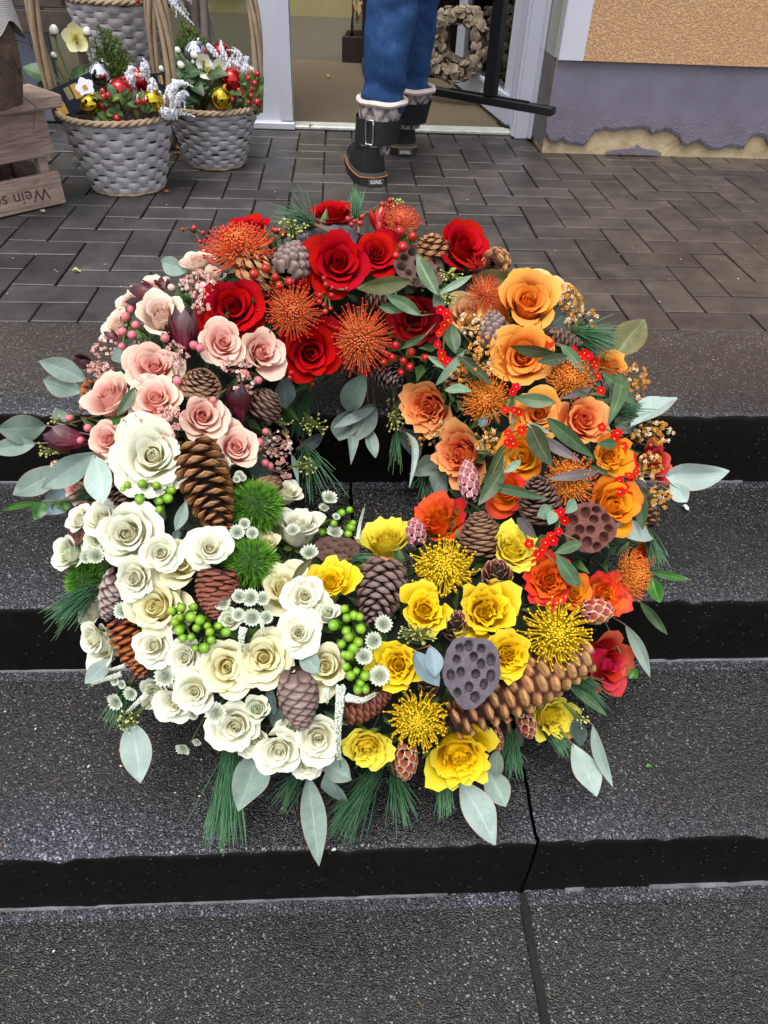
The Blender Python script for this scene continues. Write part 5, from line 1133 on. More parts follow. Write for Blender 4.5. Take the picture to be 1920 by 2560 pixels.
CC = dict(
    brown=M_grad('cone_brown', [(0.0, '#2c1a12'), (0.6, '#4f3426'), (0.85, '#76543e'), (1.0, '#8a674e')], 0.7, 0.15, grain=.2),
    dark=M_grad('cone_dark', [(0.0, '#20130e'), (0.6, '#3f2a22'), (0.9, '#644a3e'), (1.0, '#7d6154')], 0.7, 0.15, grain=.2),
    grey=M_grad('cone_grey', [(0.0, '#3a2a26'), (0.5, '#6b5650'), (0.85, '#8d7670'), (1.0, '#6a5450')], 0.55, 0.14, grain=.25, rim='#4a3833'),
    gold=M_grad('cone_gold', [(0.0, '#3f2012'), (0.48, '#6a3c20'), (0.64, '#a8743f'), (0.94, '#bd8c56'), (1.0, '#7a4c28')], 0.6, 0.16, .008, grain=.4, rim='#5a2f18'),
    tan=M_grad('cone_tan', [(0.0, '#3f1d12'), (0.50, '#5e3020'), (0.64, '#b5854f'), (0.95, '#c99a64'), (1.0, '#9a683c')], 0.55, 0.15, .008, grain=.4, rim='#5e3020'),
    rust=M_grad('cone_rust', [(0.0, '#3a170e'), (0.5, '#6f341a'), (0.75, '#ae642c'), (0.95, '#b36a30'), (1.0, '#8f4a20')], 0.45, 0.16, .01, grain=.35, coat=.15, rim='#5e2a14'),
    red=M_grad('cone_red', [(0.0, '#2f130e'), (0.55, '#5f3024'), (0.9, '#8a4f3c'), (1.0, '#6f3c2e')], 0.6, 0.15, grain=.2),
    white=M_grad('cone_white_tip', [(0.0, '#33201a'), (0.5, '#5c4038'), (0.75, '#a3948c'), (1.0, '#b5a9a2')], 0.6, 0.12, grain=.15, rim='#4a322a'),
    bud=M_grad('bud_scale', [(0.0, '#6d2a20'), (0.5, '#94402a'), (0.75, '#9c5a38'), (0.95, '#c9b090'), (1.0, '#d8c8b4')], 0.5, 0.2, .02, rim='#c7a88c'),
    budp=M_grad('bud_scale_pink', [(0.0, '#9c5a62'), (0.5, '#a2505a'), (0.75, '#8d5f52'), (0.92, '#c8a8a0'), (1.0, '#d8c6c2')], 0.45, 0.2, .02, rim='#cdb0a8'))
MCORE = M('cone_core', '#25160f', 0.9)
def cone(kind, c, x0, y0, x1, y1, wid, n, label, style='open', sc=1.0, openness=0.9, tz=0.0, lift=0.012, cat='pine cone', name='pine_cone', group='pine cones in the wreath', lift1=None, prof=None):
    """cone from its stalk end (x0,y0) to its tip (x1,y1), wid across, all in picture units"""
    p0, n0, k0 = spot(c, x0, y0, lift); p1, n1, k1 = spot(c, x1, y1, lift if lift1 is None else lift1); ctr_ = (p0+p1)/2; k = (k0+k1)/2
    if tz: p1 = p1+TOC(p1)*tz; p0 = p0-TOC(p0)*tz
    ax_ = p1-p0; L_ = np.linalg.norm(ax_); ax_ = ax_/L_; R_ = wid*k*.5
    t_ = thing(name, label, cat, frame(p0, ax_, rng.random()*6), group)
    pf = prof or (lambda q: (math.sin(PI*min(1, .22+.72*q)))**.7*(1-.35*q))
    mx = max(pf(i/20) for i in range(21))
    b = MB(); b.grid(10, 8, lambda a, q: (max(.02, pf(q)/mx*.55)*R_*math.cos(2*PI*a), max(.02, pf(q)/mx*.55)*R_*math.sin(2*PI*a), L_*q*.97), wrap=True); link('core', b.mesh('core', MCORE), t_)
    for i in range(n):
        q = ((i+.5)/n)**.95; a = i*2.39996+rng.gauss(0, .05); rad = pf(q)/mx*R_; o = np.array([math.cos(a), math.sin(a), 0]); op = openness*(1-.62*q)
        if style == 'open': op = openness*(1.05-.75*q)
        d = nz(o*op+np.array([0, 0, 1.05-op*.75])); nrm = nz(o-d*(o@d)) if abs(o@d) < .999 else np.array([0, 0, -1.0])
        sl = rad*(.72 if style == 'open' else .62)*sc+R_*.13; root = o*max(.15*rad, rad-sl*(o@d)*.95)+np.array([0, 0, L_*q*.96-sl*d[2]*.6])
        sw = sl*rng.uniform(.92, 1.08)
        zz = nrm; yy = d; xx = np.cross(yy, zz); m_ = Matrix(((xx[0]*sw, yy[0]*sl, zz[0]*sl, root[0]), (xx[1]*sw, yy[1]*sl, zz[1]*sl, root[1]), (xx[2]*sw, yy[2]*sl, zz[2]*sl, root[2]), (0, 0, 0, 1)))
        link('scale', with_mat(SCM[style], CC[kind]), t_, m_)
    return t_
BUDP = lambda q: math.sin(PI*min(.985, .12+.86*q))**.75
def protea(kind, c, x0, y0, x1, y1, wid, label, n=38, tz=0.0, lift=0.012): return cone(kind, c, x0, y0, x1, y1, wid, n, label, 'bud', 1.15, .42, tz, lift, 'bud', 'protea_bud', 'scaly protea buds in the wreath', None, BUDP)

# ---------------------------------------------------------------- green pompon carnations
MGREEN = M_grad('green_trick', [(0.0, '#2f5a12'), (0.5, '#4f8a1c'), (1.0, '#7fb42e')], 0.6, 0.05, trans=.1)
b = MB(); rr = random.Random(21)
for i in range(1500):
    s_ = (i+.5)/1500; z = 1-1.55*s_; a = i*2.39996; r_ = math.sqrt(max(0, 1-z*z)); d = np.array([r_*math.cos(a), r_*math.sin(a), z]); d = nz(d+np.array([rr.gauss(0, .16) for _ in range(3)])); L_ = rr.uniform(.30, .42); c_ = d*.64; w_ = nz(np.cross(d, (rr.gauss(0, 1), rr.gauss(0, 1), .4)))*.017; bd = np.array([rr.gauss(0, .08) for _ in range(3)])
    b.add([c_-w_, c_+w_, c_+d*L_*.55-w_*.8+bd*.5, c_+d*L_*.55+w_*.8+bd*.5, c_+d*L_+bd], [(0, 1, 3, 2), (2, 3, 4)], [(0, 0), (1, 0), (0, .55), (1, .55), (.5, 1)])
POMPON = b.mesh('bristles', MGREEN, False); b = MB(); b.ball((0, 0, 0), .72, 14, 10); PCO = b.mesh('core', M('green_core', '#27480f', 0.9))
def pompon(c, x, y, r_, tx, ty, label, lift=0.012):
    p, n_, k = spot(c, x, y, lift); r = r_*k; t_ = thing('green_carnation', label, 'flower', frame(p-TOC(p)*r*.25, facing(p, n_, tx, ty), rng.random()*6, (r, r, r*.85)), 'green pompon carnations'); link('bristles', POMPON, t_, None, 'stuff'); link('core', PCO, t_)

# ---------------------------------------------------------------- hypericum berries, rose hips
BC = dict(green=M_grad('green_berry', [(0.0, '#4f7a14'), (0.6, '#6c9a1a'), (1.0, '#86ab34')], 0.28, 0.14, .012, coat=.2), red=M_grad('red_hypericum', [(0.0, '#a01014'), (0.6, '#b8131a'), (1.0, '#8c0c10')], 0.22, .10, .008, coat=.4), pink=M_grad('pink_berry', [(0.0, '#e3b0a8'), (0.5, '#dd7f88'), (1.0, '#cf5f70')], 0.3, .08, .006, coat=.25), hip=M_grad('rose_hip', [(0.0, '#a8231a'), (0.8, '#b3161a'), (1.0, '#3c1512')], 0.25, .12, .01, coat=.35), blush=M_grad('blush_berry', [(0.0, '#dfc2b4'), (1.0, '#e2b2ac')], 0.3, .06))
b = MB(); b.ball((0, 0, .25), 1, 12, 9, (.93, .93, 1.08)); b.ball((0, 0, 1.33), .10, 5, 4); BERM = b.mesh('berry', MBLACK)
b = MB()
for k in range(4): a = k*PI/2; leaf_grid(b, (.2*math.cos(a), .2*math.sin(a), -.72), (1.15*math.cos(a), 1.15*math.sin(a), -.30), .95, (0, 0, 1), -.12, .1, .45, 4, 5)
CALM = b.mesh('calyx', M_leaf('calyx_green', '#5c8a2c', '#3f6a1f', '#8fae58', 0.45))
def hyper(kind, c, pts, r_, label, group, calyx=True, name='berry_sprig', up_=0.55, lift=0.022):
    ps = [spot(c, q[0], q[1], lift if len(q) < 3 else q[2]) for q in pts]; ctr_ = sum(p[0] for p in ps)/len(ps)-TOC(ps[0][0])*0.05
    t_ = thing(name, label, 'berries', T(ctr_), group); st_ = MB(); an = anchor(ctr_)-ctr_; st_.tube([an, an*.5, (0, 0, 0)], .0016, 4)
    for p, n_, k in ps:
        d = nz(p-ctr_+TOC(p)*.02+np.array([rng.gauss(0, .012) for _ in range(3)])); r = r_*k*rng.uniform(.78, 1.12)
        if calyx:
            bo = link('berry', with_mat(BERM, BC[kind]), t_, frame(p-ctr_, d, rng.random()*6, r)); link('calyx', CALM, bo)
        else: link('berry', with_mat(BERM, BC[kind]), t_, frame(p-ctr_, d, 0, r))
        st_.tube([(0, 0, 0), (p-ctr_)*.5+np.array([0, 0, .004]), p-ctr_-d*r*.6], .0014, 4)
    link('stems', st_.mesh('stems', MSTEM), t_); return t_

# ---------------------------------------------------------------- baby's breath
b = MB(); rr = random.Random(31)
for k in range(9):
    a = k*2.4; el = .2+.9*(k/9); d = np.array([math.cos(a)*math.sin(el*1.7), math.sin(a)*math.sin(el*1.7), math.cos(el*1.7)]); s_ = nz(np.cross(d, (.3, .2, 1)))*.38; u2 = np.cross(d, s_)
    b.add([d*.2-s_, d*.75-s_*.6-u2*.8, d*1.0, d*.75+s_*.6+u2*.8, d*.2+s_], [(0, 1, 2), (0, 2, 4), (2, 3, 4)], [(0, 0), (0, .6), (.5, 1), (1, .6), (1, 0)])
FLOR = b
def gyps(kind, c, x, y, rx, ry, n, label, fr=13.5, lift=0.032, spread=0.014):
    mats = dict(pink=[M_grad('pink_breath', [(0.0, '#d9988c'), (1.0, '#f2c4ba')], .7, .1), M_grad('pale_breath', [(0.0, '#e6c8bc'), (1.0, '#f6e6de')], .7, .05)], orange=[M_grad('orange_breath', [(0.0, '#c98a30'), (1.0, '#f0b052')], .7, .1), M_grad('cream_breath', [(0.0, '#e4c694'), (1.0, '#f4e4c8')], .7, .05)])[kind]
    stm = M('breath_stem_'+kind, '#a07a64' if kind == 'pink' else '#8d7a3c', 0.7)
    p, n_, k = spot(c, x, y, 0); rt_ = p-n_*0.03; t_ = thing('babys_breath', label, 'flowers', T(rt_), 'sprays of small dyed baby breath flowers'); b = MB(); s_ = MB(); rr = random.Random(int(x*7+y)); rF = np.array(FLOR.v)
    for i in range(int(n*1.25)):
        a, q = rr.random()*6.28, rr.random()**.5
        X, Y = px(c, x+rx*q*math.cos(a), y+ry*q*math.sin(a)); P_ = p+((X-px(c, x, y)[0])*rt-(Y-px(c, x, y)[1])*up)*k*CROPS[c][2]+TOC(p)*(lift+rr.gauss(0, spread)); f = facing(P_, n_, rr.gauss(0, .5), rr.gauss(0, .5)); r = fr*k*rr.uniform(.6, 1.15)
        Mx = np.array(frame((0, 0, 0), f, rr.random()*6, r))[:3, :3]; b.add((rF @ Mx.T)+(P_-rt_), FLOR.f, FLOR.uv, mi=rr.choice((0, 0, 1)))
        if i % 2 == 0: m_ = (P_-rt_)*.55+np.array([rr.gauss(0, .006) for _ in range(3)]); s_.tube([(0, 0, 0), m_, P_-rt_], .0007, 3, cap=False)
    link('florets', b.mesh('florets', mats, False), t_, None, 'stuff'); link('stems', s_.mesh('stems', stm), t_)

# ---------------------------------------------------------------- masterwort (astrantia)
b = MB()
for k in range(16): a = k*2*PI/16; leaf_grid(b, (.22*math.cos(a), .22*math.sin(a), 0), (.98*math.cos(a), .98*math.sin(a), .30+.12*math.sin(k*5)), .34, (0, 0, 1), -.10, .25, .6, 2, 5)
BRAC = b.mesh('bracts', M_grad('white_bract', [(0.0, '#a9ba88'), (0.5, '#d3dcc4'), (1.0, '#e2e6da')], .6, .04, trans=.2))
b = MB(); rr = random.Random(9)
for i in range(64):
    s_ = (i+.5)/64; a = i*2.4; po = s_**.7*1.35; d = np.array([math.sin(po)*math.cos(a), math.sin(po)*math.sin(a), math.cos(po)]); b.tube([d*.12, d*(.58+.06*math.sin(i*3))], .012, 3, cap=False); b.ball(d*(.62+.06*math.sin(i*3)), .050, 5, 4)
FLOS = b.mesh('florets', M('florets_pale', '#bfc4b8', 0.7, mottle=(14, '#87917a')))
def astrantia(c, spots, label, lift=0.03, group='white masterwort flowers'):
    ps = [spot(c, q[0], q[1], lift) for q in spots]; ctr_ = sum(p[0] for p in ps)/len(ps)-TOC(ps[0][0])*.06; t_ = thing('masterwort', label, 'flower', T(ctr_), group); st_ = MB(); an = anchor(ctr_)-ctr_; st_.tube([an, an*.5+np.array([0, 0, .012]), (0, 0, 0)], .0014, 4)
    for (p, n_, k), q in zip(ps, spots):
        f = facing(p, n_, q[3] if len(q) > 3 else rng.gauss(0, .25), q[4] if len(q) > 4 else rng.gauss(.1, .25)); r = q[2]*k; fl_ = link('bloom', None, t_, frame(p-ctr_, f, rng.random()*6, r)); link('bracts', BRAC, fl_); link('florets', FLOS, fl_, T((0, 0, .02))); st_.tube([(0, 0, 0), (p-ctr_)*.6+np.array([0, 0, .005]), p-ctr_-f*r*.05], .0013, 4)
    link('stems', st_.mesh('stems', MSTEM), t_)

# ---------------------------------------------------------------- speedwell spikes
MVER = M('white_speedwell', '#cfd3c6', 0.8); MVERG = M('green_tip', '#5f8a3a', 0.6)
def veronica(c, path, wid, label, lift=0.035):
    ps = [spot(c, x, y, lift) for x, y in path]; P0 = ps[0][0]; t_ = thing('speedwell_spike', label, 'flower', T(P0), 'white speedwell spikes'); pts = [p[0]-P0 for p in ps]; k = ps[0][2]; R_ = wid*k*.33
    # smooth the path
    tt = np.linspace(0, len(pts)-1, 24); A_ = np.array(pts); sm = np.array([[np.interp(t_0, range(len(pts)), A_[:, j]) for j in range(3)] for t_0 in tt])
    for _ in range(3): sm[1:-1] = (sm[:-2]+2*sm[1:-1]+sm[2:])/4
    b = MB(); b.tube(sm, [R_*(.62-.45*i/23) for i in range(24)], 8); link('spike', b.mesh('spike', M_grad('speedwell_stalk', [(0.0, '#8fa67c'), (0.6, '#7f9a68'), (0.85, '#5f8a3c'), (1.0, '#4a7a2c')], .7, .05)), t_); b = MB(); L_ = sum(np.linalg.norm(sm[i+1]-sm[i]) for i in range(23)); n = int(min(400, L_/(R_*.040)))
    for i in range(n):
        s_ = min(.95, max(0, (i+rng.gauss(0, 2.5))/n*.90)); q = s_*23; j = min(22, int(q)); c_ = sm[j]+(sm[j+1]-sm[j])*(q-j); ax_ = nz(sm[j+1]-sm[j]); a = i*2.39996+rng.gauss(0, .25); e = nz(np.cross(ax_, (.3, .5, .8))); g_ = np.cross(ax_, e); o = math.cos(a)*e+math.sin(a)*g_; r0 = R_*(.64-.42*s_); b.ball(c_+o*(r0+R_*(.10+.08*rng.random())), R_*.27*(1.2-.85*s_)*rng.uniform(.7, 1.25), 5, 4)
    link('buds', b.mesh('buds', MVER, False), t_, None, 'stuff')

# ---------------------------------------------------------------- dark conebush (leucadendron)
MLEU = M_grad('dark_red_bract', [(0.0, '#6d1a28'), (0.45, '#541420'), (0.8, '#3f1c26'), (1.0, '#4a2a34')], .42, .18, .015, trans=.08); MLEUG = M_grad('grey_red_bract', [(0.0, '#5a2028'), (0.5, '#5b3c40'), (1.0, '#625056')], .45, .12, .015)
def leuca(c, x0, y0, x1, y1, wid, label, n=10, lift=0.02, mats=None, group='dark red conebush shoots', name='conebush_shoot', bw=.30):
    p0, n0, k = spot(c, x0, y0, lift-.02); p1, n1, k1 = spot(c, x1, y1, lift+.01); ax_ = p1-p0; L_ = np.linalg.norm(ax_); t_ = thing(name, label, 'flower', frame(p0, ax_, rng.random()*6), group); sp_ = wid*k*.5
    for i in range(n):
        s_ = i/n; a = i*2.39996; o = np.array([math.cos(a), math.sin(a), 0]); q0 = o*sp_*.12+np.array([0, 0, L_*.30*(1-s_)]); q1 = o*sp_*(1.0-.75*s_)*rng.uniform(.85, 1.1)+np.array([0, 0, L_*(.78+.22*s_)*rng.uniform(.92, 1.05)])
        b = MB(); leaf_grid(b, q0, q1, L_*bw*rng.uniform(.85, 1.15), o*-1, -.10, .22, .52, 5, 8); link('bract', b.mesh('bract', rng.choice(mats or (MLEU, MLEU, MLEUG))), t_)

# ---------------------------------------------------------------- eucalyptus, spurge leaves, seed heads, pine
LC = dict(
    euc=M_leaf('eucalyptus_leaf', '#8a9f92', '#74897e', '#b4c2b4', 0.55, trans=.10, edge='#a8937f'),
    pale=M_leaf('pale_eucalyptus_leaf', '#a3b5ad', '#8fa39a', '#c6d2c8', 0.55, trans=.12, edge='#b89c8c'),
    blue=M_leaf('blue_eucalyptus_leaf', '#8398a0', '#6d838a', '#b0c0c4', 0.5, trans=.1, edge='#98988c'),
    olive=M_leaf('olive_eucalyptus_leaf', '#6f6f45', '#555a38', '#989465', 0.5, trans=.1, edge='#7d5c3c'),
    dark=M_leaf('dark_eucalyptus_leaf', '#50605a', '#3d4c48', '#7f8d84', 0.5, trans=.08),
    lance=M_leaf('spurge_leaf', '#4f6a45', '#3b5236', '#8fa57c', 0.42, trans=.1),
    lanced=M_leaf('dark_spurge_leaf', '#41502f', '#2e3a24', '#7c8c5a', 0.42, trans=.08),
    purple=M_leaf('purple_spurge_leaf', '#5c5350', '#4a4141', '#8a7f78', 0.45, trans=.08),
    mint=M_leaf('mint_spurge_leaf', '#7f9a80', '#6a866d', '#a8bda2', 0.45, trans=.12),
    green=M_leaf('bright_green_leaf', '#3f7a2c', '#2c5c20', '#8ab45e', 0.3, trans=.15))
def sprig(label, leaves, group='eucalyptus sprigs', name='eucalyptus_sprig', stem='#7d5a48', cat='leaves'):
    """leaves: (crop, base x, base y, tip x, tip y, width, colour[, lift at base, lift at tip, widest point])"""
    L0 = leaves[0]; P0, n0, k0 = spot(L0[0], L0[1], L0[2], L0[7] if len(L0) > 7 else .03); t_ = thing(name, label, cat, T(P0), group); st_ = MB(); an = anchor(P0); inner = P0*.35+an*.65
    for l in leaves:
        c, x0, y0, x1, y1, wd, col = l[:7]; l0 = l[7] if len(l) > 7 else .03; l1 = l[8] if len(l) > 8 else l0; tp_ = l[9] if len(l) > 9 else .48
        p0, n_, k = spot(c, x0, y0, l0); p1, n1, k1 = spot(c, x1, y1, l1); nr = nz(TOC((p0+p1)/2)+np.array([rng.gauss(0, .22) for _ in range(3)]))
        b = MB(); leaf_grid(b, p0, p1, wd*(k+k1)*.5, nr, rng.uniform(-.03, .13), rng.uniform(.15, .5), tp_, 6, 12, .05, rng.random()*3); b.v = [tuple(np.asarray(q)-P0) for q in b.v]; link('leaf', b.mesh('leaf', LC[col]), t_)
        m_ = (p0+inner)/2+n_*.012; st_.tube([inner-P0, m_-P0, p0-P0, p0-P0+(p1-p0)*.06], [.0018, .0015, .0012, .0009], 4)
    link('stem', st_.mesh('stem', M('sprig_stem'+stem[1:], stem, 0.6)), t_)
MSEED = M_grad('seed_capsule', [(0.0, '#848d48'), (0.6, '#aeb560'), (1.0, '#c4bc74')], .6, .12)
b = MB(); b.grid(6, 5, lambda a, q: ((.10+.42*math.sin(q*PI*.92)**1.0)*math.cos(2*PI*a)*(1-.3*(q > .8)), (.10+.42*math.sin(q*PI*.92)**1.0)*math.sin(2*PI*a)*(1-.3*(q > .8)), q*1.5), wrap=True); SEEDM = b
def seeds(c, x, y, rx, ry, n, label, lift=.03, s_px=15):
    p, n_, k = spot(c, x, y, lift); t_ = thing('seed_head', label, 'seeds', T(p), 'eucalyptus seed heads'); b = MB(); st_ = MB(); s0 = s_px*k*CROPS[c][2]/CROPS['H'][2]*1.0; rr = random.Random(int(x+y)); V_ = np.array(SEEDM.v)
    for i in range(n):
        a, q = rr.random()*6.28, rr.random()**.6; P_ = (rt*rx*q*math.cos(a)-up*ry*q*math.sin(a))*k+TOC(p)*rr.uniform(-.008, .012); d = nz(P_+TOC(p)*.01+np.array([rr.gauss(0, .006) for _ in range(3)])); Mx = np.array(frame((0, 0, 0), d, rr.random()*6, s0*rr.uniform(.8, 1.2)))[:3, :3]; b.add((V_ @ Mx.T)+P_, SEEDM.f, SEEDM.uv); st_.tube([-n_*.03, P_*.4, P_], .0009, 3, cap=False)
    link('capsules', b.mesh('capsules', MSEED), t_, None, 'stuff'); link('stems', st_.mesh('stems', MSTEM), t_)
MSPUR = M_grad('scarlet_floret', [(0.0, '#a00600'), (1.0, '#c80a00')], .75, .08, .004, spec=.1); MEYE = M('floret_eye', '#e8b07a', 0.6)
b = MB()
for k in range(5): a = k*2*PI/5; leaf_grid(b, (.10*math.cos(a), .10*math.sin(a), 0), (1.0*math.cos(a), 1.0*math.sin(a), .12), .92, (0, 0, 1), -.05, 0, .62, 4, 5)
SPM = b.mesh('floret', MSPUR); b = MB(); b.ball((0, 0, .06), .15, 6, 5); SPE = b.mesh('eye', MEYE)
def spurge(c, pts, leaves, label, r_=26, lift=.045):
    ps = [spot(c, q[0], q[1], lift) for q in pts]; P0 = ps[0][0]; t_ = thing('scarlet_spurge', label, 'flower', T(P0), 'arching scarlet spurge sprays'); path = [p[0]-P0-TOC(p[0])*.012 for p in ps]
    for p, n_, k in ps:
        for j in range(1):
            f = facing(p, n_, rng.gauss(0, .35), rng.gauss(0, .35)); fo_ = link('floret', SPM, t_, frame(p-P0, f, rng.random()*6, r_*k*CROPS[c][2]/2.07*rng.uniform(.85, 1.15))); link('eye', SPE, fo_)
    st_ = MB(); 
    if len(path) > 1: st_.tube(path, .0016, 5)
    for l in leaves:
        x0, y0, x1, y1, wd, col = l[:6]; l0 = l[6] if len(l) > 6 else lift; p0, n_, k = spot(c, x0, y0, l0); p1, n1, k1 = spot(c, x1, y1, l0+.004)
        b = MB(); leaf_grid(b, p0, p1, wd*k, nz(TOC(p0)+np.array([rng.gauss(0, .3) for _ in range(3)])), rng.uniform(.04, .12), rng.uniform(.15, .35), .45, 5, 12, .02, rng.random()*3); b.v = [tuple(np.asarray(q)-P0) for q in b.v]; link('leaf', b.mesh('leaf', LC[col]), t_)
        near = min(path, key=lambda q: np.linalg.norm(q-(p0-P0))); st_.tube([near, (near+p0-P0)/2, p0-P0, p0-P0+(p1-p0)*.05], .0011, 4)
    link('stem', st_.mesh('stem', M('spurge_stem', '#6d6a44', 0.6)), t_)
def pine(c, x0, y0, x1, y1, n, fan, label, droop=.15, lift=0.0, mat=None, lift1=None):
    """a tuft of long needles from (x0,y0) fanning out towards (x1,y1)"""
    p0, n_, k = spot(c, x0, y0, lift); p1, n1, k1 = spot(c, x1, y1, lift if lift1 is None else lift1); d0 = p1-p0; L_ = np.linalg.norm(d0); d0 = d0/L_; t_ = thing('pine_tuft', label, 'pine', T(p0), 'pine needle tufts round the wreath'); b = MB(); rr = random.Random(int(x0*3+y0))
    for i in range(n):
        d = nz(d0+(rt*rr.gauss(0, fan)+up*rr.gauss(0, fan)+fw*rr.gauss(0, fan*.6))); l = L_*rr.uniform(.55, 1.05); o = np.array([rr.gauss(0, .004) for _ in range(3)])+d0*rr.uniform(-.01, .25)*L_*.5; g_ = np.array([0, 0, -1.0])*droop*l
        b.tube([o, o+d*l*.35+g_*.1, o+d*l*.7+g_*.45, o+d*l+g_], [.0009, .0008, .0007, .0003], 3, cap=False)
    link('needles', b.mesh('needles', mat or MPINE), t_, None, 'stuff'); b = MB(); b.tube([-d0*.04, d0*L_*.15], .003, 5); link('twig', b.mesh('twig', MBRST), t_)

# ================================================================ WHAT IS SET INTO THE WREATH
# pine first, deepest
for a in (
 ('A', 690, 190, 530, 110, 55, .22, 'thin pale pine tuft fanning out left of the topmost red rose', .05, .02),
 ('A', 895, 170, 885, 35, 70, .10, 'upright green pine tuft right of the topmost red rose', 0, .02),
 ('B', 975, 440, 1215, 450, 110, .16, 'pine tuft spreading right below the highest orange roses', .1, .03),
 ('B', 1230, 850, 1400, 850, 60, .14, 'pine tuft behind the pale eucalyptus leaf at the right edge', .1, .0),
 ('C', 400, 880, 80, 1080, 95, .16, 'pine tuft pointing left over the step below the left green pompon', .12, .0),
 ('C', 620, 1560, 480, 1800, 70, .14, 'pine tuft behind the speedwell spikes at the lower left', .15, -.01),
 ('G', 300, 230, 255, 640, 210, .11, 'large dark pine tuft hanging at the lower left left of a broad eucalyptus leaf', .10, -.01),
 ('G', 590, 380, 500, 520, 45, .16, 'small pine tuft under the lowest white spray roses', .1, .0),
 ('G', 900, 370, 740, 610, 190, .14, 'large pine tuft fanning down under the lowest yellow rose bud', .10, .0),
 ('G', 970, 380, 1020, 560, 50, .16, 'thin pine tuft under the hanging protea bud', .12, .0),
 ('G', 1175, 380, 1185, 540, 95, .12, 'dark pine tuft left of the widest yellow rose at the bottom', .1, .0),
 ('G', 1450, 220, 1475, 370, 85, .14, 'pine tuft hanging under the long golden cone', .12, .0),
 ('E', 1050, 960, 1190, 1080, 90, .16, 'pine tuft under the ruby red rose at the right', .1, .0),
 ('E', 960, 1250, 1030, 1350, 60, .18, 'pine tuft under the lemon yellow rose at the lower right', .1, .0),
 ('E', 1420, 260, 1490, 420, 55, .18, 'pine tuft right of the sideways orange pincushion', .1, .0),
 ('H', 330, 330, 260, 560, 150, .20, 'dark pine tuft on the inner side left of the hole', .2, -.02),
 ('H', 300, 680, 390, 860, 60, .2, 'thin pine needles hanging into the hole at its left', .2, .0),
 ('H', 885, 560, 860, 760, 22, .12, 'few fine pine needles hanging into the hole at its right', .15, .02),
 ('H', 600, 230, 620, 420, 70, .3, 'pine tuft at the top of the hole behind the hanging leaves', .2, -.03),
 ('H', 1060, 850, 1060, 960, 40, .2, 'pine tuft at the right of the hole under the grey leaves', .2, -.02),
 ('D', 1060, 690, 1210, 690, 50, .14, 'pine tuft between the purple lotus pod and the knobbed cone', .06, .0),
 ('F', 560, 1330, 380, 1390, 50, .2, 'pine tuft behind the broad eucalyptus leaves at the left', .1, -.02)):
    pine(*a)

# cones
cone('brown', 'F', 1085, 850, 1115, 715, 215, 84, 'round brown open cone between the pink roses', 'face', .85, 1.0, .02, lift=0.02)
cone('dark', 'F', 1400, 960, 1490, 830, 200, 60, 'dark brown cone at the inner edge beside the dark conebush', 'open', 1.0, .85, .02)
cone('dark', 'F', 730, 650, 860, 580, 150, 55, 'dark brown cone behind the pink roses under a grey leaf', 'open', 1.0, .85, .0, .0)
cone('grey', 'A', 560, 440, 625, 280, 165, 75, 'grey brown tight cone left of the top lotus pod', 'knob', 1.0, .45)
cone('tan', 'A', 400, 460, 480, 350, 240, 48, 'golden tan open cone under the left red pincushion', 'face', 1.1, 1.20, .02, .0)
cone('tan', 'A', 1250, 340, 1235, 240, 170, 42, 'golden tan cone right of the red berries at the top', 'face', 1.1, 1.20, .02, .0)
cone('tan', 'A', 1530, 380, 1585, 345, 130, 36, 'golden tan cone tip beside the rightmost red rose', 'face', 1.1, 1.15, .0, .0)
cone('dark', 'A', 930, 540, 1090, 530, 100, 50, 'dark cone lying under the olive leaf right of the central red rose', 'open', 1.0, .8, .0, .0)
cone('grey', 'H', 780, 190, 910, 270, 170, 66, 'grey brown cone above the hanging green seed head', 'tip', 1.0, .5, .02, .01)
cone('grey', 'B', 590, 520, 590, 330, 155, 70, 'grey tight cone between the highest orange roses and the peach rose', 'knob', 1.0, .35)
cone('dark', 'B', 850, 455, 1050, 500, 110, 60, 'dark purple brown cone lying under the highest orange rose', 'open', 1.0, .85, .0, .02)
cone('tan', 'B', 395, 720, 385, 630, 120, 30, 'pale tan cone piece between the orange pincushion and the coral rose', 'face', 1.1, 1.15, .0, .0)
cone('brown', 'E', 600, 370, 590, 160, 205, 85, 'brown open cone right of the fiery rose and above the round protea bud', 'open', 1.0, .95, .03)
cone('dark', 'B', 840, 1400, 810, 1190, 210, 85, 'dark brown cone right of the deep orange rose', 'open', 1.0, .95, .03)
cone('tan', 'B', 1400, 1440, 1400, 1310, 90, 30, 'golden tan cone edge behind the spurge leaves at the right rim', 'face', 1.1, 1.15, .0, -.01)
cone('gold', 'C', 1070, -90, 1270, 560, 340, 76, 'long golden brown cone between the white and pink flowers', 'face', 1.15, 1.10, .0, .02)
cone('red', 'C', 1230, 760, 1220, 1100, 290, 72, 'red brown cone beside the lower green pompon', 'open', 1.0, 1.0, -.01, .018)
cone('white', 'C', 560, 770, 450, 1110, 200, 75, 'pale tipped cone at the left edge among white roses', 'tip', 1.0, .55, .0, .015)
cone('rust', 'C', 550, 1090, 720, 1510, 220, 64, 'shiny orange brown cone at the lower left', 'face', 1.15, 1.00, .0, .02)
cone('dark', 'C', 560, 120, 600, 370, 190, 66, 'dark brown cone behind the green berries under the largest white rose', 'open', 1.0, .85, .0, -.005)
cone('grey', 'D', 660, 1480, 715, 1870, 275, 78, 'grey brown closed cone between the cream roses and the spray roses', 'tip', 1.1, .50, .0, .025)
cone('red', 'D', 1010, 1760, 1330, 1600, 200, 76, 'red brown cone lying behind the speedwell spikes', 'tip', 1.0, .5, .0, .0)
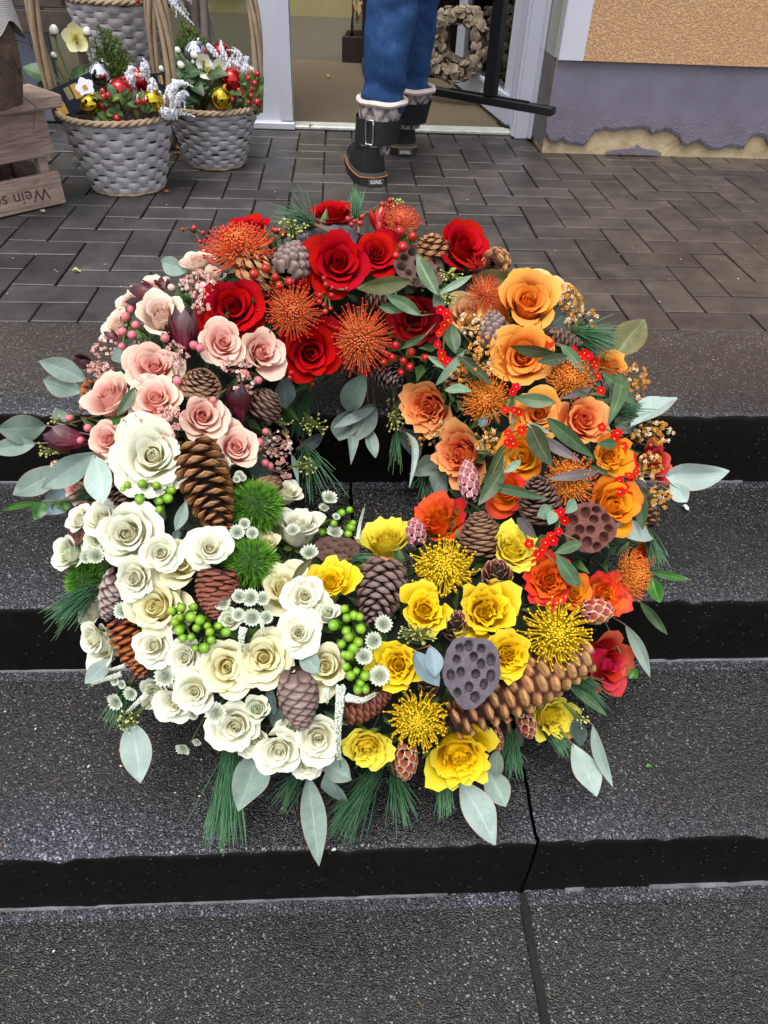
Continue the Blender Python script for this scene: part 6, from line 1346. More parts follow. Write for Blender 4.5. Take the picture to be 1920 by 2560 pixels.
cone('grey', 'D', 1290, 740, 1190, 1150, 320, 84, 'broad grey brown knobbed cone in the yellow part', 'knob', 1.05, .75, .0, .012)
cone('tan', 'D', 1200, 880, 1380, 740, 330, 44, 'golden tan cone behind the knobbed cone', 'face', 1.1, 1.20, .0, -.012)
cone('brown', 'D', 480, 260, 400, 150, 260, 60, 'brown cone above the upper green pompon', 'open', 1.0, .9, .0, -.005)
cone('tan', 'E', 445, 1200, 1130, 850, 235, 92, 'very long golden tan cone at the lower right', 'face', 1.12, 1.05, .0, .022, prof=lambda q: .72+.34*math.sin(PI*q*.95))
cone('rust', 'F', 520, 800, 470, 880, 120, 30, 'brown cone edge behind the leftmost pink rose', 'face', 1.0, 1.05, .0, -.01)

# protea buds
protea('budp', 'B', 470, 1310, 450, 1090, 115, 'tall pinkish protea bud in front of the lower coral rose', 44)
protea('budp', 'E', 290, 330, 262, 190, 105, 'red and white protea bud left of the fiery orange rose', 36)
protea('bud', 'E', 676, 520, 676, 420, 160, 'round protea bud above the wide yellow rose', 40, .035)
protea('bud', 'E', 466, 770, 475, 665, 140, 'round protea bud between two yellow roses', 40, .03)
protea('bud', 'E', 1085, 655, 1245, 640, 135, 'protea bud pointing right under the orange roses', 40)
protea('bud', 'E', 232, 1290, 222, 1485, 120, 'hanging protea bud under the lowest yellow pincushion', 42, 0, .03)
protea('bud', 'E', 800, 1130, 845, 1275, 100, 'protea bud hanging under the middle of the long golden cone', 36)
protea('bud', 'E', 650, 1210, 685, 1345, 85, 'protea bud hanging right of the widest yellow rose', 36)
protea('bud', 'E', 340, 1040, 335, 970, 110, 'protea bud half hidden under two blue grey leaves', 30, .02)

# lotus pods
lotus('A', 742, 250, 148, 0, 1.0, MLG, 22, 1, 'grey lotus pod with many small holes at the top of the wreath', lift=-.012)
lotus('A', 1190, 385, 122, .25, .6, MLB, 20, 2, 'brown lotus pod right of the upper red roses behind a green leaf')
lotus('B', 1085, 1450, 132, .15, .05, MLR, 17, 3, 'red brown lotus pod with deep round holes at the right', lift=.04)
lotus('E', 550, 940, 155, 0, .05, MLG, 19, 4, 'large grey purple lotus pod in the yellow part', lift=.055, sc=(.92, 1.12, 1), spin=.0)
lotus('D', 945, 625, 165, .1, 1.25, MLB, 16, 5, 'tilted brown purple lotus pod beside the left yellow rose', lift=.0)
lotus('C', 270, 430, 160, -1.1, .3, MLR, 16, 6, 'brown lotus pod seen from its edge behind the leftmost white roses', lift=-.01)

# ---------------------------------------------------------------- roses
R_ = 'roses in the wreath'
RS = [
 ('classic','red','A',305,580,140,-.12,.15,'large red rose at the left end of the red part'),
 ('classic','red','A',805,370,132,.05,.25,'red rose in the middle just below the top lotus pod',.03),
 ('classic','red','A',985,325,98,.1,.45,'red rose touching the upper right of the central red rose',.01),
 ('classic','red','A',670,800,132,-.05,.05,'red rose lowest in the red part left of the round red pincushion',.02),
 ('classic','dark','A',1160,640,118,.1,-.1,'dark red rose under the green spurge leaves',.0),
 ('classic','red','A',1400,285,132,.55,.5,'large red rose at the upper right corner of the wreath'),
 ('classic','red','A',765,135,105,-.1,1.2,'topmost red rose at the back seen from its side',-.01),
 ('classic','red','A',375,205,115,-.2,1.3,'red rose half hidden behind the left red pincushion',-.02),
 ('classic','pink','F',1220,560,112,.1,.2,'pink rose just under the large red rose',.02),
 ('cup','pink','F',1435,610,105,.35,.2,'pink rose bud leaning right beside the lowest red rose',.01),
 ('classic','pink','F',840,690,130,.05,.3,'pink rose above its twin left of the round brown cone',.02),
 ('classic','pink','F',850,860,128,-.1,.5,'pink rose in the middle of the pink part with a pointed left petal',.02),
 ('classic','pink','F',1110,960,122,.05,.1,'wide open pink rose under the round brown cone',.02),
 ('classic','pink','F',1290,1130,116,.0,.2,'pink rose at the inner edge above the masterwort flowers',.02),
 ('cup','pink','F',590,850,128,-.45,.7,'pink rose in side view at the left edge beside the grey leaves',.0),
 ('classic','pink','F',590,1090,108,-.2,.15,'pink rose squeezed left of the largest white rose',.02),
 ('cup','pale','F',880,400,125,-.05,.6,'peach pink rose left of the tall dark conebush shoot',.01),
 ('cup','pale','F',635,465,85,-.6,.6,'pale pink rose at the left edge behind pink berries',-.01),
 ('cup','pale','F',820,265,100,-.3,1.1,'pale pink rose behind the small dark conebush shoot',-.01),
 ('cup','pale','F',690,340,60,-.6,.8,'half hidden pale rose at the upper left edge',-.02),
 ('cup','pale','F',1085,115,85,-.2,1.1,'pale pink rose topmost in the pink part beside the red pincushion',-.01),
 ('cup','pale','F',1165,200,72,-.1,1.0,'pale pink rose behind the upper pink breath flowers',-.02),
 ('cup','pink','F',415,1370,72,-.7,-.2,'pink rose almost covered by broad eucalyptus leaves',-.02),
 ('classic','white','F',830,1175,190,-.05,.1,'largest white rose with wide outer petals above green berries',.025),
 ('classic','white','C',600,510,215,-.1,.1,'big white rose in the upper middle of the white part',.025),
 ('cup','cream','C',980,700,165,-.35,.15,'cream rose turned left behind two small spray roses',.005),
 ('classic','cream','C',790,1015,190,-.25,.2,'cream rose above the left cluster of green berries',.01),
 ('classic','cream','C',1290,1430,190,-.05,.0,'wide cream rose left of another under the white spike',.02),
 ('classic','cream','D',440,1370,180,-.02,.0,'cream rose in the middle between a cream rose and a spray rose',.015),
 ('classic','cream','D',870,1430,155,-.2,.05,'cream rose left of the hanging row of green berries',.015),
 ('cup','cream','D',570,880,155,-.1,.4,'narrow cream rose right of the lower green pompon',.0),
 ('cup','white','D',680,450,165,.0,.9,'tall creamy white rose in side view right of the upper green pompon',.01),
 ('cup','cream','D',460,570,85,-.1,.9,'pale outer petals of a rose between the two green pompons',-.03),
 ('cup','white','C',430,1280,140,-.8,.05,'white rose in side view at the left edge above a grey leaf',.0),
 ('spray','white','C',1175,605,125,.1,.2,'small white spray rose left of the lower green pompon',.04),
 ('spray','white','C',830,640,110,.05,.1,'small white spray rose tucked right of the big white rose',.04),
 ('spray','white','C',650,820,140,-.1,.0,'white spray rose under the big white rose',.035),
 ('cup','green','C',180,650,120,-.7,.2,'leftmost white rose in side view',.0),
 ('spray','white','C',420,385,115,-.1,.5,'white spray rose at the upper left of the white part',.02),
 ('cup','white','C',260,410,82,-.5,.5,'white rose bud at the left edge over the brown lotus pod',.015),
 ('spray','green','C',390,545,85,-.3,.1,'greenish half hidden spray rose above the pale masterwort',.005),
 ('spray','white','C',770,1290,118,-.2,.1,'white spray rose right of the shiny orange brown cone',.035),
 ('spray','white','C',990,1370,108,-.3,.0,'white spray rose under the left cluster of green berries',.02),
 ('spray','white','C',1065,1605,125,-.05,.0,'white spray rose under the wide cream rose',.035),
 ('spray','white','C',920,1690,118,-.3,-.15,'white spray rose at the lower left edge',.02),
 ('spray','white','D',725,935,122,.05,.1,'round white spray rose beside the narrow cream rose',.045),
 ('spray','white','D',680,1195,130,.0,.05,'white spray rose in the centre of the white part above the cream roses',.045),
 ('cup','green','D',880,1050,92,.15,.3,'greenish white bud left of the hanging row of green berries',.03),
 ('spray','white','D',240,1850,155,-.05,-.05,'larger white spray rose at the bottom left',.03),
 ('cup','green','D',400,1720,100,.0,.35,'greenish rose bud above the bottom spray roses',.01),
 ('spray','white','D',370,1960,88,-.05,-.2,'small white spray rose squeezed between two others at the bottom',.02),
 ('spray','white','D',545,2020,138,-.05,-.2,'white spray rose above the broad hanging eucalyptus leaf',.03),
 ('spray','white','D',820,1930,140,.05,-.1,'white spray rose left of the long speedwell spike',.025),
 ('spray','white','D',740,2120,100,.1,-.4,'lowest white spray rose',.02),
 ('cup','green','D',640,1850,80,.0,.2,'pale bud tucked under the grey closed cone',-.005),
 ('cup','green','D',205,1105,72,-.1,.2,'greenish white bud above the wide cream rose',.025),
 ('spray','white','C',335,1040,90,-.7,.2,'small white rose at the left edge beside the pale tipped cone',.0),
 ('spray','white','C',340,1240,88,-.7,.0,'small white rose low at the left edge',.015),
 ('cup','green','C',790,1620,92,-.2,.0,'greenish rose bud left of the white spray roses at the lower left',.01),
 ('cup','white','D',610,215,95,.1,.9,'white bud at the inner edge above the tall creamy rose',-.005),
 ('ruffled','lemon','E',130,285,125,-.1,.75,'tall yellow rose at the inner edge beside the hole',.01),
 ('ruffled','yellow','D',905,830,150,-.1,.5,'yellow rose nearest the white roses under the tilted lotus pod',.03),
 ('ruffled','yellow','E',318,640,120,.0,.1,'yellow rose under the upper left yellow pincushion',.025),
 ('ruffled','yellow','E',620,645,150,.05,.1,'wide yellow rose between the two round protea buds',.02,(1,1,1)),
 ('ruffled','yellow','E',735,865,118,.1,.05,'yellow rose right of the large grey lotus pod',.025),
 ('ruffled','lemon','E',760,330,120,.35,.5,'yellow rose left of the scarlet spurge at the right',.02),
 ('ruffled','yellow','E',190,915,118,-.1,.0,'yellow rose left of the blue grey leaves',.02),
 ('ruffled','lemon','D',1160,2000,160,.05,-.45,'lowest yellow rose bud at the bottom beside the speedwell spike',.02),
 ('ruffled','yellow','E',500,1370,165,.05,-.3,'widest yellow rose at the bottom edge',.03),
 ('ruffled','lemon','E',960,1175,120,.3,.0,'pale yellow rose under the right end of the long golden cone',.01),
 ('classic','orange','B',770,275,158,.15,.25,'highest large orange rose',.025),
 ('classic','orange','B',740,560,158,.0,.0,'large orange rose directly under the highest one',.025),
 ('ruffled','coral','B',250,830,138,-.1,.1,'coral orange rose at the inner edge above the orange breath flowers',.02),
 ('ruffled','coral','B',405,1075,140,-.2,.05,'coral rose with pink heart behind the tall protea bud',.015),
 ('classic','orange','B',825,860,122,.0,.15,'light orange rose behind an olive green leaf in the middle of the orange part',.015),
 ('cup','coral','B',1060,890,118,.35,.15,'coral orange rose turned right in the middle of the orange part',.01),
 ('ruffled','orange','B',1210,605,85,.45,.5,'small orange rose at the right edge over the step',.0),
 ('cup','peach','B',865,195,105,.2,1.2,'peach rose behind the highest large orange rose',-.015),
 ('cup','peach','B',450,330,108,-.15,.7,'peach rose right of the dark red rose',.005),
 ('cup','sun','B',730,1080,112,-.25,.1,'yellow orange rose half hidden by dark spurge leaves',.005),
 ('ruffled','sun','B',1195,1075,98,.15,.15,'yellow orange rose left of the scarlet spurge at the right edge',.02),
 ('cup','sun','B',1215,1335,140,.3,.05,'big golden orange rose under the scarlet spurge at the right',.02),
 ('classic','fire','B',660,1265,100,-.15,.15,'deep orange red rose left of the dark brown cone',.01),
 ('cup','ruby','B',1435,1115,88,.6,.15,'red rose with orange edges behind orange breath flowers at the right rim',-.01),
 ('ruffled','fire','B',295,1390,130,-.05,.5,'fiery orange rose with magenta outer petals at the inner edge',.02),
 ('ruffled','fire','E',935,490,130,.05,.15,'fiery orange rose under the red brown lotus pod',.02),
 ('cup','sun','E',1055,560,80,.25,.1,'orange outer petals right of the fiery rose under the lotus pod',-.005),
 ('ruffled','fire','E',1215,565,105,.45,.15,'red and orange ruffled rose left of the sideways orange pincushion',.005),
 ('cup','ruby','E',1220,910,145,.65,-.1,'ruby red rose in side view at the right edge',.0),
 ('cup','fire','E',1415,355,60,.6,.2,'small orange red rose behind the sideways orange pincushion',-.02)]
for q in RS:
    nm = 'rose_bud' if 'bud' in q[8] and q[0] == 'cup' else ('spray_rose' if q[0] == 'spray' else 'rose')
    g_ = {'red': 'red', 'dark': 'red', 'pink': 'pink', 'pale': 'pink', 'white': 'white', 'cream': 'white', 'green': 'white', 'yellow': 'yellow', 'lemon': 'yellow'}.get(q[1], 'orange')+' roses in the wreath'
    rose(q[0], q[1], q[2], q[3], q[4], q[5]*(1.20 if q[0] == 'spray' else 1.10), q[6], q[7], q[8], q[9] if len(q) > 9 else .012, None, g_, nm)

# ---------------------------------------------------------------- pincushions
G_ = 'pincushion flowers in the wreath'
for a in (
 ('red','A',335,315,165,-.1,.9,'domed red pincushion flower at the upper left of the wreath',1.0,.2),
 ('red','A',585,600,140,.0,.15,'red pincushion flower between the two left red roses',1.0,.5),
 ('red','A',905,735,160,.02,.0,'round red pincushion flower with straight rays above the hole',1.12,.1),
 ('peach','A',1095,190,100,.15,.9,'peach pincushion flower at the top among red berries',.9,.5),
 ('red','A',1490,520,90,.4,.3,'red pincushion flower behind the olive leaf at the upper right',1.0,.4),
 ('orange','B',555,795,138,.0,.2,'orange pincushion flower right of the coral orange rose',.95,.7),
 ('orange','B',985,690,130,.1,.3,'orange pincushion flower right of the large orange roses',.95,.7),
 ('orange','B',985,1200,138,.05,.1,'orange pincushion flower under the dark spurge leaves in the lower orange part',1.0,.6),
 ('orange','E',1330,465,125,.85,.1,'orange pincushion flower turned sideways at the right rim',1.0,.6),
 ('yellow','E',415,440,172,.0,.35,'yellow pincushion flower at the upper left of the yellow part',1.05,1.1),
 ('yellow','E',965,755,178,.1,.05,'yellow pincushion flower at the right above the long golden cone',1.05,.85),
 ('yellow','E',290,1185,168,-.05,-.1,'yellow pincushion flower at the bottom above the hanging protea bud',1.1,1.2)):
    pincushion(a[0], a[1], a[2], a[3], a[4], a[5], a[6], a[7], a[8], a[9], lift=.02, group=G_)
# ---------------------------------------------------------------- green pompons
pompon('D', 390, 325, 200, 0, .15, 'upper green pompon carnation above the hole side of the white roses')
pompon('D', 355, 712, 192, 0, .1, 'lower green pompon carnation directly under the other')
pompon('C', 320, 840, 160, -.6, .0, 'green pompon carnation at the left edge of the wreath', -.01)
# red waxy bracts at the top
MRW = M_grad('red_waxy_bract', [(0.0, '#8c0a08'), (1.0, '#b3120c')], .35, .1, coat=.2)
for a in (('A',995,240,1005,130,150,'bright red waxy bract flower at the top left of the peach pincushion',24),('A',640,520,635,420,120,'bright red waxy bract flower between the middle red roses',22),('A',1460,390,1440,360,110,'bright red waxy bracts under the rightmost red rose',18),('A',1010,790,1020,850,80,'bright red waxy bracts right of the round red pincushion',12)):
    leuca(*a[:7], n=a[7], lift=.015, mats=(MRW,), group='bright red bract flowers', name='red_bract_flower', bw=.17)
# dark conebush
for a in (('F',1010,640,985,360,190,'tall dark red conebush shoot right of the peach pink rose',13),('F',900,330,700,270,190,'dark conebush shoot pointing left at the upper left edge',9),('F',1310,1010,1290,760,190,'dark red conebush shoot right of the wide open pink rose',12),('F',500,1110,250,1070,190,'dark red conebush shoot pointing left at the left edge',11),('F',520,690,400,640,90,'small purple conebush tip pointing left',6),('F',660,560,560,500,90,'small dark conebush tip beside the pink berries',5),('F',900,270,880,215,100,'dark conebush tip behind the pale pink rose',5)):
    leuca(*a[:7], n=a[7])

# ---------------------------------------------------------------- berries
HG = 'hypericum berry sprigs in the wreath'
hyper('green','C',[(610,175),(710,165),(805,178),(905,210),(580,205),(690,270),(825,285),(825,340),(880,265)],34,'green berries under the largest white rose',HG)
hyper('green','C',[(975,1020),(1060,1020),(915,1045),(970,1090),(1040,1085),(940,1120),(965,1170),(985,1230),(1045,1225)],37,'left bunch of green berries right of a cream rose',HG,lift=.035)
hyper('green','C',[(1085,1160),(1160,1150),(1110,1105),(1230,1145),(1185,1245),(1280,1190),(1080,1300),(1135,1300),(1175,1190)],37,'bunch of green berries under the red brown cone',HG,lift=.03)
hyper('green','D',[(1000,1030),(1015,1090),(930,1140),(1100,1085),(1010,1180),(1110,1165),(1060,1075),(1030,1220),(1090,1255),(980,1270)],39,'upper half of the hanging row of green berries beside the knobbed cone',HG,lift=.04)
hyper('green','D',[(1035,1350),(1060,1310),(1010,1430),(1080,1460),(1140,1490),(1040,1490),(1110,1540),(1090,1580),(1140,1580),(1000,1350)],36,'lower half of the hanging row of green berries above the speedwell',HG,lift=.035)
hyper('green','D',[(975,365),(1035,345),(845,425),(925,440),(845,500),(1055,435),(1040,465),(1025,510)],31,'green berries at the inner edge beside the hole',HG)
HGR = 'red berry sprigs in the wreath'
hyper('red','A',[(463,400),(410,425),(505,440),(525,475),(570,460)],24,'red berries between the left pincushion and the tight grey cone',HGR,lift=.035)
hyper('red','A',[(1095,225),(1150,250),(1105,295),(1075,335),(1085,180)],25,'red berries in front of the peach pincushion',HGR,lift=.035)
hyper('red','A',[(1060,820),(1110,835),(1145,795),(1100,885),(1020,840),(1075,765),(1210,820),(1140,860)],22,'red berries under the dark red rose',HGR,lift=.03)
hyper('hip','A',[(745,475),(735,445),(775,490),(840,495),(715,525),(770,525),(735,570),(765,585),(715,555),(740,600)],14,'tiny rose hips below the central red rose',HGR,False,'rose_hips',lift=.045)
hyper('hip','A',[(880,175),(915,155),(850,165),(1010,100),(1045,80),(1035,105),(1060,105),(865,190),(905,185)],14,'tiny rose hips at the very top of the wreath',HGR,False,'rose_hips',lift=.03)
hyper('hip','A',[(70,215),(122,205),(163,230),(150,270)],12,'four rose hips on a thin twig sticking out at the upper left',HGR,False,'rose_hips',lift=.0)
hyper('hip','A',[(580,890),(575,912),(678,940)],15,'three rose hips under the lowest red rose',HGR,False,'rose_hips',lift=.02)
hyper('red','A',[(510,220),(545,235),(500,215)],18,'red berries left of the top lotus pod',HGR,lift=.0)
HGP = 'pink berry sprigs in the wreath'
hyper('blush','F',[(940,262),(1110,250),(1085,260)],25,'blush white berries at the top of the pink part',HGP)
hyper('pink','F',[(717,383),(687,423),(740,465),(670,500),(720,517),(665,580)],26,'pink berries at the upper left edge',HGP,lift=.02)
hyper('pink','F',[(900,535),(965,765),(805,370)],24,'pink berries scattered among the middle pink roses',HGP,lift=.03)
hyper('pink','F',[(1092,590),(1060,575)],26,'pink berry with green calyx beside the tall dark conebush',HGP,lift=.035)
hyper('pink','F',[(455,910),(383,972),(480,1025)],26,'three pink berries at the left edge over grey leaves',HGP,lift=.01)
hyper('pink','F',[(415,1100),(440,1095)],26,'pink berry in front of the left pointing conebush shoot',HGP,lift=.04)
hyper('pink','F',[(1450,1045),(1550,1050),(1415,1105)],25,'pink berries at the inner edge above the lowest pink breath flowers',HGP)
hyper('pink','F',[(1445,1217),(1470,1235)],27,'pink berry lowest in the pink part near the hole',HGP)
hyper('pink','F',[(1165,870),(1405,765),(1335,730)],22,'pink berries around the right conebush shoot',HGP,lift=.035)

# ---------------------------------------------------------------- baby's breath
for a in (('pink','F',1090,235,110,75,46,'pale pink breath flowers at the top of the pink part'),('pink','F',1095,335,55,70,22,'thin pink breath flowers left of the large red rose'),('pink','F',570,590,70,60,22,'pink breath flowers at the left edge under the berries'),('pink','F',545,705,75,45,30,'dense pink breath flowers above the side view pink rose'),('pink','F',960,630,65,75,26,'pink breath flowers above the round brown cone'),('pink','F',1280,690,90,60,26,'pink breath flowers under the pink rose below the red rose'),('pink','F',1340,790,60,55,18,'pink breath flowers in front of the right conebush shoot'),('pink','F',930,970,75,70,38,'pink breath flowers above the largest white rose'),('pink','F',740,985,75,30,16,'short row of pink breath flowers left of the largest white rose'),('pink','F',945,1065,55,45,16,'pink breath flowers beside the long golden brown cone'),('pink','F',1500,1130,85,90,42,'pink breath flowers hanging at the left of the hole'),('pink','F',1560,1250,50,50,14,'lowest pink breath flowers beside the hole'),('pink','F',310,1220,40,25,9,'few pink breath flowers between the left eucalyptus leaves'),
  ('orange','B',990,310,60,110,58,'dense orange breath flowers right of the highest orange rose'),('orange','B',1100,380,30,60,10,'few orange breath flowers over the pine tuft at the upper right'),('orange','B',470,395,65,60,26,'cream orange breath flowers in front of the peach rose'),('orange','B',545,555,95,100,62,'dense cream orange breath flowers left of the second orange rose'),('orange','B',1325,700,70,90,36,'orange breath flowers at the right edge above the step'),('orange','B',300,935,95,45,34,'orange breath flowers under the inner coral rose'),('orange','B',215,1000,70,45,16,'few orange breath flowers hanging into the hole'),('orange','B',555,1000,60,70,30,'cream orange breath flowers right of the lower coral rose'),('orange','B',1410,960,110,65,46,'orange breath flowers at the right rim over the dark riser'),('orange','B',1395,1140,80,80,34,'orange breath flowers in front of the rightmost red rose'),('orange','B',1450,1290,60,60,20,'lowest orange breath flowers at the right rim'),('orange','B',430,660,60,60,18,'orange breath flowers above the left orange pincushion')):
    gyps(*a)
# ---------------------------------------------------------------- masterwort and speedwell
for sp_, lab in (
 ([('F',1170,1225,55),('F',1220,1215,45)],'two masterwort flowers under the lowest pink rose'),([('F',1305,1285,30),('F',1290,1305,24),('F',1325,1300,24)],'three tiny masterwort buds above the upper green pompon'),
 ([('D',305,440,44),('D',255,500,58),('D',360,505,48)],'three masterwort flowers between the green pompons'),([('D',160,990,64)],'single masterwort flower in front of the red brown cone'),
 ([('D',350,950,68),('D',270,945,58),('D',440,955,55),('D',360,1085,68),('D',265,1070,52),('D',460,1085,52)],'six masterwort flowers under the lower green pompon'),
 ([('D',890,265,64,.3,.6),('D',855,335,42,.1,.9)],'two masterwort flowers standing in front of the hole'),([('D',755,400,50,0,.9),('D',640,490,58,-.1,.9),('D',770,485,55,.1,.8),('D',755,645,70,-.1,.8)],'four masterwort flowers over the tall creamy rose'),([('D',930,505,62,.1,.7),('D',940,395,32,.2,.5)],'two masterwort flowers above the tilted lotus pod'),
 ([('D',1265,1135,68),('D',1205,1250,68),('D',1130,1360,68),('D',1240,1490,78)],'row of four masterwort flowers left of the yellow roses'),([('D',110,1745,82)],'greenish masterwort flower left of the bottom spray roses'),
 ([('C',570,1040,64)],'masterwort flower between the pale tipped cone and a cream rose'),([('C',380,660,66),('C',320,670,50)],'masterwort flowers at the left edge under the spray roses'),([('C',865,1490,80)],'masterwort flower right of the shiny orange brown cone'),
 ([('C',630,1610,56,-.3,-.2),('C',525,1665,66,-.4,-.3),('C',520,1520,42,-.4,0),('C',570,1550,34,-.3,0)],'four masterwort flowers at the lower left edge'),([('C',1060,1755,42,0,-.3)],'small masterwort flower at the lower left under a spray rose'),
 ([('D',215,2050,62,-.1,-.5)],'masterwort flower hanging over the pine at the bottom left'),([('C',990,1990,58,-.3,-.7),('C',1085,1945,36,-.2,-.6)],'two masterwort flowers on long stalks over the step')):
    c_ = sp_[0][0]; astrantia(c_, [q[1:] for q in sp_], lab)
for c_, path, wd, lab in (('D',[(1090,550),(1105,440),(1140,310)],46,'speedwell spike standing at the inner edge by the hole'),('D',[(975,1560),(960,1750),(950,1950),(970,2120)],105,'long hanging speedwell spike beside the lowest yellow bud'),('D',[(1010,1640),(1120,1665),(1235,1605)],85,'curved speedwell spike pointing right under the green berries'),('D',[(870,1580),(880,1690)],70,'short speedwell spike left of the long hanging one'),('D',[(300,1160),(285,1240),(295,1330)],90,'short speedwell spike on top of the cream roses'),('D',[(425,1110),(440,1220)],48,'tiny green tipped speedwell spike above the middle cream rose'),('C',[(640,1400),(560,1430),(465,1455)],58,'upper speedwell spike at the lower left edge'),('C',[(560,1480),(440,1520),(330,1560)],58,'middle speedwell spike at the lower left edge'),('C',[(740,1620),(660,1690),(585,1760)],66,'lower speedwell spike at the lower left edge')):
    veronica(c_, path, wd, lab)

# ---------------------------------------------------------------- leaves
sprig('eucalyptus leaves hanging from the top into the hole', [('H',690,205,572,455,158,'euc',.035,.045,.5),('H',752,425,488,552,68,'pale',.03,.05),('H',575,440,520,632,168,'euc',.02,.03,.55),('H',742,398,606,645,150,'euc',.015,.02),('H',590,610,596,782,76,'euc',.01,.015),('H',712,510,752,742,84,'euc',.01,.015,.6)])
sprig('long thin eucalyptus leaves hanging at the right of the hole', [('H',905,560,964,928,52,'pale',.03,.04),('H',920,545,1020,755,130,'dark',.0,.0),('H',1135,760,968,845,135,'euc',.0,.01),('H',1190,830,1120,980,150,'euc',.01,.01)])
sprig('dark round eucalyptus leaf at the left inner edge', [('H',175,225,195,435,135,'dark',.0,.0),('H',225,720,265,900,36,'euc',.02,.03),('H',430,590,250,690,80,'dark',-.01,-.01)])
sprig('two lobed grey eucalyptus leaves over the step at the upper left', [('F',470,765,212,660,125,'euc',.0,.0,.5),('F',455,830,232,762,130,'euc',-.005,-.005,.55),('F',350,1010,300,915,80,'euc',-.01,-.01)])
sprig('broad eucalyptus leaves reaching the left edge of the picture', [('F',250,1012,-20,1030,162,'euc',.0,.0,.5),('F',197,1110,-60,1150,105,'euc',-.005,-.005,.5)])
sprig('broad grey eucalyptus leaves crossing the pink rose at the left', [('F',512,1160,232,1355,150,'euc',.04,.03,.52),('F',515,1172,562,1442,158,'pale',.045,.05,.55),('F',330,1235,70,1390,150,'euc',.01,.01,.5),('F',400,1340,235,1500,140,'blue',-.01,-.01)])
sprig('bright green leaves over the step at the left', [('F',230,1430,0,1478,36,'green',.0,.0),('F',235,1425,190,1530,80,'green',.01,.01),('F',300,1430,300,1480,50,'green',.0,.0),('F',345,1425,360,1480,55,'green',.0,.0)],'green leaf sprigs','leaf_sprig','#5e6b33')
sprig('notched grey leaf at the top left of the pink part', [('F',1030,170,876,115,100,'euc',-.01,-.01,.5)])
sprig('grey leaf behind the upper middle pink rose', [('F',730,650,600,620,100,'euc',.0,.0)])
sprig('dark green leaf in front of the side view pink rose', [('F',735,805,640,960,60,'lance',.04,.04),('F',680,965,560,985,50,'green',.035,.03)],'green leaf sprigs','leaf_sprig','#5e6b33')
sprig('olive grey leaf low behind the lowest pink rose', [('F',1340,1200,1490,1300,140,'dark',-.015,-.015)])
sprig('single grey leaf beside the long golden brown cone', [('C',1010,280,935,490,85,'euc',.025,.025,.55),('C',960,480,930,560,60,'dark',.0,.0)])
sprig('grey leaf sticking out low at the left edge', [('C',500,1370,312,1545,130,'pale',.0,.0,.55)])
sprig('grey leaf tucked between two cream roses', [('D',690,1320,815,1475,140,'euc',.03,.03,.5)])
sprig('olive leaf edge above the round white spray rose', [('D',765,690,625,845,62,'olive',.05,.05)])
sprig('narrow grey leaves behind the bottom spray roses', [('D',480,1560,520,1770,75,'dark',.0,.0),('D',560,1700,500,1850,100,'dark',-.01,-.01)])
sprig('large single eucalyptus leaf hanging at the lower left', [('C',628,1815,692,2235,215,'pale',.02,.0,.45)])
sprig('broad eucalyptus leaf hanging at the bottom under the spray roses', [('G',410,300,322,545,150,'euc',.02,.01,.42)])
sprig('long pointed eucalyptus leaf hanging over the edge of the lowest tread', [('G',614,398,660,772,106,'euc',.02,.02,.48)])
sprig('two eucalyptus leaves under the lowest speedwell tip', [('G',655,325,795,412,110,'euc',.03,.03,.5),('G',690,375,765,500,112,'euc',.015,.01,.55)])
sprig('large eucalyptus leaf hanging under the widest yellow rose', [('G',1240,415,1392,685,140,'pale',.03,.01,.5),('G',1350,360,1435,525,108,'euc',.01,.0,.55),('G',1400,290,1392,402,70,'euc',.02,.015)])
sprig('pale eucalyptus leaf hanging alone at the lower right', [('E',1048,1305,1168,1565,140,'pale',.0,.0,.52),('E',1150,1210,1248,1515,62,'euc',.0,.0,.5)])
sprig('long narrow grey leaf hanging right of the ruby rose', [('E',1310,715,1432,975,62,'euc',.0,.0,.5),('E',1030,1020,1222,1168,48,'lance',.0,.0)])
sprig('green leaves sticking out at the right over the steps', [('E',1385,605,1518,765,52,'lance',.0,.0),('E',1440,470,1480,605,78,'green',.0,.0,.55),('E',1440,455,1628,492,42,'green',.0,.0),('E',1330,940,1370,975,60,'green',-.01,-.01)],'green leaf sprigs','leaf_sprig','#5e6b33')
sprig('grey eucalyptus leaf right of the red brown lotus pod', [('E',1200,250,1445,285,108,'pale',.01,.01,.5)])
sprig('grey leaves under the lemon yellow rose', [('E',1060,1175,1090,1315,82,'dark',.0,.0),('E',800,1230,770,1305,80,'euc',-.005,-.005)])
sprig('two blue grey leaves left of the large grey lotus pod', [('E',268,845,392,1018,112,'blue',.045,.05,.5),('E',347,818,372,975,92,'blue',.055,.06,.5)])
sprig('pale eucalyptus leaf at the right edge above the second riser', [('B',1300,930,1540,772,150,'pale',.0,-.01,.5),('B',1220,880,1320,960,90,'euc',-.02,-.02)])
sprig('pale eucalyptus leaves reaching far right', [('B',1480,1180,1812,1158,152,'pale',.0,.0,.42),('B',1500,1215,1592,1318,95,'pale',-.01,-.01,.6)])
sprig('round olive leaf sticking out at the upper right', [('B',1215,575,1375,370,165,'olive',.0,.0,.55)])
sprig('olive leaf above the highest orange rose', [('B',700,180,478,148,115,'olive',.02,.02,.48),('B',690,120,765,155,70,'euc',-.01,-.01)])
sprig('olive leaf under the central red rose', [('A',1155,455,890,492,85,'olive',.055,.06,.5)])
sprig('dark grey green leaf between the two large orange roses', [('B',965,335,835,455,140,'dark',.01,.01,.45)])
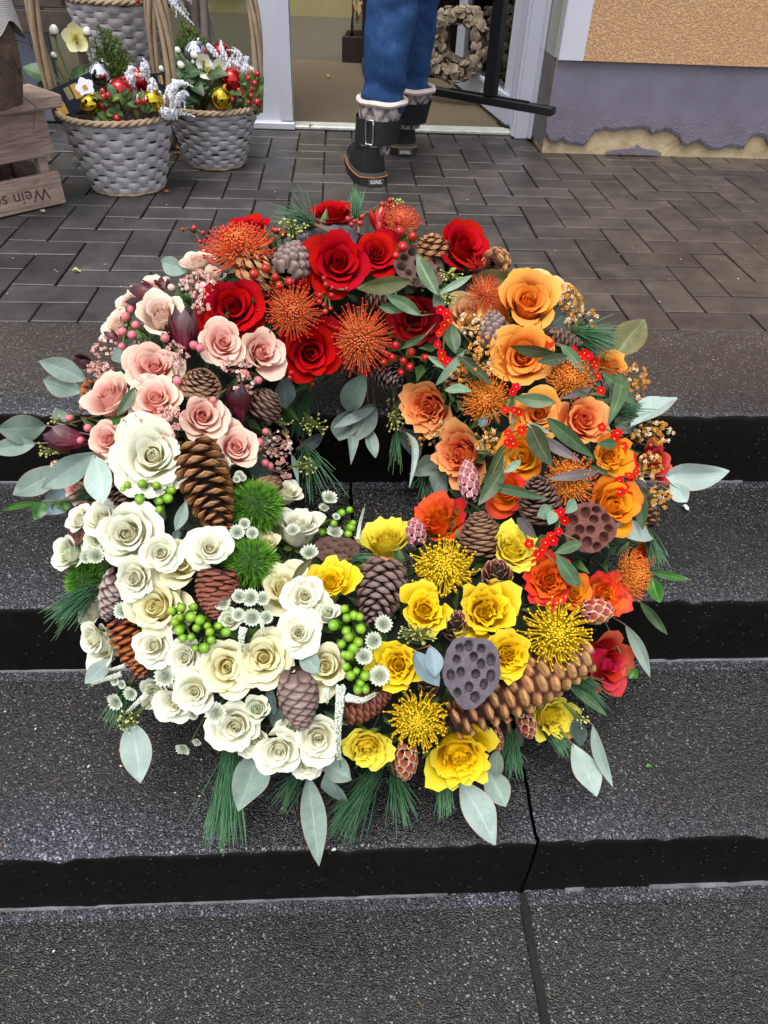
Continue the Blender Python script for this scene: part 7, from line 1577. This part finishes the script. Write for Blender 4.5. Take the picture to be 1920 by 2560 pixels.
sprig('green spurge leaves in the middle below the brown lotus pod', [('B',305,245,192,30,82,'lance',.05,.06),('B',345,215,275,305,90,'mint',.03,.03),('B',215,350,25,242,68,'lance',.05,.055),('B',125,325,-10,305,56,'lance',.04,.04),('B',300,240,480,140,40,'mint',.04,.04),('B',240,448,105,525,38,'lance',.05,.05)],'spurge leaves','leaf_sprig','#7d6a48')
sprig('curling mint green leaves above the left orange pincushion', [('B',440,530,285,715,48,'mint',.06,.05),('B',335,735,475,742,58,'mint',.06,.06),('B',400,555,582,712,52,'lanced',.06,.06),('B',245,560,345,635,26,'mint',.05,.05),('B',370,390,395,550,85,'lance',.045,.045)],'spurge leaves','leaf_sprig','#7d6a48')
SG = 'lift'
spurge('B', [(312,320),(352,375),(345,340),(310,440),(300,500),(318,545),(352,590),(325,575),(335,400)], [], 'scarlet spurge spray in front of the peach rose')
spurge('B', [(880,490),(1000,530),(1040,565),(1080,560),(1110,590),(1060,545),(1130,665),(1145,740),(1120,610)], [(905,545,672,508,72,'lanced'),(980,565,812,590,62,'lanced'),(938,500,1062,655,56,'lance'),(1145,640,1330,825,68,'lance'),(1238,648,1178,925,78,'lance'),(1100,720,925,782,38,'purple'),(990,735,1090,770,30,'lance')], 'scarlet spurge spray right of the large orange roses')
spurge('B', [(690,745),(650,840),(695,840),(720,850),(665,960),(735,945),(660,1010),(690,1015),(680,990),(705,720)], [(910,800,692,775,74,'lance'),(862,880,1106,1085,88,'lance'),(775,915,892,1130,110,'lanced'),(820,968,1044,1108,58,'purple'),(755,912,890,965,30,'mint'),(640,1018,526,1222,112,'lance'),(640,1140,508,1335,82,'lanced'),(555,1230,875,1302,56,'lance'),(730,1100,640,1165,44,'mint'),(545,880,520,930,50,'dark')], 'scarlet spurge spray in the middle of the orange part')
spurge('B', [(1150,930),(1230,960),(1215,990),(1260,1030),(1310,1080),(1320,1130),(1290,1180),(1325,1160),(1240,1205),(1305,1190),(1270,1240),(1245,1265),(1290,1260)], [(1132,1160,862,1198,56,'purple'),(1225,1018,1125,1015,56,'lance'),(1318,1210,1362,1462,82,'lance'),(1335,1200,1385,1265,40,'purple'),(1180,1170,1085,1125,40,'lance')], 'scarlet spurge spray at the right edge of the orange part')
spurge('E', [(970,170),(1010,200),(990,160),(980,255),(940,275),(915,310),(955,300),(880,365),(900,345),(835,315)], [(1085,530,968,365,80,'lance'),(1095,310,958,362,58,'lance'),(945,135,875,180,78,'mint'),(1060,95,1015,165,62,'mint'),(775,185,872,290,62,'purple'),(960,150,930,220,60,'mint')], 'scarlet spurge spray left of the red brown lotus pod')
for a in (('H',365,535,85,65,34,'seed head hanging into the hole at its left'),('H',862,470,62,105,44,'seed head hanging into the hole at its right'),('A',585,205,75,38,40,'seed head left of the top lotus pod'),('A',1340,425,60,45,36,'seed head right of the brown lotus pod'),('A',1325,530,35,35,18,'small seed head beside the peach rose'),('F',260,1145,55,50,26,'seed head between the leaves at the far left'),('F',300,985,40,25,10,'few seed capsules on the leaf stalk at the far left'),('E',285,760,95,55,46,'seed head under the left yellow rose'),('E',1085,1180,40,50,16,'few seed capsules beside the lemon yellow rose'),('C',610,1810,75,80,26,'seed head above the large leaf at the lower left'),('H',190,540,50,60,16,'seed capsules at the left inner edge'),('H',320,790,60,60,22,'seed capsules low at the left of the hole'),('A',1080,85,26,26,14,'seed capsules at the top beside the rose hips'),('B',885,225,40,40,14,'seed capsules on the highest orange rose')):
    seeds(*a, s_px=13)
